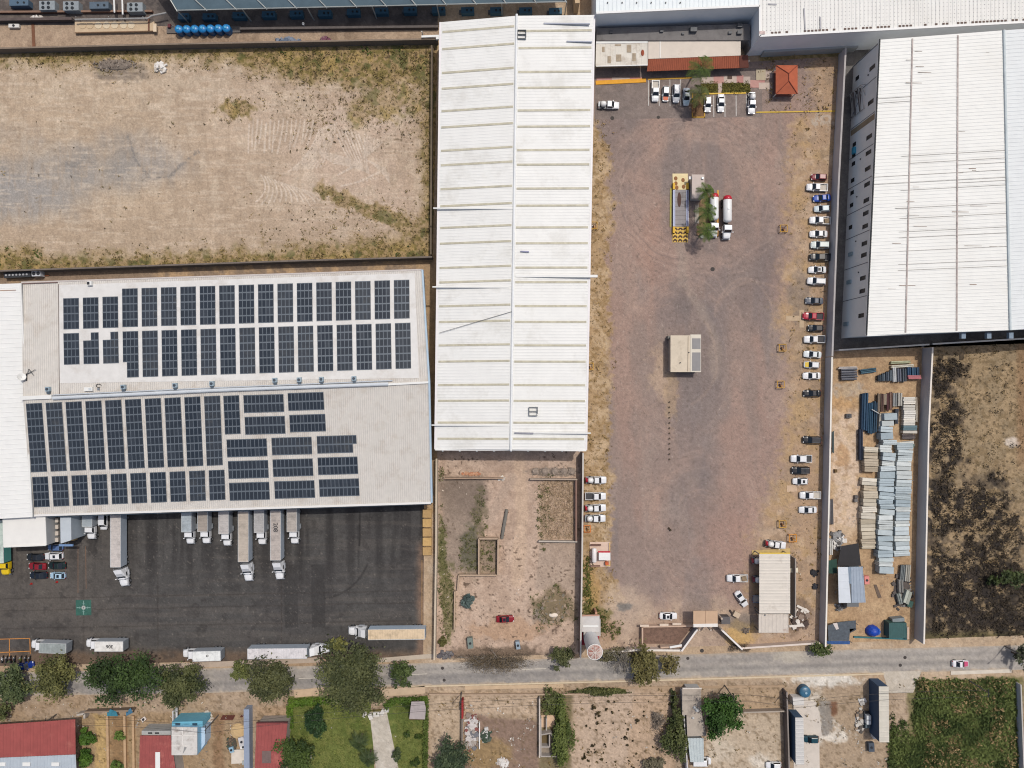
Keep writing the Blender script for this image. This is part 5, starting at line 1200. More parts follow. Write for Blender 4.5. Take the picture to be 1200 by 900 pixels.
box_truck(102, 607.5, -90, 4.2, 'small grey box truck beside the timber ramp', (166, 176, 182), h=3.2, group=gb)
place('van', WH, 119.5, 610, -90, 'white van tucked under the dock eave beside the long semi', 'van', hz=1.5)
semi(135.3, 630.5, -90, 14.4, 'semi truck with a plain pale trailer and a slightly turned cab in the west', (206, 198, 192), bend=8)
semi(285, 629, -90, 12.4, 'semi truck with a brown ribbed trailer roof at the docks', (192, 180, 166), bend=4)
semi(322.8, 627.5, -90, 12.2, 'semi truck with white edged trailer and dark roof number at the docks', (190, 180, 172), bend=2, num='208', numang=0, numx=-2.0)
gp = 'box trucks parked along the south of the yard'
box_truck(61.5, 759.8, 178, 6.6, 'box truck with a weathered teal grey roof by the orange bays', (156, 164, 162), group=gp)
box_truck(127.5, 757.6, 180, 7.0, 'white box truck with a dark number on its roof beside dense trees', (236, 234, 228), group=gp, ribs=False, num='306', yang=0)
box_truck(242, 769, 181.5, 6.9, 'white box truck with a faint round mark on its roof', (238, 240, 236), group=gp, ribs=False, num='o', yang=0)
semi(324.8, 766, 0.6, 14.6, 'semi truck with a long white trailer facing east in the south', (226, 222, 222), bend=2, gap=.5)
semi(464.5, 743.5, 180.6, 14.0, 'semi truck with a tan timber coloured trailer roof facing west', (224, 200, 166), (190, 206, 220), bend=-1)
# yellow truck on the west edge
def yellow_truck():
    r = thing('box_truck', None, None); L = 10.5
    o = box_body(r, -L / 2, L / 2, 3.7, (200, 214, 204), (90, 160, 150), 1.22); MB().box(-L / 2, L / 2 + 2.4, -.45, .45, .55, .95).build('chassis', CHAS, r)
    cab_hood(r, L / 2 + .3, (236, 200, 24), 1.15); truck_wheels(r, (L / 2 + 2.6, -L / 2 + 1.5), 1.2)
    x, y = G(-2, 635, 3.7); r.location = (x, y, .018); r.rotation_euler = (0, 0, R_(-89)); tag(r, 'yellow cab truck with a teal sided box on the west edge', 'box truck')
yellow_truck()
# gas tankers by the weighbridge
def tanker(px, py, lbl):
    r = thing('tanker_truck', None, None)
    MB().capsule((-4.4, 0, 1.95), (2.0, 0, 1.95), 1.08, 20, dome=.55).build('tank', mat((240, 240, 238), .35, 0, .03, .6, coat=.3), r, smooth=True)
    m = MB(); m.tube([(-4.75, 0, 1.9), (-4.5, 0, 1.9), (-4.0, 0, 1.95), (-3.65, 0, 1.95)], [.55, .95, 1.1, 1.1], 20); m.build('rear_hood', paintc((196, 22, 48)), r, smooth=True)
    for x in (-2.6, .4): MB().box(x - .12, x + .12, -.9, .9, .75, 1.2).build('tank_saddle', CHAS, r)
    MB().box(-4.6, 5.0, -.45, .45, .55, .85).build('chassis', CHAS, r)
    MB().box(2.3, 2.75, -.8, .8, .86, 1.6).build('pump_cabinet', DARK, r)
    cab_hood(r, 2.7, (238, 239, 240), 1.12)
    truck_wheels(r, (5.0, -2.4, -3.6), 1.15)
    MB().obox(-1.2, 0, .5, .4, 3.03, 3.16).build('manhole', STEEL, r)
    x, y = G(px, py, 1.5); r.location = (x, y, .018); r.rotation_euler = (0, 0, R_(-90)); tag(r, lbl, 'tanker truck', 'gas tankers by the weighbridge')
tanker(836.3, 249.5, 'white gas tanker with a red rear hood shaded by the palms'); tanker(851.8, 252, 'white gas tanker with a red rear hood standing clear in the east')
# motorcycles
def motorcycle(px, py, c, lbl):
    r = thing('motorcycle', None, None); r.location = (*G(px, py, .5), .018); r.rotation_euler = (0, 0, R_(90 + random.uniform(-8, 8)))
    for x in (-.65, .68):
        m = MB(); m.tube([(x, -.06, .3), (x, .06, .3)], .3, 14); m.build('wheel', TYRE, r)
    m = MB(); m.capsule((-.35, 0, .55), (.45, 0, .6), .19, 10); m.build('body', paintc(c), r, smooth=True)
    MB().capsule((.0, 0, .82), (.45, 0, .86), .17, 10).build('fuel_tank', paintc(c), r, smooth=True); MB().box(-.72, .02, -.14, .14, .78, .88).build('seat', CHAS, r)
    m = MB(); m.tube([(.42, -.38, 1.02), (.5, 0, .98), (.42, .38, 1.02)], .03, 6); m.tube([(.68, 0, .35), (.46, 0, 1.0)], .05, 6); m.build('handlebar', STEEL, r)
    MB().obox(.62, 0, .12, .18, .82, .98).build('headlight', LAMP, r)
    tag(r, lbl, 'motorcycle', 'motorcycles by the orange bays')
for x, c, l in ((3, (210, 210, 210), 'motorcycle with a white panel, westernmost in the row'), (8, (40, 40, 44), 'black motorcycle, second from the west in the row'), (12.5, (60, 24, 24), 'dark red motorcycle third from the west in the row'), (17.2, (40, 44, 50), 'black motorcycle in the middle of the row'),
                (24.3, (110, 120, 30), 'olive yellow motorcycle in the row'), (30, (30, 30, 34), 'black motorcycle, last but one toward the east'), (34.8, (46, 36, 34), 'dark motorcycle, easternmost in the row')): motorcycle(x, 773, c, l)
# ============================================================= PLANTS
RNG = np.random.default_rng(11)
def leaf_material(name, rough=.65):
    m = bpy.data.materials.new(name); nt, b = nt_of(m); b.inputs['Roughness'].default_value = rough; b.inputs['Specular IOR Level'].default_value = .25
    a = nt.nodes.new('ShaderNodeAttribute'); a.attribute_name = 'paint'; nt.links.new(a.outputs['Color'], b.inputs['Base Color']); return m
M_LEAF = leaf_material('leaf'); M_DRY = leaf_material('dry_stalk', .9)
BARK = mat((104, 88, 74), .95, 0, .2, 2); BARKG = mat((140, 132, 124), .95, 0, .2, 2)
def leaves(P, size, cols, up=.6, aspect=.6):
    """one four-sided leaf per point; size (n,) metres; cols (n,3) linear"""
    n = len(P); N = RNG.normal(size=(n, 3)); N[:, 2] = np.abs(N[:, 2]) + up * 1.5; N /= np.linalg.norm(N, axis=1)[:, None]
    T = np.cross(N, RNG.normal(size=(n, 3))); T /= np.linalg.norm(T, axis=1)[:, None]; B = np.cross(N, T)
    sz = np.asarray(size)[:, None]; w = sz * aspect
    v = np.stack([P - T * sz, P - B * w, P + T * sz, P + B * w], 1).reshape(-1, 3)
    q = np.arange(4 * n).reshape(n, 4); return v, q, np.repeat(cols, 4, 0)
def colmix(c0, c1, t, jit=.10):
    a = s2l(np.array(c0) / 255.) * KA; b = s2l(np.array(c1) / 255.) * KA
    c = a * (1 - t[:, None]) + b * t[:, None]; return np.clip(c * (1 + RNG.normal(size=(len(t), 1)) * jit), 0, 1)
def crown_points(c, R, nclump, per, tight=.30, hollow=.35, flat=1.0):
    """clumps spread through an ellipsoid with uneven reach"""
    d = RNG.normal(size=(nclump, 3)); d[:, 2] = d[:, 2] * flat + .15; d /= np.linalg.norm(d, axis=1)[:, None]
    r = (hollow + (1 - hollow) * RNG.random(nclump) ** .6) * (.60 + .52 * RNG.random(nclump))
    C = d * r[:, None] * np.array(R) + np.array(c)
    k = RNG.integers(0, nclump, nclump * per)
    sp = np.array(R) * tight * (.6 + .8 * RNG.random(nclump))[k][:, None]
    P = C[k] + RNG.normal(size=(len(k), 3)) * sp * .6
    return C, P, k
def tree(px, py, rx, ry, ht, c0, c1, lbl, name='tree', cat='tree', group=None, n=None, lf=.31, bare=False, tight=.21, hollow=.25, jit=.09, trunk=True, low=.30):
    hz = ht * .62; x, y = G(px, py, hz); k = 1 - hz / H
    Rx, Ry, Rz = rx * S * k, ry * S * k, ht * (1 - low) / 2
    t = thing(name, lbl, cat, (x, y, 0), group)
    area = Rx * Ry; ncl = int(16 + area * 1.15); n = n or int(area * (95 if not bare else 22)); per = max(6, n // ncl)
    C, P, ki = crown_points((x, y, ht * low + Rz), (Rx * .96, Ry * .96, Rz), ncl, per, tight, hollow)
    P[:, 2] = np.maximum(P[:, 2], .15)
    ct = RNG.random(ncl)[ki] * .8 + RNG.random(len(ki)) * .2
    v, q, c = leaves(P, lf * (.6 + .8 * RNG.random(len(P))), colmix(c0, c1, ct, jit), aspect=.55 if not bare else .2)
    arr_mesh('crown', v, q, c, M_LEAF, t)
    if trunk:
        m = MB(); r0 = .10 + .035 * (Rx + Ry) / 2
        bx, by = x + random.uniform(-.3, .3), y + random.uniform(-.3, .3); fork = Vector((bx, by, ht * low * .9 + .3))
        m.tube([(bx, by, 0), (bx + .05, by, fork.z * .5), tuple(fork)], [r0 * 1.25, r0, r0 * .8], 9)
        m.build('trunk', BARK if not bare else BARKG, t)
        m = MB(); idx = RNG.permutation(len(C))[:min(len(C), 14 if not bare else 46)]
        for i in idx:
            e = Vector(C[i]); mid = fork.lerp(e, .5) + Vector((random.uniform(-.3, .3), random.uniform(-.3, .3), .25))
            m.tube([fork, mid, e], [r0 * .5, r0 * .28, r0 * .08], 5, cap=False)
            if bare:
                for _ in range(4):
                    e2 = e + Vector((random.gauss(0, .5), random.gauss(0, .5), random.gauss(0, .4))); m.tube([mid.lerp(e, .6), e2], [r0 * .12, .015], 4, cap=False)
        m.build('limb', BARK if not bare else BARKG, t)
    return t
OL0, OL1 = (58, 68, 38), (112, 116, 70)
DG0, DG1 = (34, 50, 26), (76, 98, 48)
tree(14, 803, 24, 26, 6.5, (52, 66, 40), (100, 110, 70), 'olive green street tree at the west edge by the motorcycles', n=3200, group='street trees')
tree(2, 832, 14, 12, 4.5, OL0, OL1, 'small olive green tree cut off by the west edge, south of the road', group='street trees')
tree(62, 795, 32, 27, 7, (66, 72, 40), (124, 122, 72), 'loose olive yellow street tree south of the teal grey truck', n=4400, group='street trees', hollow=.2)
tree(124, 794, 29, 28, 8, DG0, (66, 86, 42), 'dense dark green tree, western of the touching pair by the road', group='street trees', tight=.22)
tree(161, 793, 30, 30, 8.5, DG0, DG1, 'dense dark green tree, eastern of the touching pair by the road', group='street trees', tight=.22)
tree(212, 803, 35, 27, 7, (48, 58, 34), (100, 104, 64), 'broad olive green street tree south of the white truck with the round mark', n=5200, group='street trees')
tree(282, 786, 17, 13, 5.5, (70, 80, 42), (118, 122, 70), 'smaller olive tree in front of the long white trailer', group='street trees')
tree(318, 797, 33, 32, 7.5, (56, 62, 38), (104, 106, 68), 'olive green street tree hiding the front of the long white trailer', n=5200, group='street trees', hollow=.2)
tree(413, 792, 43, 44, 10, (54, 62, 38), (106, 110, 70), 'largest grey green street tree beside the garden lawn', group='street trees', n=10500)
tree(396, 755, 14, 10, 8.5, (84, 86, 44), (130, 128, 72), 'yellowish tree top just north of the largest street tree', group='street trees')
tree(471, 791, 16, 18, 6, (44, 58, 32), (88, 102, 54), 'round dark olive tree touching the largest street tree on its east', group='street trees')
tree(660, 770, 17, 15, 4, (60, 68, 40), (106, 108, 70), 'round grey green bush tree at the road by the brown wall', group='road side trees')
tree(585, 776, 56, 15, 3.2, (86, 74, 58), (128, 114, 92), 'long brown leafless thicket along the road in front of the earth lot', 'thicket', 'thicket', n=5200, bare=True, lf=.22, low=.1)
tree(757, 779, 19, 26, 6.5, (84, 78, 44), (124, 118, 72), 'tall olive brown tree leaning over the road beside the entrance', group='road side trees', n=2600)
tree(730, 775, 16, 22, 6.0, (104, 98, 88), (140, 134, 122), 'grey leafless tree with its shadow on the road', group='road side trees', bare=True, n=420)
tree(785, 778, 14, 15, 5, (92, 86, 50), (128, 118, 74), 'thin half bare tree east of the olive brown tree', group='road side trees', n=620, hollow=.1)
tree(718, 768, 22, 9, 3, (92, 88, 62), (128, 120, 88), 'low dry scrub along the white front wall', 'shrub', 'shrub', n=1100)
tree(962, 761, 15, 10, 3.5, (66, 80, 42), (112, 122, 72), 'small spiky green tree at the foot of the tall grey wall', group='road side trees')
tree(867, 760, 15, 6, 2, (110, 92, 74), (140, 122, 100), 'dry brown shrub at the east gate wall', 'shrub', 'shrub', n=420, bare=True, low=.05)
tree(844, 837, 24, 28, 8, (30, 56, 22), (72, 104, 42), 'bright dense green tree over the concrete roof in the south', tight=.2, n=7200)
tree(793, 866, 17, 34, 5, (52, 62, 32), (104, 110, 64), 'tall green thicket between two southern lots', 'thicket', 'thicket', low=.1)
tree(790, 825, 5, 18, 3, (54, 62, 34), (92, 98, 56), 'narrow green hedge north of the tall thicket', 'hedge', 'hedge', low=.05)
tree(771, 845, 11, 11, 2.4, (120, 108, 96), (152, 140, 126), 'round grey leafless bush on the tan lot', 'bush', 'bush', bare=True, n=700, low=.05)
tree(768, 896, 14, 10, 2.6, (92, 88, 70), (130, 122, 100), 'grey green bush cut off at the south edge of the tan lot', 'bush', 'bush', n=1100, low=.05)
tree(658, 858, 13, 46, 4, (62, 76, 32), (116, 126, 66), 'tall overgrown green hedge along the tan lot', 'hedge', 'hedge', low=.05, n=6500)
tree(646, 822, 15, 16, 2.2, (66, 76, 40), (104, 110, 64), 'low green scrub north of the concrete ruin', 'shrub', 'shrub', low=.02)
tree(703, 811, 40, 4.5, 2.2, (58, 64, 34), (104, 106, 60), 'thin dark hedge along the north edge of the tan lot', 'hedge', 'hedge', low=.05, n=1700)
tree(526, 889, 24, 24, 5.5, (48, 62, 44), (92, 106, 76), 'blue green round tree on the south edge by the sandy drive', n=4000)
tree(345, 884, 25, 24, 6, (40, 58, 26), (86, 104, 48), 'leafy green tree at the corner of the red roof and the lawn', n=4200)
tree(368, 848, 14, 19, 7.5, (24, 48, 26), (58, 84, 44), 'dark green conifer on the lawn', 'conifer', tight=.2, n=2600)
for px, py, r, l in ((100, 866, 11, 'round clipped green bush, northern of two by the red roofed hall'), (101, 889, 12, 'round clipped green bush, southern of two by the red roofed hall')):
    tree(px, py, r, r - 1, 3, (44, 74, 22), (92, 124, 46), l, 'bush', 'bush', low=.02, tight=.2, n=2200, trunk=False)
tree(139, 863, 7, 7, 2, (66, 92, 36), (110, 130, 60), 'light green bush in the vegetable plot', 'bush', 'bush', low=.02, n=420, trunk=False)
tree(136, 897, 7, 6, 2, (60, 86, 34), (104, 124, 58), 'green bush at the south edge of the vegetable plot', 'bush', 'bush', low=.02, n=380, trunk=False)
tree(1191, 678, 19, 13, 4.5, (46, 58, 32), (88, 100, 56), 'green bush tree at the east edge of the burnt lot')
tree(1166, 680, 7, 7, 3, (40, 50, 24), (72, 84, 40), 'small dark green bush beside the one at the east edge', 'bush', 'bush', low=.05, n=500)
tree(1197, 770, 10, 16, 5, (56, 62, 48), (96, 102, 78), 'grey green tree at the east edge of the road')
tree(548, 703, 9, 8, 2.2, (58, 72, 70), (100, 116, 112), 'round blue grey bush in a brown ring of soil', 'bush', 'bush', low=.02, n=900, trunk=False)
tree(519, 753, 6, 7, 2, (64, 66, 34), (108, 104, 58), 'small olive bush at the tan wall corner', 'bush', 'bush', low=.02, n=380, trunk=False)
tree(464, 885, 7, 9, 2.5, (46, 62, 38), (86, 98, 62), 'small dark green shrub beside the garden path', 'shrub', 'shrub', low=.02, n=520)
for i, (x, y, r, l) in enumerate(((476, 826, 5, 'round topiary at the kiosk roof corner'), (477, 860, 4.5, 'small round topiary, western of two on the lawn'), (490, 864, 4.5, 'small round topiary, eastern of two on the lawn'), (487, 894, 6, 'round topiary at the south end of the lawn'))):
    tree(x, y, r, r, 1.6, (38, 56, 18), (80, 98, 38), l, 'topiary', 'shrub', low=.02, n=320, trunk=False, group='round garden topiaries')
# clipped hedges of the garden
def hedge(lbl, pts, w, h, c0, c1, dens=60):
    c = G(*pts[0]); t = thing('hedge', lbl, 'hedge', (c[0], c[1], 0)); P = []
    m = MB()
    for p, q in zip(pts[:-1], pts[1:]):
        a, b = np.array(G(*p)), np.array(G(*q)); L = np.linalg.norm(b - a); n = int(L * w * dens); d = (b - a) / L; nn = np.array([-d[1], d[0]])
        s, u_, z = RNG.random(n) * L, (RNG.random(n) - .5) * w, h * (.25 + .75 * RNG.random(n) ** .4)
        P.append(np.concatenate([a + d * s[:, None] + nn * (u_ + RNG.normal(size=n) * .1)[:, None], z[:, None]], 1))
        m.bar(tuple(a), tuple(b), .12, 0, h * .6)
    P = np.concatenate(P); t_ = vnoise(P[:, 0], P[:, 1], 1.2, 3) * .7 + RNG.random(len(P)) * .3
    v, q, c = leaves(P, .2 * (.6 + .8 * RNG.random(len(P))), colmix(c0, c1, t_)); arr_mesh('foliage', v, q, c, M_LEAF, t); m.build('stem', BARK, t)
hedge('clipped bright green hedge along the north of the lawn', [(339, 822), (372, 820), (398, 817)], 1.8, 1.5, (58, 84, 18), (104, 132, 44))
hedge('clipped green hedge along the west of the lawn', [(341, 824), (341.5, 851)], 1.6, 1.5, (58, 84, 18), (104, 132, 44))
hedge('clipped green hedge in front of the kiosk garden', [(452, 827), (462, 819), (502, 817)], 1.6, 1.5, (50, 74, 20), (92, 116, 42))
hedge('green hedge along the sandy drive', [(500, 818), (499, 905)], 1.2, 1.4, (58, 76, 26), (100, 116, 52))
# ---- palms
def palm(px, py, ht, nf, L, c0, c1, lbl, bend=(0, 0)):
    x, y = G(px, py, ht); t = thing('palm_tree', lbl, 'palm tree', (x - bend[0], y - bend[1], 0), 'palm trees')
    m = MB(); m.tube([(x - bend[0] * (1 - f), y - bend[1] * (1 - f), f * ht) for f in (0, .25, .5, .75, 1)], [.26, .2, .18, .17, .2], 9); m.build('trunk', mat((120, 104, 88), .95, 0, .2, 3), t)
    for k in range(nf):
        a = 2 * math.pi * k / nf + random.uniform(-.2, .2); Lk = L * random.uniform(.8, 1.1); rise = random.uniform(.1, .8); droop = random.uniform(.7, 1.6)
        vs = []; cs = []; qs = []
        steps = 16; prev = None
        for i in range(1, steps + 1):
            f = i / steps; r = Lk * f; z = ht + rise * math.sin(f * math.pi) * 1.2 - droop * f * f * Lk * .35
            c = np.array([x + math.cos(a) * r, y + math.sin(a) * r, z]); sd = np.array([-math.sin(a), math.cos(a), 0]); fw = np.array([math.cos(a), math.sin(a), -.2])
            ll = Lk * .30 * math.sin(math.pi * (.12 + .80 * f)); wd = .07
            for s in (-1, 1):
                tip = c + sd * s * ll + fw * ll * .6 + np.array([0, 0, -.18 * ll - random.uniform(0, .15)])
                n = len(vs); vs += [c - fw * wd, tip - fw * wd * .3, tip + fw * wd * .3, c + fw * wd]; qs.append([n, n + 1, n + 2, n + 3]); cs += [random.random() * .6 + .4 * (f)] * 4
        arr_mesh('frond', np.array(vs), np.array(qs), colmix(c0, c1, np.array(cs), .05), M_LEAF, t)
PC = ((34, 52, 20), (96, 116, 44))
palm(822, 79, 9.5, 11, 3.4, *PC, 'tall green palm leaning over the red tiled awning', (-.4, -2.4))
palm(819, 110, 6.0, 10, 2.8, (50, 60, 28), (104, 112, 56), 'green palm in the planted island of the parking bays', (.2, -1.0))
palm(816, 124, 3.2, 11, 1.7, (96, 70, 48), (140, 104, 74), 'short brown dried palm at the south tip of the planted island')
palm(827.5, 225, 6.5, 10, 2.5, *PC, 'green palm at the corner of the weighbridge office, northernmost of three', (.1, -.4))
palm(829, 248.5, 7, 10, 2.8, *PC, 'green palm beside the western tanker, middle of three', (.1, -.4))
palm(829, 271, 6.5, 10, 2.6, *PC, 'green palm at the south of the weighbridge planter, southernmost of three', (.1, -.4))
palm(421, 870, 4.5, 12, 2.6, (36, 50, 28), (84, 98, 54), 'dark feathery palm in the middle of the lawn', (.2, .1))
palm(432, 889, 4.2, 12, 2.3, (34, 48, 28), (78, 92, 52), 'smaller dark palm beside the garden path', (.2, .1))

# ---- ground cover that nobody could count
def scatter(name, lbl, cat, n, box, dens, c0, c1, sz=(.12, .3), hgt=.35, blades=5, up=.2, aspect=.45, clump=0.25, patch=0):
    U = RNG.uniform(box[0], box[2], n); V = RNG.uniform(box[1], box[3], n); keep = RNG.random(n) < dens(U, V); U, V = U[keep], V[keep]
    n = len(U); s = RNG.uniform(sz[0], sz[1], n) * (.5 + RNG.random(n) ** 2)
    X = np.repeat((U - 600) * S, blades); Y = np.repeat((450 - V) * S, blades); sr = np.repeat(s, blades)
    P = np.stack([X + RNG.normal(size=len(X)) * clump * sr / .2 * .8, Y + RNG.normal(size=len(X)) * clump * sr / .2 * .8, .03 + RNG.random(len(X)) * hgt * sr / .25], 1)
    t = np.repeat(RNG.random(n) if not patch else np.clip(sstep(.3, .7, fbm(U, V, patch, 4, 299)) * .8 + RNG.random(n) * .2, 0, 1), blades) * .7 + RNG.random(len(X)) * .3
    v, q, c = leaves(P, sr, colmix(c0, c1, t, .12), up, aspect)
    o = arr_mesh(name, v, q, c, M_DRY); tag(o, lbl, cat, None, 'stuff'); return o
def d_dirt(U, V):
    n2 = fbm(U, V, 14, 4, 22); n5 = fbm(U, V, 7, 3, 205)
    top = 1 - sstep(0, 34, V - (62 - U * .02) + (n2 - .5) * 40 - sstep(220, 420, U) * 34)
    bot = 1 - sstep(0, 30, (319 - U * .035) - V + (n2 - .5) * 34 - sstep(330, 500, U) * 14 - sstep(80, 0, U) * 16)
    rgt = 1 - sstep(0, 26, 505 - U + (n2 - .5) * 30)
    g = np.maximum(np.maximum(top, bot), rgt); g = np.maximum(g, (1 - sstep(2, 12, linedist(U, V, [(374, 222), (410, 238), (440, 245), (468, 262), (500, 290)]) + (n2 - .5) * 20)))
    g = np.maximum(g, blob(U, V, 278, 128, 24, 12, 33, .9)); g = np.maximum(g, blob(U, V, 440, 110, 110, 50, 38, .8) * .4)
    g = np.maximum(g, blob(U, V, 440, 270, 110, 30, 39, .9) * .35)
    return np.clip(g, 0, 1) * (.25 + .75 * sstep(.4, .6, n5)) * ((V > 60) & (V < 316 - U * .025) & (U < 505)) + .006
scatter('weeds', 'dry olive weeds round the rim of the dirt lot', 'weeds', 24000, (-20, 56, 507, 318), d_dirt, (98, 90, 52), (176, 152, 102), (.10, .24), patch=9)
scatter('dark_tufts', 'dark dry tufts dotted over the dirt lot', 'weeds', 4600, (-20, 60, 505, 312), lambda U, V: np.clip(d_dirt(U, V) * .8 + .012 + .3 * blob(U, V, 440, 110, 100, 50, 38, .8), 0, 1), (74, 62, 42), (112, 96, 64), (.10, .22), blades=5, clump=.14)
scatter('bushes', 'green weeds at the corners of the dirt lot', 'weeds', 2600, (-20, 56, 506, 318), lambda U, V: np.maximum.reduce([blob(U, V, 12, 300, 30, 14, 210, .8), blob(U, V, 360, 66, 36, 8, 211, .8), blob(U, V, 490, 300, 30, 10, 212, .8), blob(U, V, 420, 60, 80, 8, 214, .8) * .6]) * ((V < 316 - U * .025) & (V > 60 - U * .015)), (56, 74, 34), (108, 118, 58), (.15, .34), blades=7)
def d_gv(U, V):
    n2 = fbm(U, V, 9, 4, 221)
    l = (1 - sstep(706, 722, U + (n2 - .5) * 18)) * (U > 690 - (V - 85) * .013) * (V > 135)
    r = sstep(912, 946, U + (n2 - .5) * 30 - sstep(560, 640, V) * -20) * (U < 978 - (V - 85) * .03) * (V > 130)
    k = sstep(886, 900, U) * (V < 132) * (V > 66) * (U < 978)
    return (l * .8 + r * .35 + k * .8) * (.3 + .7 * sstep(.45, .6, fbm(U, V, 5, 3, 222)))
scatter('dry_grass', 'dry straw grass along the verges of the gravel yard', 'dry grass', 16000, (680, 66, 985, 756), d_gv, (110, 90, 54), (190, 160, 108), (.10, .26))
scatter('dark_weeds', 'dark weeds along the verges of the gravel yard', 'weeds', 1500, (680, 66, 985, 756), d_gv, (70, 64, 40), (112, 98, 60), (.10, .2), blades=4)
scatter('yard_weeds', 'green weeds in the south west corner of the gravel yard', 'weeds', 1500, (682, 650, 730, 756), lambda U, V: np.maximum.reduce([blob(U, V, 687, 700, 6, 60, 61, .7), blob(U, V, 703, 724, 12, 10, 62, .8), blob(U, V, 712, 738, 16, 8, 63, .8)]), (60, 72, 34), (116, 120, 60), (.14, .3), blades=6)
def d_E(U, V):
    return np.clip(np.maximum.reduce([blob(U, V, 518, 655, 5, 46, 97, .9), blob(U, V, 525, 708, 9, 42, 98, .9), blob(U, V, 550, 645, 12, 26, 95, .7) * .5, blob(U, V, 562, 600, 8, 26, 96, .9) * .6, blob(U, V, 637, 600, 8, 34, 231, .9) * .9, blob(U, V, 571, 650, 12, 20, 233, .6) * .6, blob(U, V, 650, 712, 22, 26, 99, .8) * .5, blob(U, V, 516, 556, 5, 8, 234)]), 0, 1)
scatter('lot_weeds', 'green grey weeds in the corners of the earth lot', 'weeds', 6500, (513, 530, 680, 766), d_E, (66, 76, 42), (128, 124, 80), (.12, .3), blades=6)
scatter('straw', 'straw and dry stalks in the walled garden plot', 'straw', 2400, (634, 563, 673, 631), lambda U, V: np.full(U.shape, .8), (150, 124, 96), (218, 194, 164), (.12, .3), aspect=.2)
scatter('burnt_stubble', 'black burnt stubble and dry tufts on the eastern lot', 'stubble', 9500, (1092, 404, 1210, 745), lambda U, V: np.clip(.03 + .9 * sstep(.47, .58, fbm(U, V, 22, 5, 122) * .4 + .6 * np.maximum.reduce([blob(U, V, a, b, c, d, 124 + a, 1.0, .5, 18) for a, b, c, d in ((1108, 520, 20, 60), (1104, 600, 24, 46), (1115, 690, 48, 50), (1150, 700, 55, 46), (1150, 590, 34, 34), (1108, 440, 16, 20), (1170, 640, 34, 40), (1180, 720, 40, 40))])), 0, 1), (44, 39, 35), (92, 80, 64), (.12, .3))
scatter('dry_tufts', 'tan dry tufts on the eastern lot', 'dry grass', 4000, (1092, 404, 1210, 745), lambda U, V: .7 * sstep(.55, .42, fbm(U, V, 12, 4, 241)) * sstep(760, 600, V), (122, 104, 72), (172, 150, 112), (.10, .22))
scatter('field_weeds', 'tall green weeds filling the south east field', 'weeds', 34000, (1040, 795, 1215, 905), lambda U, V: np.clip((1 - sstep(-2, 6, polydist(U, V, [(1077, 800), (1188, 800), (1191, 905), (1072, 905)]) + (fbm(U, V, 10, 3, 252) - .5) * 10)) * (.4 + .6 * sstep(.35, .5, fbm(U, V, 12, 4, 251))) + blob(U, V, 1060, 885, 14, 30, 253, .8) * .6 + blob(U, V, 1046, 880, 6, 30, 254, .8) * .6, 0, 1), (50, 68, 34), (118, 130, 72), (.13, .32), hgt=.6, blades=6, patch=16)
scatter('field_straw', 'pale dead stalks among the green field weeds', 'dry grass', 4200, (1075, 797, 1190, 905), lambda U, V: sstep(.5, .62, fbm(U, V, 16, 3, 255)) + sstep(815, 800, V), (130, 112, 74), (176, 152, 110), (.12, .3), hgt=1.0)
def d_tan(U, V):
    return np.clip(.06 + blob(U, V, 702, 838, 18, 22, 261, .8) * .35 + blob(U, V, 696, 888, 18, 14, 262, .8) * .5 + blob(U, V, 720, 860, 40, 40, 263, .8) * .08, 0, 1)
scatter('dark_bushes', 'small dark round bushes dotted over the tan southern lot', 'weeds', 420, (682, 818, 786, 900), d_tan, (52, 46, 32), (92, 82, 52), (.14, .32), blades=16, hgt=.4, clump=.13)
scatter('verge_weeds', 'dry weeds scattered over the southern verges and plots', 'weeds', 9000, (-20, 800, 1080, 905), lambda U, V: .5 * sstep(.55, .68, fbm(U, V, 9, 4, 271)) * (V > np.interp(U, [0, 500, 1000], [822, 812, 798])) * ~((U > 340) & (U < 500) & (V > 815)), (92, 80, 46), (160, 134, 86), (.10, .24))
scatter('litter', 'pale stones, scraps and rubbish strewn over the southern lots', 'litter', 2600, (-20, 822, 1040, 905), lambda U, V: .9 * sstep(.5, .64, fbm(U, V, 16, 4, 311)) * ((U < 300) | ((U > 541) & (U < 634)) | (U > 920)) + .05, (120, 110, 100), (232, 226, 216), (.10, .26), hgt=.15, blades=2, up=1.2, aspect=.8)
scatter('litter', 'pale stones and scraps strewn over the earth lot and storage yard edges', 'litter', 1500, (515, 540, 1076, 752), lambda U, V: 1.0 * ((U < 676) * .7 + (U > 972) * .5) * sstep(.5, .62, fbm(U, V, 14, 4, 312)), (120, 104, 92), (226, 212, 196), (.08, .22), hgt=.15, blades=2, up=1.2, aspect=.8)
LAWN0, LAWN1 = (76, 92, 40), (128, 134, 70)
def f_lawn(U, V):
    n1 = fbm(U, V, 26, 4, 281); n2 = fbm(U, V, 6, 3, 282)
    c = np.empty(U.shape + (3,)); c[:] = np.array([112, 122, 58]) / 255
    c = mix(c, (92, 108, 46), sstep(.42, .6, n1) * .8); c = mix(c, (140, 138, 72), sstep(.52, .68, n2) * .5); c = mix(c, (150, 122, 76), sstep(.66, .74, n1) * .6); return c
tag(sheet('lawn', [(338, 816), (434, 816), (439, 905), (338, 905)], f_lawn, 2 * E, M_SOIL), 'green garden lawn west of the concrete path', 'lawn')
tag(sheet('lawn', [(452, 820), (501, 818), (500, 905), (461, 905)], f_lawn, 2 * E, M_SOIL), 'green garden lawn around the small kiosk', 'lawn')
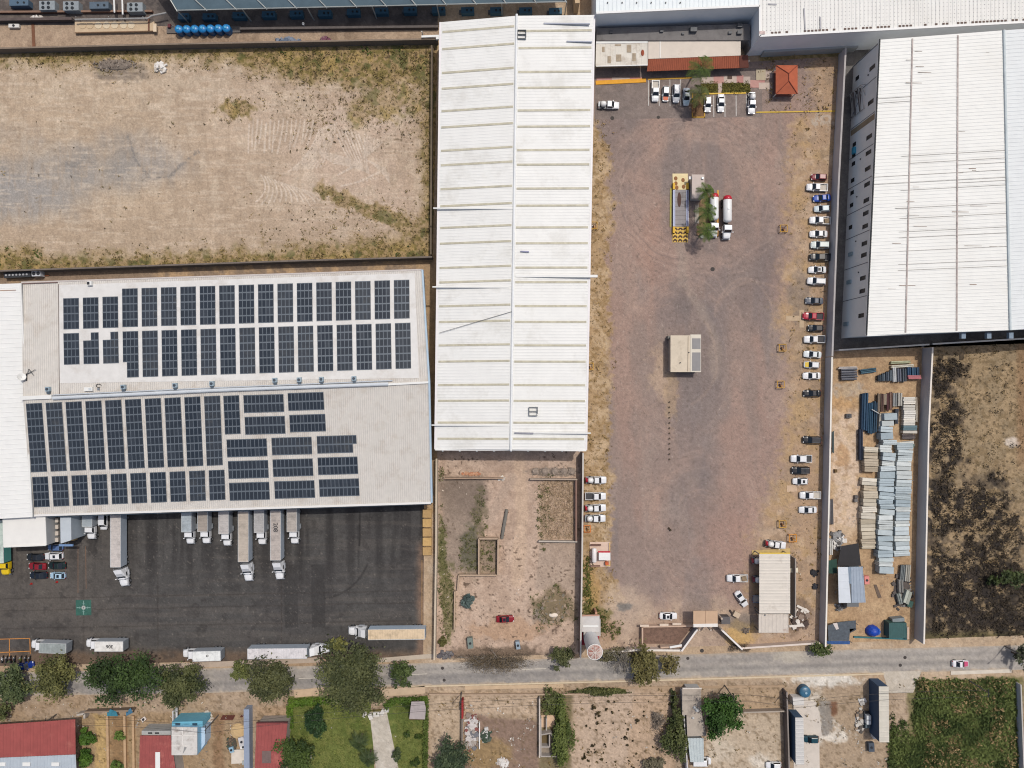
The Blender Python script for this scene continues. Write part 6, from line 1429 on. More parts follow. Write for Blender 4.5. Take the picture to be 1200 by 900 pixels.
scatter('grass', 'mown grass blades of the garden lawns', 'grass', 9000, (340, 820, 499, 903), lambda U, V: 1.0 * ((U < 433) | (U > 464)), LAWN0, LAWN1, (.10, .2), hgt=.12, blades=3)
tag(sheet('garden_path', [(433, 834), (453, 833), (468, 905), (441, 905)], f_conc((196, 186, 170), (176, 164, 148), (212, 204, 190), 291), 3 * E, M_ROAD), 'pale concrete garden path between two lawns', 'path')
scatter('grass', 'dry green grass in the two planted beds by the offices', 'grass', 1700, (822, 97, 879, 109), lambda U, V: 1.0 * ((U < 841) | (U > 846)), (84, 84, 36), (138, 128, 66), (.10, .22), hgt=.2, blades=4)
# ============================================================= YARD FURNITURE, STACKS, SOUTH BUILDINGS, NORTH PLANT
def rect(x0, y0, x1, y1, h): return [G3(x0, y0, h), G3(x1, y0, h), G3(x1, y1, h), G3(x0, y1, h)]
def prismP(c, z0, z1, name, m, par, mtop=None):
    b = MB().prism(foot(c)[::-1], z0, z1); return b.build(name, m, par)
def shed(name, lbl, cat, c, h, roofm, wallm, along='y', period=.8, open_=False, slope=0, rh=.05, ov=.25):
    """building under a ribbed sheet roof; c = roof corners NW NE SE SW"""
    cx, cy = sum(p[0] for p in c) / 4, sum(p[1] for p in c) / 4
    t = thing(name, lbl, cat, (cx, cy, 0))
    r = MB(); cc = [(p[0], p[1], p[2] + (slope if i < 2 else 0)) for i, p in enumerate(c)]; corrugated(r, cc, along, period, .2, rh); r.build('roof', roofm, t)
    ins = [(p[0] + (ov if p[0] < cx else -ov), p[1] + (ov if p[1] < cy else -ov)) for p in c]
    if open_:
        for p in ins: MB().box(p[0] - .1, p[0] + .1, p[1] - .1, p[1] + .1, 0, h - .13).build('post', STEEL, t)
    else: MB().prism(ins[::-1], 0, h - .14).build('wall', wallm, t)
    return t
def marks(lbl, cat, name, quads, rgb, z=4 * E, rough=.8, group=None):
    """painted lines: thin plates of paint"""
    m = MB()
    for p, q, w in quads: m.bar(G(*p), G(*q), w, z, z + .006)
    return solo(m.build(name, mat(rgb, rough, 0, .2, 2), None), lbl, cat, group)
YEL = (226, 178, 54); WL = (214, 210, 204)
# ---- painted markings
bayx = [759.8, 772.3, 785, 797.5]
for i, x in enumerate(bayx): marks('pale bay line, %s from the west on the western parking bays' % ONES[i], 'road marking', 'bay_line', [((x, 93), (x + .2, 124), .18)], WL, group='parking bay lines')
for i, (x, y0, y1) in enumerate(((836.3, 112, 137), (849.4, 112, 137), (862.5, 112, 136), (874.5, 112, 126))): marks('pale bay line, %s from the west on the eastern parking bays' % ONES[i], 'road marking', 'bay_line', [((x, y0), (x + .2, y1), .18)], WL, group='parking bay lines')
OR = (206, 138, 66)
marks('orange bay outlines on the asphalt above the motorcycles', 'road marking', 'bay_outline', [((-20, 749.5), (35.3, 748), .18), ((-20, 765.5), (35.5, 763), .18), ((35, 748.2), (35.6, 766), .18), ((11, 749), (11.4, 769), .18)], OR)
marks('orange edge line on the asphalt beside the east paving strip', 'road marking', 'edge_line', [((494.5, 656), (494.5, 735), .12)], (190, 150, 90))
marks('white centre line along the concrete road', 'road marking', 'centre_line', [((480, 790.5), (500, 789.6), .14), ((350, 795), (372, 794.4), .14), ((612, 784.5), (640, 783.4), .12)], (220, 212, 196))
marks('thin rust orange safety lines by the loading office', 'road marking', 'safety_line', [((100.5, 640), (101, 690), .10), ((91.5, 640), (91.5, 695), .10)], (140, 100, 70))
# meeting point sign painted on the asphalt
def meeting():
    x, y = G(98, 712); t = thing('painted_square', 'green painted square with a white circle and four arrows on the asphalt', 'road marking', (x, y, 0))
    s = 1.95; z = 4 * E
    MB().obox(x, y, 2 * s, 2 * s, z, z + .006, .02).build('green_field', mat((52, 100, 88), .85, 0, .3, 1.2), t)
    m = MB(); m.tube([(x, y, z + .004), (x, y, z + .012)], .52, 20); m.build('circle', mat((176, 178, 174), .85, 0, .15, 2), t)
    for k in range(4):
        a = k * math.pi / 2; c_, s_ = math.cos(a), math.sin(a); R = lambda u, v: (x + u * c_ - v * s_, y + u * s_ + v * c_)
        m = MB(); m.prism([R(1.75, -.12), R(1.75, .12), R(1.05, .12), R(1.05, .3), R(.62, 0), R(1.05, -.3), R(1.05, -.12)], z + .007, z + .013); m.build('arrow', mat((120, 152, 144), .85, 0, .25, 2), t)
    m = MB(); m.bar((x - .14, y - .25), (x + .14, y + .22), .16, z + .013, z + .018); m.build('symbol', mat((70, 90, 84), .8), t)
meeting()
for (x, y), l in (((37, 684), 'small red marker cone south of the black sedans'), ((67, 682), 'small red marker cone south of the light blue car')):
    X, Y = G(x, y); t = thing('traffic_cone', l, 'cone', (X, Y, .012)); m = MB(); m.tube([(X, Y, .06), (X, Y, .7)], [.2, .04], 12); m.build('cone', mat((190, 36, 30), .5), t); MB().obox(X, Y, .5, .5, .012, .06).build('foot_plate', mat((150, 30, 26), .6), t)
# ---- kerbs and pavers by the offices
def kerb(lbl, a, b, w, rgb, h=.16):
    m = MB(); m.bar(G(*a), G(*b), w, 0, h); return solo(m.build('kerb', mat(rgb, .7, 0, .12, 1), None), lbl, 'kerb')
kerb('wide orange yellow kerb in front of the west office roof', (698, 97.2), (757, 94.4), 1.0, (238, 168, 28), .2)
kerb('thin yellow kerb along the western parking bays', (759, 93.2), (811, 91.2), .35, (220, 166, 50))
kerb('thin yellow kerb along the garden beds', (822, 110.2), (874, 109.2), .35, (226, 186, 66))
kerb('yellow kerb line across the dry garden', (886, 131.8), (978, 130.4), .3, (214, 178, 60))
kerb('yellow kerb along the east side of the weighbridge planter', (841.3, 223), (840.5, 277), .45, (216, 160, 72))
kerb('green yellow kerb along the west side of the weighbridge', (786, 221), (785.6, 266), .4, (168, 160, 74))
def pavers():
    t = thing('paved_walk', 'red and grey paved walk in front of the offices', 'paving', (*G(850, 93), 0)); cs = [(196, 178, 166), (196, 150, 140), (204, 186, 172), (190, 138, 130)]
    ts = [(822, 90, 836, 98), (836, 89.5, 848, 98), (848, 89, 863, 97.5), (863, 88.5, 871, 97), (871, 90, 879, 99), (879, 94, 889, 103), (889, 97, 905, 105), (889, 84, 896, 97), (841.5, 98, 846, 109.5), (699, 91.5, 717, 95), (717, 91, 738, 94.6), (738, 90.4, 752, 93.6), (896, 84, 905, 92)]
    for i, (x0, y0, x1, y1) in enumerate(ts):
        MB().prism([G(x0, y1), G(x1, y1), G(x1, y0), G(x0, y0)], 0, .13 + (i % 3) * .004).build('slab', mat(cs[i % 4], .9, 0, .1, 1.5), t)
    MB().obox(*G(855, 91), 1.2, .9, .14, .16).build('drain_cover', mat((90, 70, 60), .8), t)
    m = MB(); m.prism([G(822, 109), G(841, 108.6), G(841, 98), G(822, 98.4)], 0, .07); m.prism([G(846.5, 108.6), G(879, 108.2), G(878, 97.5), G(846.5, 98)], 0, .07); m.build('planting_bed', mat((104, 100, 56), .95, 0, .2, 1), t)
    X, Y = G(892, 87, .4); MB().obox(X, Y, 2.4, 2.8, .135, .22).build('slab', mat((190, 176, 150), .9, 0, .1, 1), t)
    t2 = thing('planted_island', 'planted island between the parking bays with yellow edge', 'planter', (*G(817, 115), 0))
    m = MB()
    for a, b in (((811.3, 109), (811.3, 138)), ((825.5, 112), (825.5, 138)), ((811, 137.5), (826, 137.5))): m.bar(G(*a), G(*b), .25, 0, .18)
    m.build('kerb', mat((206, 160, 56), .8, 0, .2, 1), t2); MB().prism([G(812, 137), G(825, 137), G(825, 110), G(812, 109)], 0, .1).build('soil', mat((122, 92, 62), .95, 0, .25, 1), t2)
pavers()
def planter():
    t = thing('planter', 'narrow soil planter between the weighbridge office and the tankers', 'planter', (*G(829, 250), 0))
    MB().prism([G(816, 276), G(833, 276), G(833, 234), G(826, 220), G(840, 220), G(840, 234), G(840, 276)][:4] + [G(833, 222), G(826, 222), G(820, 234)], 0, .12).build('soil', mat((150, 122, 92), .95, 0, .25, 1), t)
    m = MB(); m.prism([G(814, 262), G(819, 262), G(819, 240), G(814, 240)], 0, .14); m.build('slab', mat((176, 166, 152), .9, 0, .1, 1), t)
    X, Y = G(822.5, 277.5); MB().tube([(X, Y, .1), (X, Y, .35)], .45, 14).build('tyre_ring', mat((196, 196, 192), .8), t)
planter()
# ---- weighbridge
def weighbridge():
    t = thing('weighbridge', 'truck weighbridge with yellow black chevron ramps', 'weighbridge', (*G(796, 244), 0))
    def R(x0, y0, x1, y1): return [G(x0, y1), G(x1, y1), G(x1, y0), G(x0, y0)]
    d = MB().prism(R(789, 223, 805, 266), 0, .42).build('deck', mat((150, 144, 144), .7, 0, .12, .8, dirt=((84, 78, 76), .25, .55, .7)), t)
    for k in range(8): MB().bar(G(789.5, 226 + k * 5.3, .4), G(804.5, 225.8 + k * 5.3, .4), .08, .423, .43).build('deck_joint', mat((104, 100, 100), .8), d)
    st = MB(); x, y = G(796, 234, .45); st.dome((x, y, .43), .5, 1.9, .012, 14, 2); st.build('oil_stain', mat((90, 66, 58), .9), d)
    for x in (789.2, 804.8): MB().bar(G(x, 223.5), G(x, 266), .5, .43, .75).build('side_rail', mat((196, 206, 232), .5, 0, .08, 1), t)
    for x in (789.2, 804.8): MB().bar(G(x, 224), G(x, 266), .14, .754, .80).build('guard_rail', mat((96, 90, 130), .6), t)
    a = R(788, 203.5, 806, 222.8); rn = MB(); rn.prism(a, 0, [.42, .42, .06, .06]); rn.build('ramp', mat((234, 216, 168), .8, 0, .12, .8), t)
    m = MB()
    for x, y in ((792, 209), (792, 215), (793, 220), (800.5, 211), (801, 219)): X, Y = G(x, y, .3); m.dome((X, Y, .12 + (y - 204) / 19 * .36), .45, .55, .05, 10, 2)
    m.build('worn_patch', mat((150, 104, 66), .9), t)
    b = R(788, 266.2, 806, 284); rs = MB(); rs.prism(b, 0, [.06, .06, .42, .42]); o = rs.build('ramp', mat((228, 188, 92), .8, 0, .12, 1), t)
    m = MB()
    for r_ in range(4):
        for k in range(3):
            for s in (-1, 1):
                cx, cy = 791 + k * 6, 268.5 + r_ * 4.4; z = lerp(.42, .06, (cy - 266) / 18) + .012
                p, q = G(cx - 2.4 * s, cy + 1.4), G(cx, cy - 1.1); dx, dy = q[0] - p[0], q[1] - p[1]; L = math.hypot(dx, dy); nx, ny = -dy / L * .2, dx / L * .2
                zz = lambda yy: lerp(.42, .06, ((450 - yy / S) - 266.2) / 17.8) + .012
                P4 = [(p[0] + nx, p[1] + ny), (q[0] + nx, q[1] + ny), (q[0] - nx, q[1] - ny), (p[0] - nx, p[1] - ny)]
                f_ = (0, 1, 2, 3) if s < 0 else (0, 1, 2, 3); m.add([(a_, c_, zz(c_)) for a_, c_ in P4], [f_[::-1]])
    m.build('chevron', mat((86, 62, 44), .8), o)
    for x in (789, 805):
        for y in (219, 270): X, Y = G(x, y); MB().obox(X, Y, .5, 1.6, 0, .85).build('guard_block', mat((230, 184, 50), .7, 0, .1, 1), t)
    # office
    h = 3.2; c = rect(811, 204.5, 825.5, 232.5, h); t = thing('weighbridge_office', 'small flat roofed weighbridge office with pale pink grey roof', 'office', (*G(818, 218), 0))
    ins = [(p[0] + (.2 if i in (0, 3) else -.2), p[1] + (-.2 if i < 2 else .2)) for i, p in enumerate(c)]
    MB().prism(ins[::-1], 0, h - .2).build('wall', mat((206, 196, 186), .8), t); MB().prism(foot(c)[::-1], h - .195, h).build('roof', mat((206, 192, 182), .85, 0, .08, .8, dirt=((168, 152, 140), .4, .55, .6)), t)
    X, Y = G(809.5, 208.5, 2.5); MB().obox(X, Y, .9, .7, 2.1, 2.6).build('air_conditioner', W_WHITE, t)
    X, Y = G(811, 222, 1.5); MB().obox(X - .01, Y, .06, 1.6, 1.1, 2.1).build('window', WIN, t); X, Y = G(811, 212, 1.5); MB().obox(X - .01, Y, .06, 1.0, .1, 2.1).build('door', mat((96, 70, 52), .7), t)
    X, Y = G(823, 209, h); MB().obox(X, Y, .5, .5, h + .003, h + .35).build('roof_hatch', STEEL, t)
weighbridge()
# ---- small building in the middle of the gravel yard
def midhut():
    h = 3.6; t = thing('pump_house', 'square cream roofed hut with two dark roof panels in the gravel yard', 'hut', (*G(803, 414), 0))
    c = rect(785.8, 393, 821.2, 436, h); ins = [(p[0] + (.25 if i in (0, 3) else -.25), p[1] + (-.25 if i < 2 else .25)) for i, p in enumerate(c)]
    MB().prism(ins[::-1], 0, h - .25).build('wall', mat((190, 178, 164), .85), t)
    MB().prism(foot(rect(785.8, 393, 809, 436, h))[::-1], h - .245, h).build('roof', mat((218, 204, 182), .85, 0, .07, .6, dirt=((180, 166, 146), .35, .55, .6)), t)
    MB().prism(foot(rect(809, 392, 821.4, 436, h))[::-1], h - .245, h + .08).build('roof_edge', mat((222, 214, 198), .8, 0, .06, .8), t)
    for y0, y1 in ((396.5, 409), (413, 434.5)): MB().prism(foot(rect(811, y0, 820.8, y1, h))[::-1], h + .083, h + .14).build('roof_panel', mat((138, 136, 136), .6, 0, .08, .6), t)
    MB().bar(G3(806.5, 394, h), G3(806, 435, h), .12, h + .002, h + .12).build('roof_pipe', mat((176, 160, 140), .7), t)
    for x, y in ((807, 413), (797, 425)): X, Y = G(x, y, h); MB().tube([(X, Y, h), (X, Y, h + .4)], .14, 8).build('vent_pipe', DARK, t)
    X, Y = G(784, 395.5, 1.5); MB().obox(X, Y, .6, .8, 0, 1.6).build('side_cabinet', mat((120, 118, 112), .7), t)
    X, Y = G(803, 436, 1.2); MB().obox(X, Y - .05, 1.0, .08, .02, 2.1).build('door', mat((84, 70, 60), .7), t)
midhut()
# ---- row of stumps
for i in range(12):
    y = 471 + i * 6.1; X, Y = G(784.4, y); m = MB(); m.tube([(X, Y, 0), (X, Y, .5)], [.2, .17], 8); solo(m.build('stump', mat((96, 82, 66), .95, 0, .2, 3), None), 'dark short post, %s from the north in the row down the yard' % ONES[i], 'post', 'short posts down the middle of the yard')
for x, y, l in ((783.8, 619, 'lone short post south of the post row'), (785.5, 621, 'second lone short post south of the post row')):
    X, Y = G(x, y); m = MB(); m.tube([(X, Y, 0), (X, Y, .5)], [.28, .24], 8); solo(m.build('stump', mat((74, 62, 46), .95, 0, .2, 3), None), l, 'post', 'short posts down the middle of the yard')
# ---- hydrant frames
def frame(px, py, lbl, rgb=(204, 156, 56), s=.85):
    X, Y = G(px, py, .6); t = thing('hydrant_frame', lbl, 'guard frame', (X, Y, .012), 'yellow guard frames')
    for a in (-s, s):
        for b in (-s, s): MB().tube([(X + a, Y + b, 0), (X + a, Y + b, 1.0)], .09, 8).build('post', mat(rgb, .6), t)
    m = MB()
    for a, b, c, d in ((-s, -s, s, -s), (s, -s, s, s), (s, s, -s, s), (-s, s, -s, -s)): m.tube([(X + a, Y + b, .95), (X + c, Y + d, .95)], .10, 8)
    m.build('rail', mat(rgb, .6), t)
    h_ = MB(); h_.tube([(X, Y, 0), (X, Y, .55), (X, Y, .8)], [.2, .2, .09], 10); h_.build('hydrant', mat((130, 84, 50), .7), t)
    MB().obox(X + .3, Y - .4, .45, .35, 0, .8).build('hose_box', mat((176, 124, 60), .7), t)
for a in ((918, 268, 'yellow guard frame on the tan verge beside the white pickup with load'), (916.5, 407.5, 'yellow guard frame south of the concrete cross'), (914.5, 450.5, 'yellow guard frame north of the lone black cars'), (916.5, 614, 'yellow guard frame south of the last white sedan'), (695.5, 264.5, 'orange guard frame at the east wall of the white hall, northern one'), (691, 429.5, 'small yellow guard frame against the white hall, southern one')): frame(*a)
frame(688, 619.5, 'orange guard frame between the tank pickups and the gas station', (222, 126, 44), .8)
frame(928.5, 630.5, 'orange yellow guard frame near the white pickup at the shed corner', (226, 150, 40), .9)
# ---- crossed concrete slabs
def cross():
    t = thing('concrete_cross', 'pale concrete slabs laid as a cross beside the red pickup', 'slab', (*G(936, 373), 0)); m = mat((196, 172, 142), .9, 0, .12, 1)
    for x0, y0, x1, y1, k in ((921, 370, 936.4, 376, 0), (936.5, 363, 942, 384, 1)): MB().prism([G(x0, y1), G(x1, y1), G(x1, y0), G(x0, y0)], 0, .1 + k * .01).build('slab', m, t)
cross()
m = MB(); m.prism([G(922, 576.5), G(934, 576), G(934, 568), G(922, 569)], 0, .07); solo(m.build('concrete_pad', mat((206, 178, 150), .9, 0, .1, 1), None), 'pale square pad south of the three separate cars', 'slab')
# ---- gas filling station
def gas_station():
    t = thing('gas_station', 'small gas filling pad with white tank and white red canopy', 'gas station', (*G(703, 650), 0))
    MB().prism([G(691, 664), G(715, 664), G(715, 635), G(691, 635)], 0, .2).build('slab', mat((222, 196, 178), .85, 0, .08, 1), t)
    MB().capsule(G3(696.3, 642, 1.6), G3(696.3, 659.5, 1.6), .62, 16, dome=.6).build('gas_tank', mat((238, 234, 232), .4, 0, .03, 1), t, smooth=True)
    m = MB(); X, Y = G(696.3, 650.5, .6)
    for dy in (-1.2, 1.2): m.obox(X, Y + dy, .9, .25, .2, 1.2)
    m.build('tank_saddle', mat((150, 30, 50), .7), t)
    MB().prism(foot(rect(701.8, 647.5, 715.3, 656.5, 2.6))[::-1], 2.4, 2.6).build('canopy', W_WHITE, t)
    MB().bar(G3(701, 646.8, 2.6), G3(715, 646.8, 2.6), .35, 2.3, 2.62).build('canopy_trim', paintc((196, 30, 50)), t)
    for x in (703, 714): X, Y = G(x, 652); MB().box(X - .08, X + .08, Y - .08, Y + .08, .2, 2.39).build('post', STEEL, t)
    MB().bar(G(692, 638), G(704, 638), .3, .2, .9).build('low_wall', mat((120, 90, 80), .9), t); MB().bar(G(692, 662.5), G(703, 662.5), .3, .2, .9).build('low_wall', mat((150, 120, 104), .9), t)
    m = MB(); m.tube([G3(714.5, 636, 1), G3(714.7, 647, 1)], .08, 8); m.tube([G3(710, 663, 1), G3(715, 663, 1)], .08, 8); m.tube([G3(714.8, 657, 1), G3(714.8, 663, 1)], .08, 8); m.build('guard_rail', mat((226, 184, 40), .6), t)
    X, Y = G(711, 660, .8); MB().obox(X, Y, .8, .7, .2, 1.3).build('dispenser', mat((206, 96, 40), .6), t)
gas_station()
# ---- water tower at the gate house
def tower():
    t = thing('gate_house', 'flat roofed grey gate house under the water tower', 'building', (*G(691.5, 730), 0)); h = 3.4
    MB().prism([(x, y) for x, y in (G(682.5, 740), G(702, 740), G(702, 721), G(682.5, 721))], 0, h - .2).build('wall', mat((186, 180, 176), .85), t)
    MB().prism(foot(rect(682, 721, 702.5, 740.5, h))[::-1], h - .195, h).build('roof', mat((208, 204, 200), .85, 0, .08, .8), t)
    MB().bar(G3(683, 733.5, h), G3(701, 733.5, h), .4, h + .003, h + .12).build('roof_strip', W_WHITE, t)
    MB().bar(G3(682, 721, h), G3(702, 720.5, h), .3, h + .003, h + .45).build('parapet', mat((190, 150, 130), .9), t)
    X, Y = G(698.5, 718.5, 3); MB().obox(X, Y, .5, .9, 0, 3.4).build('chimney', mat((196, 150, 124), .9), t)
    x, y = G(690.5, 742.5); t = thing('water_tower', 'tall white cylindrical water tower with a red foot and stained top', 'water tower', (x, y, 0)); Ht = 12.2; R = 1.75
    b = MB().obox(x, y, 4.4, 4.4, 0, 1.8, 0).build('pedestal', mat((150, 22, 44), .8, 0, .1, 1), t)
    MB().tube([(x, y, 1.8), (x, y, Ht)], R, 28).build('tank', mat((226, 226, 226), .7, 0, .06, .5), t, smooth=False)
    rf = MB(); rf.tube([(x, y, Ht + .003), (x, y, Ht + .2)], R + .12, 28); rf.build('rim', W_WHITE, t)
    tp = MB(); tp.dome((x, y, Ht + .2), R, R, .35, 24, 4); o = tp.build('top_plate', mat((206, 186, 176), .85, 0, .1, 1, dirt=((150, 78, 60), .9, .48, .9)), t)
    m = MB()
    for k in range(4): a = k * .8; m.bar((x - 1.4 * math.cos(a), y - 1.4 * math.sin(a)), (x + 1.4 * math.cos(a), y + 1.4 * math.sin(a)), .16, Ht + .5, Ht + .62 + k * .003)
    m.build('brace', mat((206, 194, 184), .85), o)
    l = MB()
    for s in (-.22, .22): l.tube([(x + s + .5, y - R - .12, 0), (x + s + .5, y - R - .12, Ht)], .035, 6)
    for k in range(30): l.tube([(x + .28, y - R - .12, .4 + k * .4), (x + .72, y - R - .12, .4 + k * .4)], .025, 5)
    l.build('ladder', STEEL, t)
tower()
# ---- gate canopy and guard yard
def gate():
    t = thing('gate_canopy', 'tan flat gate canopy between two slanted white walls', 'gate', (*G(827, 725), 0)); h = 5.0
    for x0, x1 in ((812.5, 826.8), (827.2, 841)): MB().prism(foot(rect(x0, 716, x1, 732, h))[::-1], h - .3, h).build('roof', mat((202, 170, 140), .85, 0, .08, .7), t)
    MB().bar(G3(812.5, 733, h), G3(841, 732.5, h), .8, h - .35, h + .1).build('fascia', mat((236, 230, 222), .8, 0, .05, 1), t)
    for x in (814, 827, 839.5):
        for y in (718, 731): X, Y = G(x, y); MB().box(X - .2, X + .2, Y - .2, Y + .2, 0, h - .31).build('pillar', mat((196, 180, 164), .9), t)
    t = thing('walled_court', 'low walled court filled with brown rubble west of the gate', 'court', (*G(777, 744), 0)); Wm = mat((206, 178, 156), .9, 0, .1, 1)
    for a, b in (((752.5, 732), (811, 731)), ((751.5, 733), (751.5, 754)), ((772.5, 756), (797, 755))): MB().bar(G(*a), G(*b), .35, 0, 1.7).build('wall', Wm, t)
    MB().prism([G(752.5, 754), G(795, 754), G(812, 733), G(752.5, 734)], .01, .25).build('rubble_bed', mat((126, 100, 86), .95, 0, .35, 1.6), t)
    for x, y in ((755, 733), (778, 732), (793, 731)): X, Y = G(x, y, 1.7); MB().obox(X, Y, 2.2, .5, 1.703, 1.95).build('wall_cap', mat((224, 204, 184), .9), t)
    MB().bar(G(783, 755.5), G(797, 753), .5, 1.703, 1.9).build('wall_cap', W_WHITE, t)
    X, Y = G(847.5, 723.5); t = thing('guard_booth', 'small dark square booth east of the gate canopy', 'booth', (X, Y, 0)); MB().obox(X, Y, 2.0, 1.6, 0, 2.1).build('wall', mat((84, 80, 80), .8), t); MB().obox(X, Y, 2.2, 1.8, 2.105, 2.25).build('roof', mat((100, 96, 96), .8, 0, .15, 1), t)
    X, Y = G(862, 719); t = thing('crate', 'tan wooden crate and board leaning by the shed', 'crate', (X, Y, 0)); MB().obox(X, Y, 1.6, 1.3, 0, 1.0, -.5).build('box', mat((206, 186, 160), .9, 0, .15, 2), t); MB().obox(X - 1, Y + .4, 1.6, .2, 0, .8, -.9).build('board', mat((90, 80, 72), .9), t)
    for i, x in enumerate((869, 878, 891, 905)):
        pass
gate()
# ---- long shed by the gate
def longshed():
    h = 4.2; t = shed('open_shed', 'long open shed with a pale metal roof sheltering trucks', 'shed', rect(889.8, 649, 926, 719, h), h, mat((222, 214, 202), .6, 0, .05, .5, dirt=((180, 168, 154), .35, .56, .5)), W_GREY, 'x', .8, True)
    for k in range(5): X, Y = G(890.5, 655 + k * 15); MB().box(X - .1, X + .1, Y - .1, Y + .1, 0, h - .14).build('post', STEEL, t)
    MB().bar(G(925, 650), G(925, 718), .25, 0, h - .2).build('back_wall', mat((170, 160, 150), .9), t)
    t2 = shed('lean_to', 'stained lean-to roof at the south end of the long shed', 'shed', rect(889.2, 719.6, 924, 741.5, 3.6), 3.6, mat((214, 204, 192), .8, 0, .1, .8, dirt=((146, 96, 74), .18, .5, .9)), mat((150, 140, 130), .9), 'y', .9, True)
    MB().prism([G(881, 650), G(926, 648), G(926, 642.5), G(881, 645)], 0, .12).build('apron_slab', mat((206, 178, 120), .9, 0, .15, 1), t)
    MB().bar(G3(890, 648.3, h), G3(926, 648.3, h), .3, h - .1, h + .08).build('yellow_trim', mat((226, 190, 70), .7), t)
    m = MB(); m.prism(foot(rect(926.3, 665.5, 935, 671, 2.4))[::-1], 2.25, 2.4); x, y = G(934, 670, 0); m.box(x - .1, x + .1, y - .1, y + .1, 0, 2.245); solo(m.build('side_awning', mat((236, 226, 200), .8), None), 'small cream awning sticking out east of the long shed', 'awning')
longshed()
def heap(name, lbl, cat, px, py, rx, ry, h, cols, n=60, sz=(.3, .9), seed=1, group=None, flat=.5):
    """loose pile: many separate chunks modelled as one heap with its debris as parts"""
    rs = random.Random(seed); x, y = G(px, py); t = thing(name, lbl, cat, (x, y, 0), group); mbs = [MB() for _ in cols]
    for i in range(n):
        a = rs.uniform(0, 6.28); r = math.sqrt(rs.random()); X, Y = x + rx * S * r * math.cos(a), y + ry * S * r * math.sin(a); k = rs.uniform(*sz); z = h * (1 - r) * rs.uniform(.3, 1)
        mbs[i % len(cols)].obox(X, Y, k, k * rs.uniform(.3, 1), max(0, z - k * flat * .3), z + k * flat * rs.uniform(.4, 1), rs.uniform(0, 3.1))
    for m, c in zip(mbs, cols):
        if m.v: m.build('debris', mat(c, .9, 0, .2, 2), t)['kind'] = 'stuff'
    d = MB(); d.dome((x, y, 0), rx * S * .8, ry * S * .8, h * .7, 16, 4); d.build('mound', mat(cols[0], .95, 0, .25, 1.5), t)
    return t
heap('scrap_heap', 'scrap heap with white beams east of the long shed', 'heap', 936, 724, 11, 13, .6, ((110, 90, 78), (150, 130, 116), (224, 216, 206), (80, 66, 60)), 70, (.3, 1.4), 3)
for (a, b, l) in (((933, 709), (945.5, 715), 'white plank lying north of the scrap heap'), ((924, 733), (946, 731.5), 'white plank lying south of the scrap heap')):
    m = MB(); m.bar(G(*a), G(*b), .55, .35, .6); solo(m.build('plank', mat((228, 220, 210), .8, 0, .08, 2), None), l, 'plank')
heap('white_rubble', 'white rubble pile at the north edge of the dirt lot', 'heap', 188, 79.5, 7, 5, 1.0, ((226, 220, 210), (206, 196, 182), (236, 232, 226)), 40, (.4, 1.2), 4)
heap('rubble_pile', 'grey stony rubble mound under the plant wall', 'heap', 135, 76, 26, 8, .8, ((134, 122, 110), (150, 138, 126), (110, 98, 88)), 130, (.2, .6), 5)
heap('rubble_pile', 'mixed rubble and weeds mound in the earth lot', 'heap', 648, 712, 19, 20, .8, ((134, 118, 92), (170, 150, 128), (110, 106, 74), (150, 132, 112), (128, 120, 106)), 120, (.2, .8), 6)
m = MB(); m.dome((*G(648.5, 720), .5), 1.2, .6, .3, 12, 3); solo(m.build('white_sack', mat((236, 222, 206), .9), None), 'white sack on the rubble mound in the earth lot', 'sack')
for i, x in enumerate((627, 638.5, 650, 661, 670)):
    heap('gravel_pile', 'grey gravel pile, %s from the west behind the straw plot' % ONES[i], 'heap', x, 552.5, 5.5, 5.5, .8, ((156, 142, 130), (172, 156, 142)), 26, (.2, .5), 20 + i, 'gravel piles behind the straw plot')
heap('brick_row', 'row of orange bricks north of the low wall in the earth lot', 'bricks', 552, 555, 12, 2, .3, ((196, 134, 100), (206, 160, 128)), 50, (.25, .5), 31)
heap('white_rubble', 'white rubble at the end of the low wall in the earth lot', 'heap', 588, 560.5, 4, 3, .5, ((230, 224, 214), (200, 190, 178)), 22, (.2, .6), 32)
def pipe_():
    X, Y = G(591, 613); t = thing('concrete_pipe', 'long dark grey pipe lying beside the dirt track', 'pipe', (X, Y, .012)); MB().tube([G3(594, 597, .5), G3(588, 631, .5)], .42, 12).build('pipe', mat((124, 120, 112), .85, 0, .2, 1), t)
    m = MB()
    for f in (.1, .5, .9): x, y = lerp(594, 588, f), lerp(597, 631, f); X, Y = G(x, y); m.obox(X, Y, 1.2, .2, 0, .12)
    m.build('timber', RUST, t)
pipe_()
def tankbox(px, py, lx, ly, ang, lbl, rgb, h=1.6):
    X, Y = G(px, py, h); t = thing('water_tank', lbl, 'tank', (X, Y, .012)); MB().obox(X, Y, lx, ly, .2, h, ang).build('tank', mat(rgb, .6, 0, .1, 1), t); m = MB(); m.tube([(X, Y, h), (X, Y, h + .15)], .3, 12); m.build('lid', DARK, t)
    m = MB()
    for s in (-1, 1): m.obox(X + s * lx * .3, Y, .2, ly * .9, 0, .195, ang)
    m.build('skid', RUST, t)
tankbox(551, 754, 1.3, 2.6, .1, 'grey green box tank by the road in the earth lot', (122, 134, 126)); tankbox(607, 756.5, 1.0, 1.9, .15, 'blue grey box tank by the road in the earth lot', (150, 166, 178))
heap('dark_heap', 'dark heap of branches beside the tan wall corner', 'heap', 521, 767, 10, 4, .5, ((96, 92, 96), (120, 116, 116)), 40, (.3, .9), 33)
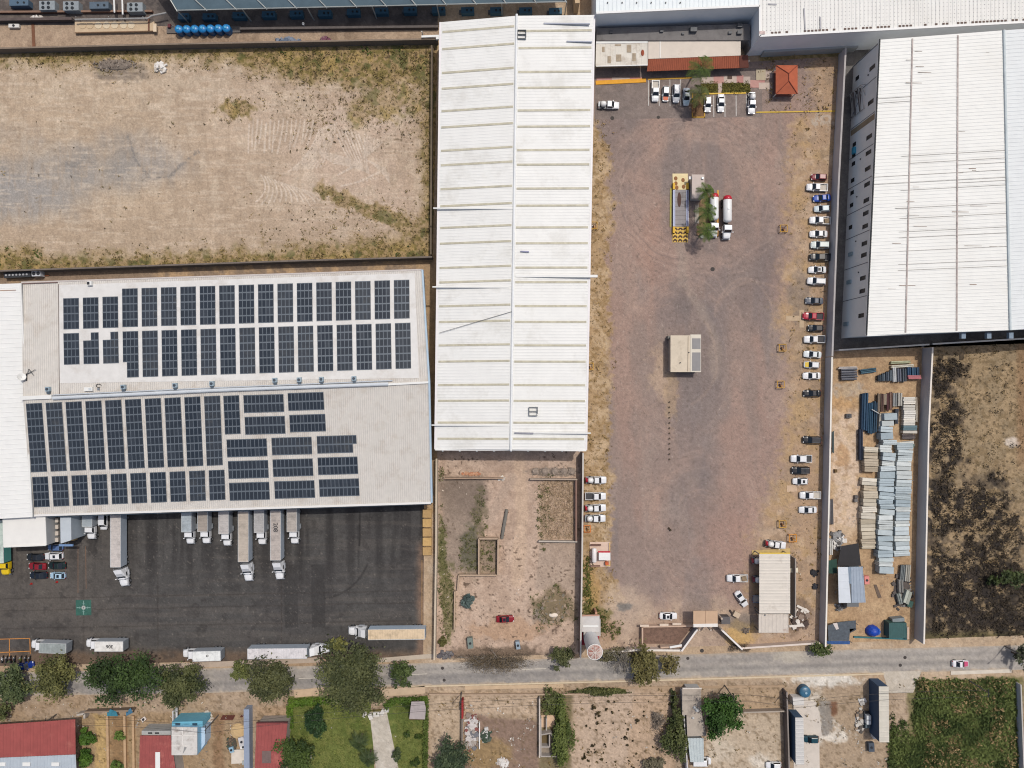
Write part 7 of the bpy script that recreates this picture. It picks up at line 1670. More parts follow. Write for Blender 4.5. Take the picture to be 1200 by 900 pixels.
# plants' pallet stacks by the east edge of the asphalt yard
def pallets():
    i = 0
    for y in (602, 613, 624, 635, 646): 
        X, Y = G(500.5, y, .8); t = thing('pallet_stack', 'tan pallet stack, %s from the north beside the asphalt yard' % ONES[i], 'pallets', (X, Y, 0), 'pallet stacks by the asphalt yard'); i += 1
        for k in range(4):
            MB().obox(X, Y, 2.2, 2.0, .02 + k * .22, .2 + k * .22, random.uniform(-.03, .03)).build('pallet', mat((206, 170, 112) if (k + i) % 2 else (190, 156, 106), .9, 0, .15, 1.5), t)
pallets()
# manholes and small yard things
for (x, y, r), l in (((717.5, 138.5, .5), 'dark manhole cover by the parked tank pickup'), ((771.5, 137.5, .42), 'dark manhole cover south of the parking bays'), ((835, 315.5, .55), 'dark drum lid south of the weighbridge'), ((1060.5, 770.5, .42), 'northern dark manhole on the road'), ((1055, 779.5, .42), 'southern dark manhole on the road'), ((518.5, 783, .4), 'dark manhole on the road by the tan wall'), ((520.5, 797, .4), 'dark manhole at the road edge by the sandy drive'), ((822.5, 762.5, .5), 'dark manhole in front of the entrance'), ((806, 771.5, .4), 'dark manhole on the road west of the entrance')):
    X, Y = G(x, y); m = MB(); m.tube([(X, Y, .026), (X, Y, .05)], [r, r * .96], 14); m.tube([(X, Y, .051), (X, Y, .06)], [r * .7, r * .7], 14); solo(m.build('manhole_cover', mat((66, 60, 56), .8), None), l, 'manhole')
X, Y = G(874, 731); heap('gravel_pile', 'small dark gravel pile west of the lean-to', 'heap', 874, 739, 5, 4, .7, ((110, 98, 88), (130, 118, 106)), 26, (.2, .5), 40)
for (x, y, s, l), c in (((931, 661, .9, 'rusty barrel group east of the long shed'), (150, 130, 116)), ((953, 671, 1.3, 'dark tyre heap by the tall grey wall, northern'), (50, 50, 54)), ((955, 687, .8, 'dark tyre heap by the tall grey wall, southern'), (60, 62, 70))):
    heap('tyre_heap', l, 'heap', x, y, 4 * s, 3.5 * s, .7, (c, tuple(int(v * .8) for v in c)), 16, (.3, .8), int(x))

# ============================================================= STORAGE YARD: stacks
PALE = [(196, 206, 208), (186, 198, 202), (206, 212, 210), (176, 190, 196)]; TAN = [(212, 202, 182), (198, 186, 164), (222, 214, 198), (186, 172, 150)]; DBL = [(44, 62, 84), (56, 76, 96), (36, 48, 64), (70, 84, 100)]; GRY = [(150, 154, 160), (120, 126, 134), (170, 174, 178)]
def slabstack(px, py, w, d, h, rgb, lbl, grp, ang=0, n=3, along='x', cat='slab stack', name='slab_stack'):
    """w, d in photo pixels; a bundle of n slabs laid side by side, with spacers"""
    X, Y = G(px, py, h); t = thing(name, lbl, cat, (X, Y, .012), grp); W_, D_ = w * S, d * S
    sp = MB(); c_, s_ = math.cos(ang), math.sin(ang)
    for f in (-.32, .32):
        sp.obox(X + (f * W_ * c_ if along == 'x' else -f * D_ * s_), Y + (f * W_ * s_ if along == 'x' else f * D_ * c_), (.15 if along == 'x' else W_ * .94), (D_ * .94 if along == 'x' else .15), .0, .1, ang)
    sp.build('spacer', RUST, t)
    for i in range(n):
        o = (i - (n - 1) / 2) / n; ddx, ddy = (0, o * D_) if along == 'x' else (o * W_, 0); jx = random.uniform(-.12, .12)
        if along == 'x': ddx += jx
        else: ddy += jx
        m = MB(); layers = max(1, int(h / .45)); lh = (h - .1) / layers
        for l in range(layers):
            m.obox(X + ddx * c_ - ddy * s_, Y + ddx * s_ + ddy * c_, W_ * .99 if along == 'x' else W_ / n * .92, D_ / n * .90 if along == 'x' else D_ * .99, .1 + l * lh, .1 + (l + 1) * lh - .025, ang + random.uniform(-.006, .006))
        jt = random.choice((-16, -8, 0, 8)); cc = tuple(min(255, max(0, v + jt)) for v in rgb); m.build('slab', mat(cc, .85, 0, .1, 1), t)
def bundle(px, py, w, d, h, rgb, lbl, grp, ang=0, n=4, cat='pipe bundle'):
    """long profiles lying along the longer side"""
    X, Y = G(px, py, h); t = thing('profile_bundle', lbl, cat, (X, Y, .012), grp); W_, D_ = w * S, d * S; c_, s_ = math.cos(ang), math.sin(ang); lx = W_ >= D_
    for i in range(n):
        o = (i - (n - 1) / 2) / n * (D_ if lx else W_); L = (W_ if lx else D_) * random.uniform(.9, 1.0); m = MB()
        ax, ay = (c_, s_) if lx else (-s_, c_); bx, by = (-s_, c_) if lx else (c_, s_); r = (D_ if lx else W_) / n * .46; z = h - r * random.uniform(1, 1.5)
        for zz in ([z] if h < .9 else [z, max(r, z - 2 * r)]): m.tube([(X + bx * o - ax * L / 2, Y + by * o - ay * L / 2, zz), (X + bx * o + ax * L / 2, Y + by * o + ay * L / 2, zz)], r, 8)
        jt = random.choice((-16, -8, 0, 10)); cc = tuple(min(255, max(0, v + jt)) for v in rgb); m.build('profile', mat(cc, .55, .2, .15, 1), t)
    m = MB()
    for f in (-.3, .3):
        if lx: m.obox(X + f * W_ * c_, Y + f * W_ * s_, .15, D_, 0, .14, ang)
        else: m.obox(X - f * D_ * s_, Y + f * D_ * c_, W_, .15, 0, .14, ang)
    m.build('spacer', RUST, t)
rs = random.Random(21)
# western column of tan stacks
gA = 'tan slab stacks in the western column'; y = 524.; i = 0; colA = []
while y < 642 and i < 24:
    if 551 < y < 559: y += 7; continue
    d = rs.choice([5.2, 6.0, 7.0, 8.4]); x = lerp(1021.5, 1017.5, (y - 524) / 116) + rs.uniform(-1, 1); w = rs.uniform(15.2, 17.4); colA.append((x, y + d / 2, w, d)); y += d + .5; i += 1
for i, (x, y, w, d) in enumerate(colA): slabstack(x, y, w, d, rs.choice([1.3, 1.6, 1.9]), rs.choice(TAN), 'tan slab stack, %s from the north in the western column of the storage yard' % ONES[i], gA, rs.uniform(-.07, .05), rs.choice([2, 3]))
gB = 'pale blue grey slab stacks in the middle column'; y = 484.; colB = []
while y < 668:
    d = rs.choice([4.8, 5.6, 6.6, 8.4, 9.5]); k = (y - 484) / 184
    if y < 545: x, w = lerp(1043, 1039, (y - 484) / 60) + rs.uniform(-2.5, 2.5), rs.uniform(13, 17)
    else: x, w = lerp(1040, 1038, (y - 545) / 120) + rs.uniform(-1, 1), rs.uniform(15.8, 18)
    colB.append((x, y + d / 2, w, d)); y += d + .4
for i, (x, y, w, d) in enumerate(colB): slabstack(x, y, w, d, rs.choice([1.6, 2.0, 2.4]), rs.choice(PALE), 'pale blue grey slab stack, %s from the north in the middle column' % ONES[i], gB, rs.uniform(-.09, .07), rs.choice([1, 2, 3]))
gC = 'pale blue grey slab stacks in the eastern column'; y = 519.; colC = []
while y < 652:
    d = rs.choice([5.2, 6.6, 8.0, 10]); x = lerp(1061, 1057, (y - 519) / 130) + rs.uniform(-.8, .8); colC.append((x, y + d / 2, rs.uniform(16, 18.6), d)); y += d + .4
for i, (x, y, w, d) in enumerate(colC): slabstack(x, y, w, d, rs.choice([1.6, 2.0, 2.2]), rs.choice(PALE), 'pale blue grey slab stack, %s from the north in the eastern column' % ONES[i], gC, rs.uniform(-.06, .06), rs.choice([2, 3]))
# white stacks in the north east of the yard
gD = 'white slab stacks by the eastern wall'
for i, (y, d) in enumerate(((467.5, 4.5), (471.8, 4.0), (477.5, 6.0), (483.2, 5.0), (488.2, 4.6), (492.5, 4.0), (496.5, 4.0))):
    slabstack(1066 + rs.uniform(-.6, .6), y, 13.5, d, 1.5, rs.choice([(226, 220, 208), (214, 210, 200), (232, 228, 220)]), 'white slab stack, %s from the north beside the dark eastern wall' % ONES[i], gD, rs.uniform(-.04, .02), 2)
slabstack(1066.5, 501.5, 16, 6, 1.4, (96, 120, 128), 'dark teal slab stack south of the white stacks by the eastern wall', None, 0, 2)
slabstack(1066.5, 506.3, 16.5, 3.4, 1.4, (214, 208, 196), 'flat white slab stack below the dark teal one', None, 0, 1)
bundle(1065, 512, 16, 6, .8, (112, 104, 104), 'brown grey profile bundle below the white stacks', None, -.03, 4)
slabstack(1061, 519.5, 20, 3.6, 1.5, (222, 222, 214), 'long white slab stack slanting across the yard', None, .1, 1); slabstack(1062, 523.5, 19, 4, 1.4, (120, 142, 138), 'long grey green slab stack slanting below the white one', None, .1, 2)
bundle(1074.5, 480, 3, 30, 1.0, (190, 180, 164), 'narrow pale profile bundle along the eastern wall', None, .04, 2)
# upright brown bundles
gE = 'upright profile bundles in the north of the storage yard'
for i, (x, y, w, d, c, l) in enumerate(((1030.5, 472, 3.4, 23, (150, 134, 116), 'tan'), (1034.3, 472, 3.2, 23, (110, 84, 74), 'red brown'), (1037.7, 468, 3.4, 14, (176, 160, 138), 'pale tan short'), (1041, 471, 3, 22, (104, 66, 66), 'dark red'), (1044.5, 470, 3, 22, (150, 120, 104), 'light brown'), (1049.3, 468.5, 5, 16, (150, 152, 150), 'grey'), (1055.5, 468, 5.4, 16, (206, 202, 192), 'white'), (1051.5, 488, 4.2, 18, (70, 74, 82), 'charcoal'))):
    bundle(x, y, w, d, 1.3, c, '%s upright bundle among the profiles north of the slab columns' % l, gE, -.02, 2)
slabstack(1043.5, 486, 11, 3.4, 1.5, (206, 206, 198), 'small white slab stack beside the charcoal bundle', None, .02, 1); slabstack(1043.5, 490.5, 10, 3.6, 1.6, (196, 202, 200), 'second small white slab stack beside the charcoal bundle', None, .02, 1)
slabstack(1033.5, 493.5, 6, 17, 1.2, (204, 196, 180), 'narrow cream slab stack next to the dark blue bundles', None, -.06, 2, 'y')
gF = 'dark blue profile bundles'
bundle(1013.8, 482.5, 8, 45, 1.2, (44, 74, 100), 'long dark blue bundle, largest of the blue ones', gF, -.03, 3); bundle(1020.5, 490, 6, 38, 1.2, (52, 86, 110), 'blue bundle just east of the largest blue bundle', gF, -.03, 3); bundle(1026.5, 489, 4.4, 38, 1.1, (66, 92, 112), 'easternmost tall blue bundle beside the cream stack', gF, -.04, 2); bundle(1009.5, 521, 4.6, 38, 1.3, (50, 60, 80), 'dark navy bundle along the sandy path', gF, 0, 2)
m = MB(); m.tube([G3(1022, 480, 1.6), G3(1030, 484.5, 1.6)], .12, 6); m.tube([G3(1022, 480, 1.62), G3(1021.6, 480, 0)], .1, 6); solo(m.build('loose_pole', mat((200, 200, 196), .6), None), 'loose white pole lying over the dark blue bundles', 'pole')
# north of the yard
gG = 'bundles under the northern wall of the storage yard'
bundle(995.5, 438.5, 19, 14, 1.3, (106, 108, 116), 'wide grey ribbed bundle in the north west of the storage yard', gG, .03, 5); bundle(994, 431, 23, 3, 1.0, (204, 198, 194), 'pale thin bundle above the wide grey ribbed bundle', gG, .02, 2); bundle(1018, 434.5, 19, 5.4, 1.0, (62, 96, 112), 'teal bundle east of the wide grey bundle', gG, .13, 3)
for i, (x, y, w, d, c, l) in enumerate(((1031.5, 443, 4, 7, (70, 82, 92), 'small dark'), (1036, 442, 4, 9, (92, 104, 114), 'small grey'), (1040.5, 441, 4, 11, (84, 94, 106), 'small slate'), (1044.5, 440, 3.4, 13, (110, 120, 128), 'small pale slate'), (1049, 439, 4.2, 18, (222, 224, 224), 'white'), (1054.5, 439.5, 4.8, 16, (112, 116, 128), 'violet grey'), (1060.5, 439.5, 5, 16, (96, 104, 112), 'dull grey'), (1066, 436, 4.6, 12, (52, 84, 116), 'deep blue'), (1071.5, 436, 4.6, 12, (66, 100, 128), 'light blue'), (1076.2, 435.5, 3.6, 11, (58, 84, 110), 'navy blue'))):
    bundle(x, y, w, d, 1.3, c, '%s bundle in the fan of profiles under the northern wall' % l, gG, .03, 2)
bundle(1058, 429, 27, 3.4, 1.0, (216, 212, 196), 'long white bundle above the fan of profiles', gG, .06, 2); bundle(1056, 424.5, 24, 3.4, .9, (190, 192, 158), 'pale green planks above the long white bundle', gG, .04, 2)
slabstack(1072, 442, 15, 4.4, 1.7, (196, 124, 130), 'pinkish red stack at the eastern wall', None, 0, 3)
# small stuff on the sandy path
tankbox(995, 487.3, 1.3, 1.0, 0, 'small dark box alone on the sandy path', (66, 66, 70), .8); slabstack(980, 552, 3, 4, .7, (120, 96, 60), 'small brown stack on the sandy path', None); slabstack(1004, 584.5, 4, 8, .8, (110, 106, 104), 'small dark stack beside the tan column', None, 0, 2)
bundle(975, 600, 4, 30, .9, (120, 118, 120), 'thin grey bundle along the western wall of the yard', None, .02, 3); bundle(976.5, 518, 2.6, 26, .8, (70, 84, 84), 'dark green bundle along the western wall of the yard', None, 0, 2)
heap('scrap_heap', 'scrap heap of white and grey parts north of the yard shed', 'heap', 981, 632, 9, 12, 1.0, ((150, 150, 150), (96, 92, 90), (226, 222, 216)), 46, (.3, 1.2), 51); bundle(974.5, 642, 4, 18, 1.2, (226, 224, 218), 'white upright bundle beside the scrap heap', None, 0, 2)
def yardshed():
    h = 4.4; t = shed('metal_shed', 'ribbed blue grey metal roof shed in the storage yard', 'shed', [G3(997.5, 664.5, h), G3(1011, 664, h), G3(1014.5, 706, h), G3(998, 706.5, h)], h, mat((160, 172, 186), .5, .1, .1, .6), mat((110, 116, 120), .8), 'y', .7)
    r = MB(); corrugated(r, [G3(982, 664.5, h), G3(993.5, 664.5, h), G3(997.3, 706.5, h), G3(983, 706.5, h)], 'x', 1.6, .1, .03); r.build('roof', mat((214, 220, 226), .5, 0, .06, .6), t)
    r = MB(); corrugated(r, [G3(993.6, 664.5, h), G3(997.4, 664.5, h), G3(997.8, 684, h), G3(995, 684, h)], 'y', .7, .2, .05); r.build('roof', mat((140, 156, 172), .5, .1, .1, .6), t)
    MB().prism([G(983.5, 705), G(997, 705), G(996, 666), G(983.5, 666)], 0, h - .2).build('wall', mat((110, 112, 114), .8), t)
    t2 = thing('tarp_shelter', 'black tarpaulin shelter, shade painted in, with a green side north of the metal shed', 'tarpaulin', (*G(995, 650), 0)); h = 2.6
    MB().prism([(p[0], p[1]) for p in (G3(986, 640, h), G3(1006, 636.5, h), G3(1009, 663, h), G3(981, 663, h))][::-1], h - .06, h).build('tarpaulin', mat((42, 40, 42), .8, 0, .15, 1), t2)  # black colour stands for the tarpaulin and the shade around it together
    MB().prism([(p[0], p[1]) for p in (G3(971, 657, h), G3(980.5, 655, h), G3(981, 672, h), G3(971, 672, h))][::-1], h - .06, h - .003).build('green_tarpaulin', mat((30, 66, 54), .8, 0, .15, 1), t2)
    for x, y in ((987, 641), (1005, 638), (1007, 662), (973, 671), (973, 658)): X, Y = G(x, y); MB().box(X - .06, X + .06, Y - .06, Y + .06, 0, h - .07).build('post', STEEL, t2)
    t3 = thing('tarp_shelter', 'torn slate tarpaulin with a blue fringe in the south west of the storage yard', 'tarpaulin', (*G(984, 742), 0)); h = 2.0
    for pts, c in ((((970, 733), (984, 729), (1003, 727), (1003, 736), (996, 741), (995, 751), (971, 751)), (84, 92, 100)), (((969, 751.3), (996, 751.3), (996, 755), (970, 755)), (44, 84, 140)), (((995.5, 737), (1003.5, 736.3), (1003.5, 738), (996, 742)), (60, 64, 72))):
        MB().prism([(p[0], p[1]) for p in [G3(x, y, h) for x, y in pts]][::-1], h - .05, h).build('tarpaulin', mat(c, .8, 0, .3, 1.6), t3)
    m = MB(); m.prism([(p[0], p[1]) for p in [G3(x, y, 2.05) for x, y in ((976, 730.5), (981, 729.8), (983, 737), (980, 738))]][::-1], 2.003, 2.05); m.build('torn_patch', mat((216, 206, 200), .9), t3)
    for x, y in ((971, 734), (1001, 729), (994, 750), (972, 750)): X, Y = G(x, y); MB().box(X - .06, X + .06, Y - .06, Y + .06, 0, h - .06).build('post', STEEL, t3)
    X, Y = G(1025, 741, 1.5); t4 = thing('tarp_mound', 'bright blue tarpaulin over a round mound by the southern edge', 'tarpaulin', (X, Y, 0)); MB().dome((X, Y, 0), 1.75, 1.5, 1.9, 9, 5).build('tarpaulin', mat((22, 70, 176), .45, 0, .2, 1.2), t4)
    MB().dome((X + 1.3, Y - .3, 0), .9, 1.0, .9, 8, 4).build('tarpaulin', mat((60, 110, 200), .45, 0, .2, 1.2), t4)
    m = MB(); m.bar(G(1000, 746), G(1062, 748.5), .35, 0, .4); m.build('tarpaulin_roll', mat((40, 112, 120), .7, 0, .3, 1.5), t4)
    h = 2.6; t5 = thing('container', 'dark green ribbed container in the south east of the storage yard', 'container', (*G(1051, 740), 0)); cc = rect(1042, 730, 1062.5, 748, h)
    MB().prism(foot(cc)[::-1], 0, h - .06).build('body', mat((44, 84, 82), .6, 0, .1, 1), t5); r = MB(); corrugated(r, cc, 'y', .45, .18, .05, thick=.05); r.build('roof', mat((52, 92, 90), .6, 0, .12, 1), t5)
    MB().bar(G3(1046, 727.5, 1.8), G3(1060, 726, 1.8), .9, 0, 1.8).build('rack', mat((130, 140, 144), .6), t5); MB().obox(*G(1064, 742, 1.5), .5, 3, 0, 1.6).build('side_board', mat((206, 180, 160), .9), t5)
    tankbox(1016, 680, 1.2, 2.0, .05, 'pink box east of the ribbed shed', (226, 140, 132), 1.2)
    m = MB(); m.prism([G(1023.5, 685), G(1027, 685), G(1033, 700), G(1029, 701)][::-1], 0, .12); solo(m.build('metal_sheet', mat((110, 92, 78), .8, 0, .2, 1), None), 'wedge shaped brown metal sheet lying on the sand', 'sheet')
yardshed()
bundle(1058, 672, 5, 20, 1.2, (120, 126, 126), 'grey green upright bundle at the south of the stacks by the wall', None, -.1, 3); bundle(1064.5, 672, 6, 20, 1.4, (186, 182, 170), 'pale upright bundle at the south of the stacks by the wall', None, -.08, 3); bundle(1056.5, 687, 6, 16, 1.3, (150, 148, 142), 'grey upright bundle, middle of the southern scrap group', None, .05, 2)
bundle(1055, 702, 5, 13, 1.2, (160, 166, 160), 'tilted pale bundle in the southern scrap group', None, .25, 2); slabstack(1064, 700, 7, 15, 1.6, (176, 180, 168), 'greenish slab stack in the southern scrap group', None, -.3, 2, 'y'); slabstack(1067, 708, 6, 8, 1.0, (60, 92, 84), 'dark green box stack beside the greenish slabs', None, -.3, 1)
heap('scrap_heap', 'scrap pieces around the southern bundles of the storage yard', 'heap', 1057, 694, 13, 22, .4, ((96, 88, 84), (140, 136, 130), (70, 66, 66)), 50, (.3, 1.0), 52); bundle(1034, 668, 12, 7, 1.0, (96, 96, 108), 'dark violet grey bundle at the south end of the middle column', None, .05, 3)
heap('scrap_heap', 'small dark scrap heap south of the ribbed shed', 'heap', 984, 711, 6, 5, .7, ((90, 86, 84), (150, 150, 150)), 22, (.3, .9), 53)

# ============================================================= SOUTH SIDE
RED = mat((158, 80, 76), .8, 0, .12, .6, dirt=((196, 120, 108), .25, .55, .7))
def south():
    h = 5.2; c = [G3(-30, 851, h), G3(88, 843, h), G3(88.5, 884, h), G3(-30, 889, h)]
    t = thing('red_roof_hall', 'long hall with red painted roof and pale blue skylit strip', 'building', (*G(40, 870), 0))
    r = MB(); corrugated(r, c, 'y', .8, .2, .05); r.build('roof', mat((160, 80, 75), .8, 0, .14, .5, dirt=((190, 118, 104), .2, .56, .7)), t)
    c2 = [G3(-30, 889.3, h), G3(88.5, 884.3, h), G3(90, 912, 4.2), G3(-30, 912, 4.2)]; r = MB(); corrugated(r, c2, 'y', .8, .2, .05); lo = r.build('roof', mat((190, 200, 208), .6, 0, .08, .5), t)
    for x in (2, 31, 65): MB().obox(*G(x, 895.5, 5.0), 1.9, .9, 4.98, 5.06).build('skylight', W_WHITE, lo)
    MB().prism([(x, y) for x, y in (G(-30, 905), G(86, 905), G(86, 846), G(-30, 853))], 0, 4.1).build('wall', mat((170, 164, 158), .85), t)
    h = 4.6; c = [G3(164, 862, h), G3(200, 862, h), G3(207, 912, h), G3(163, 912, h)]; t = shed('red_roof_house', 'red roofed house with a grey front ledge and a white skylight strip', 'house', c, h, RED, mat((176, 166, 156), .85), 'y', .8)
    MB().prism(foot(rect(166, 856.5, 200, 862, 3.8))[::-1], 0, 3.8).build('front_ledge', mat((176, 178, 176), .85, 0, .12, 1), t)
    for x in (176, 184): MB().obox(*G(x, 859, 3.8), 1.0, .35, 3.805, 3.86).build('vent', DARK, t)
    MB().prism(foot(rect(182, 881.5, 187.5, 905, h + .12))[::-1], h + .055, h + .12).build('skylight', W_WHITE, t)
    # white and light blue house
    h = 5.8; t = thing('house', 'white flat roofed house with light blue painted walls', 'house', (*G(219, 868), 0))
    c = [G3(201, 852, h), G3(231, 852.5, h), G3(231, 885, h), G3(201, 885, h)]
    MB().prism(foot(c)[::-1], 0, h - .2).build('wall', mat((150, 196, 222), .8, 0, .06, .6), t)
    MB().prism(foot(c)[::-1], h - .195, h).build('roof', mat((214, 210, 204), .85, 0, .08, .8, dirt=((150, 140, 132), .35, .52, .8)), t)
    for a, b in (((201, 862), (231, 862)), ((201, 874), (220, 874)), ((214, 853), (214, 874))): MB().bar(G3(*a, h), G3(*b, h), .12, h + .002, h + .06).build('roof_seam', mat((236, 232, 226), .8), t)
    MB().prism(foot([G3(201, 846.5, 5), G3(237, 845.5, 5), G3(237, 852, 5), G3(201, 852, 5)])[::-1], 0, 4.8).build('front_wing', mat((110, 180, 204), .8, 0, .1, .8), t)
    for x in (208, 228): MB().obox(*G(x, 849, 5), 1.2, .5, 4.805, 4.88).build('roof_slot', mat((40, 70, 90), .6), t)
    MB().prism(foot([G3(231.5, 852.5, 3.4), G3(240.5, 853, 3.4), G3(240, 872, 3.4), G3(231.5, 884, 3.4)])[::-1], 0, 3.4).build('side_wing', mat((186, 210, 230), .8, 0, .06, .6), t)
    X, Y = G(237.5, 855, 2); MB().obox(X, Y, .08, 1.6, 1, 2.6).build('window', WIN, t)
    m = MB(); m.prism(foot([G3(214, 884, h + .02), G3(216, 875, h + .02), G3(219, 876, h + .02)])[::-1], h + .002, h + .02); m.build('stair_wedge', mat((150, 150, 148), .9), t)
    h = 4.6; t = shed('red_roof_house', 'red roofed house with a grey roof patch beside the lawn', 'house', [G3(300.5, 847.5, h), G3(337, 847, h), G3(330, 912, h), G3(298, 912, h)], h, RED, mat((176, 166, 156), .85), 'y', .8)
    MB().bar(G3(300.5, 847, h), G3(337, 846.5, h), .3, h - .2, h + .1).build('eave_trim', mat((90, 40, 40), .8), t); X, Y = G(312.5, 887, h); MB().obox(X, Y, 2.2, 3.0, h + .055, h + .09).build('roof_patch', mat((120, 100, 96), .9, 0, .2, 2), t)
    # kiosk
    h = 2.8; t = thing('kiosk', 'small kiosk with a pinkish grey flat roof in the garden', 'kiosk', (*G(489, 832), 0)); c = [G3(482, 822.5, h), G3(497, 822, h), G3(499, 830, h), G3(498, 843, h), G3(479.5, 842.5, h)]
    MB().prism(foot(c)[::-1], h - .2, h).build('roof', mat((176, 166, 164), .85, 0, .1, 1), t); MB().prism([(p[0] * .0 + lerp(c[0][0], p[0], .0) if False else lerp(G(489, 832)[0], p[0], .86), lerp(G(489, 832)[1], p[1], .86)) for p in c][::-1], 0, h - .21).build('wall', mat((180, 160, 140), .85), t)
    MB().bar(G3(479.5, 843, 1), G3(498, 843, 1), .2, 0, 1.0).build('low_wall', mat((96, 76, 60), .9), t)
    t = thing('gate', 'white rubble gate posts at the head of the garden path', 'gate', (*G(440, 836), 0))
    for x, y, s in ((427, 838, 1.0), (434, 840, 1.2), (441, 837, 1.4), (448, 835, 1.2), (453, 833, .9)): MB().obox(*G(x, y, .8), s * 1.1, s * .8, 0, .9, x % 3).build('stone', mat((222, 218, 210), .9, 0, .12, 1), t)
    MB().bar(G(435, 832), G(452, 831), .2, 0, .8).build('gate_bar', mat((120, 110, 60), .8), t)
    # concrete ruin
    t = thing('ruin', 'roofless concrete ruin with broken walls in the overgrown plot', 'ruin', (*G(642, 864), 0)); W_ = mat((176, 168, 160), .95, 0, .15, 1)
    for a, b in (((633.5, 838), (633.5, 882)), ((633.5, 882), (652, 882)), ((634, 871), (643.5, 871)), ((643.5, 871), (643.5, 857)), ((634, 857), (645, 855)), ((645, 855), (652, 866)), ((640, 838), (640, 852))): MB().bar(G(*a), G(*b), .3, 0, 1.9 + random.uniform(-.1, .1)).build('wall', W_, t)
    MB().prism([G(634, 881.5), G(651.5, 881.5), G(651, 866), G(644, 856), G(634, 856)], .01, .2).build('floor_slab', mat((150, 138, 124), .95, 0, .2, 1), t); MB().prism([G(635, 870), G(643, 870), G(643, 858.5), G(635, 858.5)], .203, .25).build('soil', mat((104, 88, 60), .95, 0, .2, 1), t)
    MB().prism([G(634, 852), G(650, 852), G(650, 838), G(634, 838)], .01, .12).build('floor_slab', mat((222, 190, 160), .95, 0, .15, 1), t)
    heap('junk_pile', 'junk pile of white and red boards beside the brick red post', 'heap', 553, 858, 9, 24, .7, ((206, 200, 196), (140, 84, 78), (150, 134, 124), (120, 120, 124), (170, 160, 150)), 70, (.3, 1.3), 61); heap('white_rubble', 'white rubble in the south of the brown plot', 'heap', 588, 893, 7, 6, .5, ((226, 222, 216), (206, 196, 188)), 26, (.3, .9), 62)
    heap('junk_pile', 'dark green and white junk beside the brown plot track', 'heap', 569, 863, 7, 10, .8, ((60, 76, 60), (206, 204, 200), (84, 96, 84)), 34, (.3, 1.1), 63)
    m = MB(); m.box(*[v for p in (G(541.5, 0)[0], G(543.5, 0)[0]) for v in (p,)], G(0, 838)[1], G(0, 817)[1], 0, 2.0); solo(m.build('red_gate', mat((160, 40, 40), .8), None), 'narrow red gate panel on the sandy drive', 'gate')
    wall('dark thin wall between the sandy drive and the brown plot', [(542, 839), (541.5, 882)], 1.8, .25, GW, mat((120, 110, 100), .9), 'garden_wall')
    m = MB(); m.bar(G(562, 845), G(562, 876), .25, 0, .8); solo(m.build('white_beam', W_WHITE, None), 'upright white beam beside the junk pile', 'beam')
    # house row in the south middle
    h = 3.4; t = thing('concrete_house', 'stained grey concrete roof beside the bright green tree', 'house', (*G(812, 834), 0)); c = [G3(799.5, 806.5, h), G3(821.5, 806.5, h), G3(822, 835, h), G3(828, 862, h), G3(805.5, 863, h), G3(804.5, 838, h), G3(799.5, 838, h)]
    MB().prism(foot(c)[::-1], h - .2, h).build('roof', mat((182, 170, 156), .9, 0, .1, .8, dirt=((130, 120, 112), .3, .5, .8)), t); MB().prism(foot(rect(805.5, 808, 821, 862, h))[::-1], 0, h - .21).build('wall', W_GREY, t)
    MB().bar(G3(799.5, 806.3, h), G3(822, 806.3, h), .25, h + .002, h + .35).build('parapet', mat((226, 216, 204), .9), t)
    for x, y, r in ((814, 829, .5), (817, 832, .6), (812, 841, .4)): MB().dome((*G(x, y, h), h), r, r * .8, .5, 8, 3).build('roof_sack', mat((206, 206, 204), .9), t)
    h = 3.2; shed('metal_shed', 'small ribbed pale metal shed north of the white van', 'shed', [G3(806, 865, h), G3(824.5, 865, h), G3(825, 893, h), G3(809, 893, h)], h, mat((196, 206, 206), .5, .1, .1, .8), W_GREY, 'y', .7)
    # long shed with blue side
    h = 4.6; t = shed('long_shed', 'long narrow pale shed with dark blue west wall beside the teal car', 'shed', [G3(932, 841, h), G3(941.5, 841, h), G3(942.5, 896, h), G3(932.5, 896, h)], h, mat((206, 204, 200), .6, 0, .08, .6), mat((60, 86, 112), .8), 'x', .9, ov=.05)
    MB().prism([G(925, 822), G(938, 822), G(938, 813), G(925, 813)], 0, 2.2).build('front_block', mat((216, 212, 206), .85, 0, .08, 1), t)
    m = MB(); m.prism([G(941, 905), G(960.5, 905), G(960, 865), G(963, 862), G(960, 836), G(956, 822), G(930, 819), G(930, 905)], .01, .07); solo(m.build('concrete_slab', mat((214, 204, 192), .9, 0, .1, .6, dirt=((176, 164, 150), .3, .55, .6)), None), 'pale broken concrete slab under the teal car', 'slab')
    h = 5.0; shed('long_shed', 'tall narrow cream roofed shed with dark blue wall by the side road', 'shed', [G3(1030, 804.5, h), G3(1041.5, 804.5, h), G3(1042, 870, h), G3(1030.5, 870, h)], h, mat((210, 204, 190), .6, 0, .08, .6), mat((56, 80, 108), .8), 'x', 1.2, ov=.05)
    X, Y = G(944, 811.5, 1.8); t = thing('water_tank', 'round blue domed water tank at the road side', 'water tank', (X, Y, 0)); MB().tube([(X, Y, 0), (X, Y, 1.5)], 1.45, 20).build('tank', mat((40, 84, 112), .5, 0, .1, 1), t); MB().dome((X, Y, 1.503), 1.45, 1.45, .6, 20, 5).build('dome', mat((60, 108, 136), .4, 0, .15, 1), t); MB().tube([(X, Y, 2.08), (X, Y, 2.25)], .3, 12).build('lid', mat((150, 180, 196), .5), t)
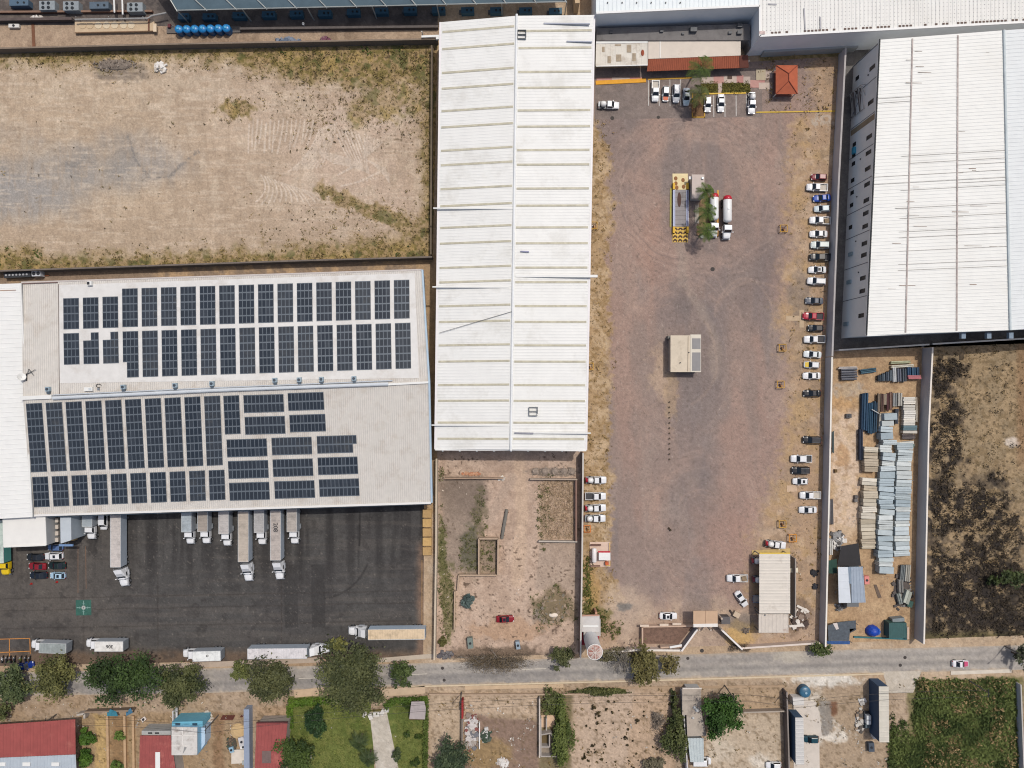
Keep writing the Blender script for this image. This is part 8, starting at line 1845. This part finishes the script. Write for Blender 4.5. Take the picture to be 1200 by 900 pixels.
    X, Y = G(1019, 846.5, 2); t = thing('tank_cart', 'dark frame carrying two white square tanks by the tall shed', 'tank', (X, Y, 0)); MB().obox(X, Y, 1.5, 4.2, .3, .6).build('frame', DARK, t)
    for dy in (-.2, 1.0): MB().obox(X, Y + dy, 1.1, 1.0, .6, 1.7).build('tank', mat((222, 226, 228), .5), t)
    MB().obox(X, Y - 1.4, 1.2, .9, .6, 1.2).build('pump_box', mat((96, 110, 116), .6), t)
    for s in (-1, 1): MB().tube([(X + s * .75 - .1, Y, .3), (X + s * .75 + .1, Y, .3)], .3, 12).build('wheel', TYRE, t)
    tankbox(1026.5, 861.5, 1.2, 1.9, 0, 'white box beside the two white square tanks', (236, 234, 230), 1.6); tankbox(1021.5, 876, 1.4, 2.2, .05, 'dark blue grey box south of the white square tanks', (70, 80, 92), 1.2)
    heap('junk_pile', 'white and grey junk west of the two white square tanks', 'heap', 1008, 846, 8, 16, .5, ((206, 200, 190), (160, 140, 120), (96, 90, 84)), 46, (.3, 1.1), 71); heap('junk_pile', 'white household junk north of the white square tanks', 'heap', 1010, 822, 5, 4, .6, ((230, 228, 224), (190, 186, 180)), 18, (.3, .8), 72)
    # junk yard by the blue grey wall
    t = thing('concrete_terrace', 'pale cracked terrace slab in the junk yard', 'slab', (*G(281, 885), 0)); MB().prism([G(272, 894), G(290, 893), G(290, 877), G(272, 878)], 0, .5).build('slab', mat((222, 212, 198), .9, 0, .1, 1), t); X, Y = G(288, 892); MB().obox(X, Y, 1.2, .9, .503, .9).build('block', mat((176, 180, 176), .9), t)
    m = MB(); m.dome((*G(279, 857), 0), 2.0, 2.0, .6, 14, 3); solo(m.build('sand_pile', mat((206, 176, 130), .95, 0, .12, 1.5), None), 'round pale sand pile in the junk yard', 'heap')
    tankbox(283, 869.5, 1.4, 2.2, .2, 'grey white box among the junk by the blue grey wall', (206, 204, 204), 1.1); tankbox(285, 875.5, 1.6, 1.0, .1, 'white flat box among the junk by the blue grey wall', (236, 234, 230), .8); tankbox(271, 879, 1.0, 1.4, .3, 'light blue box among the junk by the sand pile', (150, 186, 206), .9)
    heap('junk_pile', 'dark junk around the sand pile', 'heap', 272, 872, 7, 9, .6, ((84, 76, 66), (120, 100, 80), (70, 80, 66)), 40, (.2, .8), 73); heap('rubble_pile', 'scattered pebbles and boards north of the white and blue house', 'heap', 243, 842, 8, 12, .3, ((206, 196, 184), (150, 130, 112)), 36, (.2, .6), 74)
    for a, l in (((258, 838, 276, 843.5), 'dark brown rust sheet lying on the ground, larger one'), ((280.5, 837.5, 287, 840.5), 'dark brown rust sheet lying on the ground, smaller one')):
        m = MB(); x0, y0, x1, y1 = a; m.prism([G(x0, y1), G(x1 - 3, y1), G(x1, y0), G(x0 + 3, y0)], .01, .08); solo(m.build('rust_sheet', mat((92, 46, 34), .9, 0, .2, 1), None), l, 'sheet')
    m = MB(); m.tube([G3(207, 829, 2), G3(207, 845, 2)], .25, 8); m.bar(G(206.9, 829), G(206.9, 844), .3, 0, 2.0); solo(m.build('pillar_wall', mat((206, 206, 206), .8), None), 'white narrow pillar wall north of the house', 'wall')
    for (a, b, c_), l in ((((130, 831), (143, 833), (56, 130, 150)), 'teal blue tarpaulin draped over the low southern wall'), (((152, 831), (160, 829), (70, 120, 150)), 'smaller blue tarpaulin at the end of the low southern wall')):
        m = MB(); p, q = G(*a), G(*b); m.prism([(p[0], p[1] - .9), (q[0], q[1] - .5), (q[0] - .5, q[1] + .7), (p[0] + .8, p[1] + .8)], 1.72, 1.85); m.prism([(p[0], p[1] - .9), (p[0] + .2, p[1] - .9), (p[0] + .2, p[1]), (p[0], p[1])], 0, 1.72); solo(m.build('tarpaulin', mat(c_, .6, 0, .25, 1.5), None), l, 'tarpaulin')
    # plot fence rows
    for i, x in enumerate((127, 147, 157)): wall('low earth ridge edging, %s from the west in the vegetable plot' % ONES[i], [(x, 838), (x + 1, 905)], .5, .5, mat((186, 150, 112), .95, 0, .15, 1), mat((196, 164, 128), .95, 0, .15, 1), 'plot_edging')
    tankbox(168, 843, 1.2, .9, .6, 'white sacks by the low southern wall', (232, 220, 210), .5)
south()
# ---- pavements and kerb of the road
def pave(lbl, a, b, w, rgb, h=.12, name='pavement'):
    m = MB(); m.bar(G(*a), G(*b), w, 0, h); o = m.build(name, mat(rgb, .9, 0, .12, .7), None); tag(o, lbl, 'pavement', None, 'structure'); return o
pave('pale pavement south of the asphalt yard', (190, 781), (375, 773), 1.3, (190, 172, 154)); pave('pale pavement by the tan wall', (440, 774), (512, 768), 1.1, (196, 182, 164))
pave('pale kerb on the south of the road', (480, 804.5), (700, 799), .35, (214, 196, 166)); pave('pale kerb on the south east of the road', (700, 799), (1036, 789.5), .35, (216, 198, 168)); pave('white strip of pavement beside the green field', (1114, 788.5), (1185, 786), .9, (216, 206, 190))
pave('tan pavement slabs in front of the lawn', (345, 813), (398, 808), 1.9, (206, 180, 150)); pave('tan pavement slabs in front of the kiosk garden', (446, 812), (498, 808), 1.9, (204, 180, 152)); pave('low tan kerb along the southern lots', (545, 806), (660, 803.5), .9, (204, 178, 146))
pave('thin dirt path south of the road', (700, 806.5), (920, 804), .5, (178, 152, 124))
# ---- poles and cables
def pole(px, py, ht, lbl, arm=None, lamp=False):
    X, Y = G(px, py); t = thing('utility_pole' if not lamp else 'street_lamp', lbl, 'pole' if not lamp else 'street lamp', (X, Y, 0)); MB().tube([(X, Y, 0), (X, Y, ht)], [.16, .10], 8).build('post', mat((96, 92, 88), .8), t)
    if lamp:
        MB().tube([(X, Y, ht - .1), (X + arm[0] * .6, Y + arm[1] * .6, ht + .25), (X + arm[0], Y + arm[1], ht + .2)], .06, 6).build('arm', DARK, t); MB().obox(X + arm[0], Y + arm[1], .7, .3, ht + .08, ht + .22, math.atan2(arm[1], arm[0])).build('lamp_head', mat((150, 150, 148), .5), t)
    else: MB().obox(X, Y, .12, 2.0, ht - .5, ht - .38).build('crossarm', DARK, t)
    return (X, Y, ht)
pole(1177, 757, 8, 'street lamp with a bent arm at the east end of the road', (-1.6, -1.4), True)
a = pole(541, 811, 8, 'utility pole at the sandy drive'); b = pole(1135, 797, 8, 'utility pole at the north of the green field'); c_ = pole(849, 803, 8, 'utility pole by the bright green tree'); d_ = pole(66, 837, 4.5, 'utility pole by the red roofed hall'); e_ = pole(256, 838, 8, 'utility pole north of the junk yard'); f_ = pole(917, 812, 7, 'utility pole beside the grey wall of the blue tank lot')
def cables(p, q, lbl):
    m = MB()
    for o in (-.8, .8):
        pts = [(lerp(p[0], q[0], k / 10), lerp(p[1], q[1], k / 10) + o, lerp(p[2], q[2], k / 10) - 1.3 * math.sin(math.pi * k / 10) - .35) for k in range(11)]; m.tube(pts, .035, 4)
    solo(m.build('power_cable', mat((60, 58, 56), .7), None), lbl, 'cable')
cables(d_, e_, 'power cables from the red roofed hall to the junk yard'); cables(e_, a, 'power cables from the junk yard past the lawn'); cables(a, c_, 'power cables past the tan southern lot'); cables(c_, f_, 'short power cables beside the bright green tree'); cables(f_, b, 'power cables from the blue tank lot to the green field')
# ============================================================= NORTH PLANT
def plant():
    # glazed canopy frame
    h = 6.0; t = thing('glass_canopy', 'long slanted blue grey glass canopy with steel beams at the north edge', 'canopy', (*G(430, 5), 0))
    P0, P1 = G3(208, 12.3, h), G3(664, 2.2, h); Q0, Q1 = G3(176, -40, h + 2.5), G3(664, -40, h + 2.5)
    gl = mat((96, 116, 126), .25, .1, .15, .3); m = MB(); m.add([P0, P1, Q1, Q0] + [(x, y, z - .08) for x, y, z in (P0, P1, Q1, Q0)], [(0, 1, 2, 3), (7, 6, 5, 4), (0, 4, 5, 1), (1, 5, 6, 2), (2, 6, 7, 3), (3, 7, 4, 0)]); m.build('glass_roof', gl, t)
    sm = mat((176, 180, 176), .5, .2, .1, .6)
    for k in range(14):
        f = k / 13; a = Vector(P0).lerp(Vector(P1), f); b = Vector(Q0).lerp(Vector(Q1), f - .06 if k else f); MB().tube([a + Vector((0, -.3, .12)), b + Vector((0, 0, .12))], .14, 6).build('rafter', sm, t)
    for f in (.0, .3, .62): MB().tube([Vector(P0).lerp(Vector(Q0), f) + Vector((0, -.1, .26)), Vector(P1).lerp(Vector(Q1), f) + Vector((0, -.1, .26))], .13, 6).build('purlin', sm, t)
    for k in range(7): x = lerp(P0[0], P1[0], k / 6); y = lerp(P0[1], P1[1], k / 6); MB().box(x - .12, x + .12, y - .1, y + .14, 0, h - .1).build('post', sm, t)
    # machines
    def unit(px, py, w, d, rgb, n, lbl, grp, h=1.8):
        X, Y = G(px, py, h); u = thing('cooling_unit', lbl, 'cooling unit', (X, Y, .012), grp); MB().obox(X, Y, w * S, d * S, 0, h, .02).build('housing', mat(rgb, .6, .1, .12, 1), u)
        for (fx, fy) in n:
            m = MB(); m.tube([(X + fx * w * S, Y + fy * d * S, h), (X + fx * w * S, Y + fy * d * S, h + .12)], min(w, d) * S * .17, 12); m.build('fan', mat((26, 34, 40), .5), u)
        MB().obox(X - w * S * .5 - .3, Y, .5, d * S * .5, 0, 1.0).build('pipe_box', mat((90, 94, 98), .6), u)
    four = ((-.25, .24), (.1, .24), (-.25, -.24), (.1, -.24)); two = ((-.05, 0), (.28, 0))
    for x, y, l in ((55, 6.2, 'grey four fan cooling unit, western one by the plant deck'), (83, 6.8, 'grey four fan cooling unit, middle one by the plant deck'), (158, 8.2, 'grey four fan cooling unit, eastern one near the canopy corner')): unit(x, y, 18, 10.5, (150, 158, 162), four, l, 'four fan cooling units')
    unit(22, 3, 22, 7, (84, 108, 128), two, 'dark blue long cooling unit at the north west corner', 'long cooling units'); unit(116, 6, 22, 8, (90, 106, 120), two, 'dark blue long cooling unit between two four fan units', 'long cooling units')
    k = 0
    for x, y in ((215, 19), (245, 19), (280, 17.5), (314.5, 16.5), (347, 15.7), (380.5, 15.2), (414, 13.6), (447, 12.3), (480.5, 11.3), (514, 11.2), (548, 11.8), (582, 11.8), (616, 12), (651, 12.6)):
        unit(x, y, 15 if k else 12, 7, (56, 100, 122), two, 'teal two fan cooling unit, %s from the west under the glass canopy' % ONES[k], 'two fan cooling units', 1.6); k += 1
    # blue water tanks
    for k in range(7):
        X, Y = G(208.5 + k * 9.3, 33.2 - k * .2, 2.2); u = thing('water_tank', 'bright blue water tank, %s from the west in the row of seven' % ONES[k], 'water tank', (X, Y, .02), 'row of blue water tanks')
        MB().tube([(X, Y, .0), (X, Y, 1.7)], 1.06, 18).build('tank', mat((12, 92, 150), .35, 0, .12, 1), u); MB().dome((X, Y, 1.703), 1.06, 1.06, .62, 18, 5).build('dome', mat((28, 130, 196), .35, 0, .12, 1, coat=.3), u); MB().tube([(X, Y, 2.28), (X, Y, 2.42)], .34, 12).build('lid', mat((90, 176, 220), .3, 0, 0), u)
    m = MB(); m.bar(G(196, 36), G(283, 35), 1.6, .018, .35); solo(m.build('tank_plinth', mat((110, 104, 100), .9, 0, .1, 1), None), 'dark concrete plinth under the row of blue tanks', 'plinth')
    # deck with round lids
    d = thing('treatment_deck', 'raised tan concrete deck with seven round pale lids', 'tank deck', (*G(136, 32), 0)); MB().prism([G(90, 40), G(183, 38), G(182.5, 27), G(90, 27.5)], 0, .8).build('slab', mat((206, 182, 150), .9, 0, .1, .7), d)
    for k, x in enumerate((97, 105.5, 115.5, 125, 134.5, 145, 154)):
        X, Y = G(x, 29.8 - k * .05, .8); MB().tube([(X, Y, .803), (X, Y, .9)], .88, 18).build('lid', mat((222, 204, 174) if k > 1 else (206, 182, 148), .9, 0, .08, 1), d)
    MB().bar(G(90, 40.2), G(183, 38.2), .18, .803, .9).build('edge_trim', mat((140, 110, 86), .9), d); MB().bar(G(176.5, 21), G(176.5, 38), .35, .803, 1.0).build('pipe_run', RUST, d); X, Y = G(182, 33, .9); MB().obox(X, Y, .8, 2.0, .803, 1.2).build('cabinet', mat((226, 206, 178), .9), d)
    m = MB(); m.tube([G3(88, 23, 2.2), G3(173, 21.5, 2.2), G3(178, 18.5, 2.2), G3(195, 15, 2.2)], .22, 8)
    for x in (92, 130, 170): X, Y = G(x, 22.4, 1); m.tube([(X, Y, 0), (X, Y, 2.1)], .12, 6)
    solo(m.build('overhead_pipe', mat((176, 174, 170), .5, .3), None), 'long grey overhead pipe north of the round lids', 'pipe')
    for (x, l) in ((133.3, 'white vertical duct, western of two north of the round lids'), (143, 'white vertical duct, eastern of two north of the round lids')):
        m = MB(); m.tube([G3(x, -8, 3), G3(x + .8, 14 + (x > 140) * 2.5, 3)], .2, 8); m.tube([G3(x + .8, 14 + (x > 140) * 2.5, 3), (*G(x + .8, 14), 0)], .2, 8); solo(m.build('duct', W_WHITE, None), l, 'duct')
    wall('dark retaining wall of the plant north of the service strip', [(-70, 27), (88, 25)], 1.4, .6, mat((84, 76, 74), .95), mat((96, 84, 80), .95, 0, .2, 1)); wall('brown pipe ledge along the plant floor', [(-70, 16), (180, 14.5)], .7, .4, RUST, mat((140, 112, 94), .9), 'pipe_ledge')
    wall('low kerb wall between the plant floor and the strip east of the blue tanks', [(283, 36), (514, 33.5)], 1.1, .5, mat((84, 80, 80), .95), mat((104, 96, 92), .95, 0, .2, 1), 'kerb_wall')
    m = MB(); m.bar(G(38.7, 28), G(40.2, 58.5), .75, .018, .12); solo(m.build('rust_channel', mat((124, 84, 62), .95, 0, .2, 1), None), 'rust brown drain channel across the service strip', 'channel')
    tankbox(16, 30, 2.6, .9, 0, 'white flat box on the service strip near the north west corner', (224, 222, 216), .8)
    heap('white_rubble', 'white scraps on the plant retaining wall', 'heap', 43, 21.5, 9, 2.5, .5, ((232, 228, 222), (200, 192, 182)), 24, (.2, .7), 81)
    heap('pipe_rack', 'blue grey pipe pieces by the plant boundary wall', 'heap', 336, 48, 17, 2.5, .5, ((96, 110, 130), (130, 140, 156)), 34, (.3, 1.2), 82); heap('pipe_rack', 'dull purple scrap by the plant boundary wall', 'heap', 382, 46.5, 7, 3, .4, ((120, 76, 92), (140, 110, 112)), 20, (.3, 1.0), 83)
    X, Y = G(200, 32); t = thing('pump', 'small dark red pump west of the blue tanks', 'pump', (X, Y, .02)); MB().obox(X, Y, .7, .9, 0, .9).build('motor', mat((96, 30, 40), .6), t); MB().tube([(X + .3, Y, .5), (X + 1.1, Y, .5)], .12, 8).build('pipe', STEEL, t)
    X, Y = G(357.5, 31.5); m = MB(); m.tube([(X, Y, 0), (X, Y, 1.6)], .12, 8); m.dome((X, Y, 1.6), .35, .4, .3, 8, 3); solo(m.build('marker_post', mat((226, 226, 222), .7), None), 'white marker post on the plant kerb', 'post')
    m = MB(); m.bar(G3(494, 43.4, 3), G3(513, 42.6, 3), .5, 2.9, 3.3); m.bar(G3(511, 44, 3), G3(514.5, 44, 3), 1.1, 2.7, 3.29); m.box(*[G(496, 43)[0] - .1, G(496, 43)[0] + .1, G(496, 43.3)[1] - .1, G(496, 43.3)[1] + .1], 0, 2.89); solo(m.build('service_bridge', W_WHITE, None), 'short white service bridge at the white hall corner', 'bridge')
    m = MB(); m.prism([G(672, 16), G(677, 16), G(678, -40), G(668, -40)], 0, 5.0); solo(m.build('tan_block', mat((206, 180, 146), .9, 0, .08, .6), None), 'tan wall block between the glass canopy and the white roof warehouse', 'building')
plant()
# ============================================================= LIGHT, CAMERA
w = bpy.data.worlds.new('World'); scene.world = w; w.use_nodes = True
nt = w.node_tree; bg = nt.nodes['Background']
sky = nt.nodes.new('ShaderNodeTexSky'); sky.sky_type = 'NISHITA'; sky.sun_disc = False
SUN = Vector((.29, .36, 1.0)).normalized()
sky.sun_elevation = math.asin(SUN.z); sky.sun_rotation = math.atan2(SUN.x, SUN.y)
nt.links.new(sky.outputs[0], bg.inputs[0]); bg.inputs[1].default_value = .11; sky.dust_density = 4; sky.ozone_density = .4
l = bpy.data.lights.new('sun', 'SUN'); l.energy = 2.5; l.angle = math.radians(.5); l.color = (1, .955, .89)
lo = bpy.data.objects.new('sun', l); COL.objects.link(lo); lo.rotation_euler = (-SUN).to_track_quat('-Z', 'Y').to_euler(); lo.location = (60, 80, 200)
cam = bpy.data.cameras.new('camera'); cam.sensor_width = 36; cam.lens = 36 * H / (1200 * S); cam.clip_start = 1; cam.clip_end = 20000
co = bpy.data.objects.new('camera', cam); COL.objects.link(co); co.location = (0, 0, H); scene.camera = co
scene.view_settings.view_transform = 'Standard'; scene.view_settings.look = 'None'; scene.view_settings.gamma = 1; scene.view_settings.use_curve_mapping = False
scene.view_settings.exposure = 0; scene.cycles.filter_width = 1.1
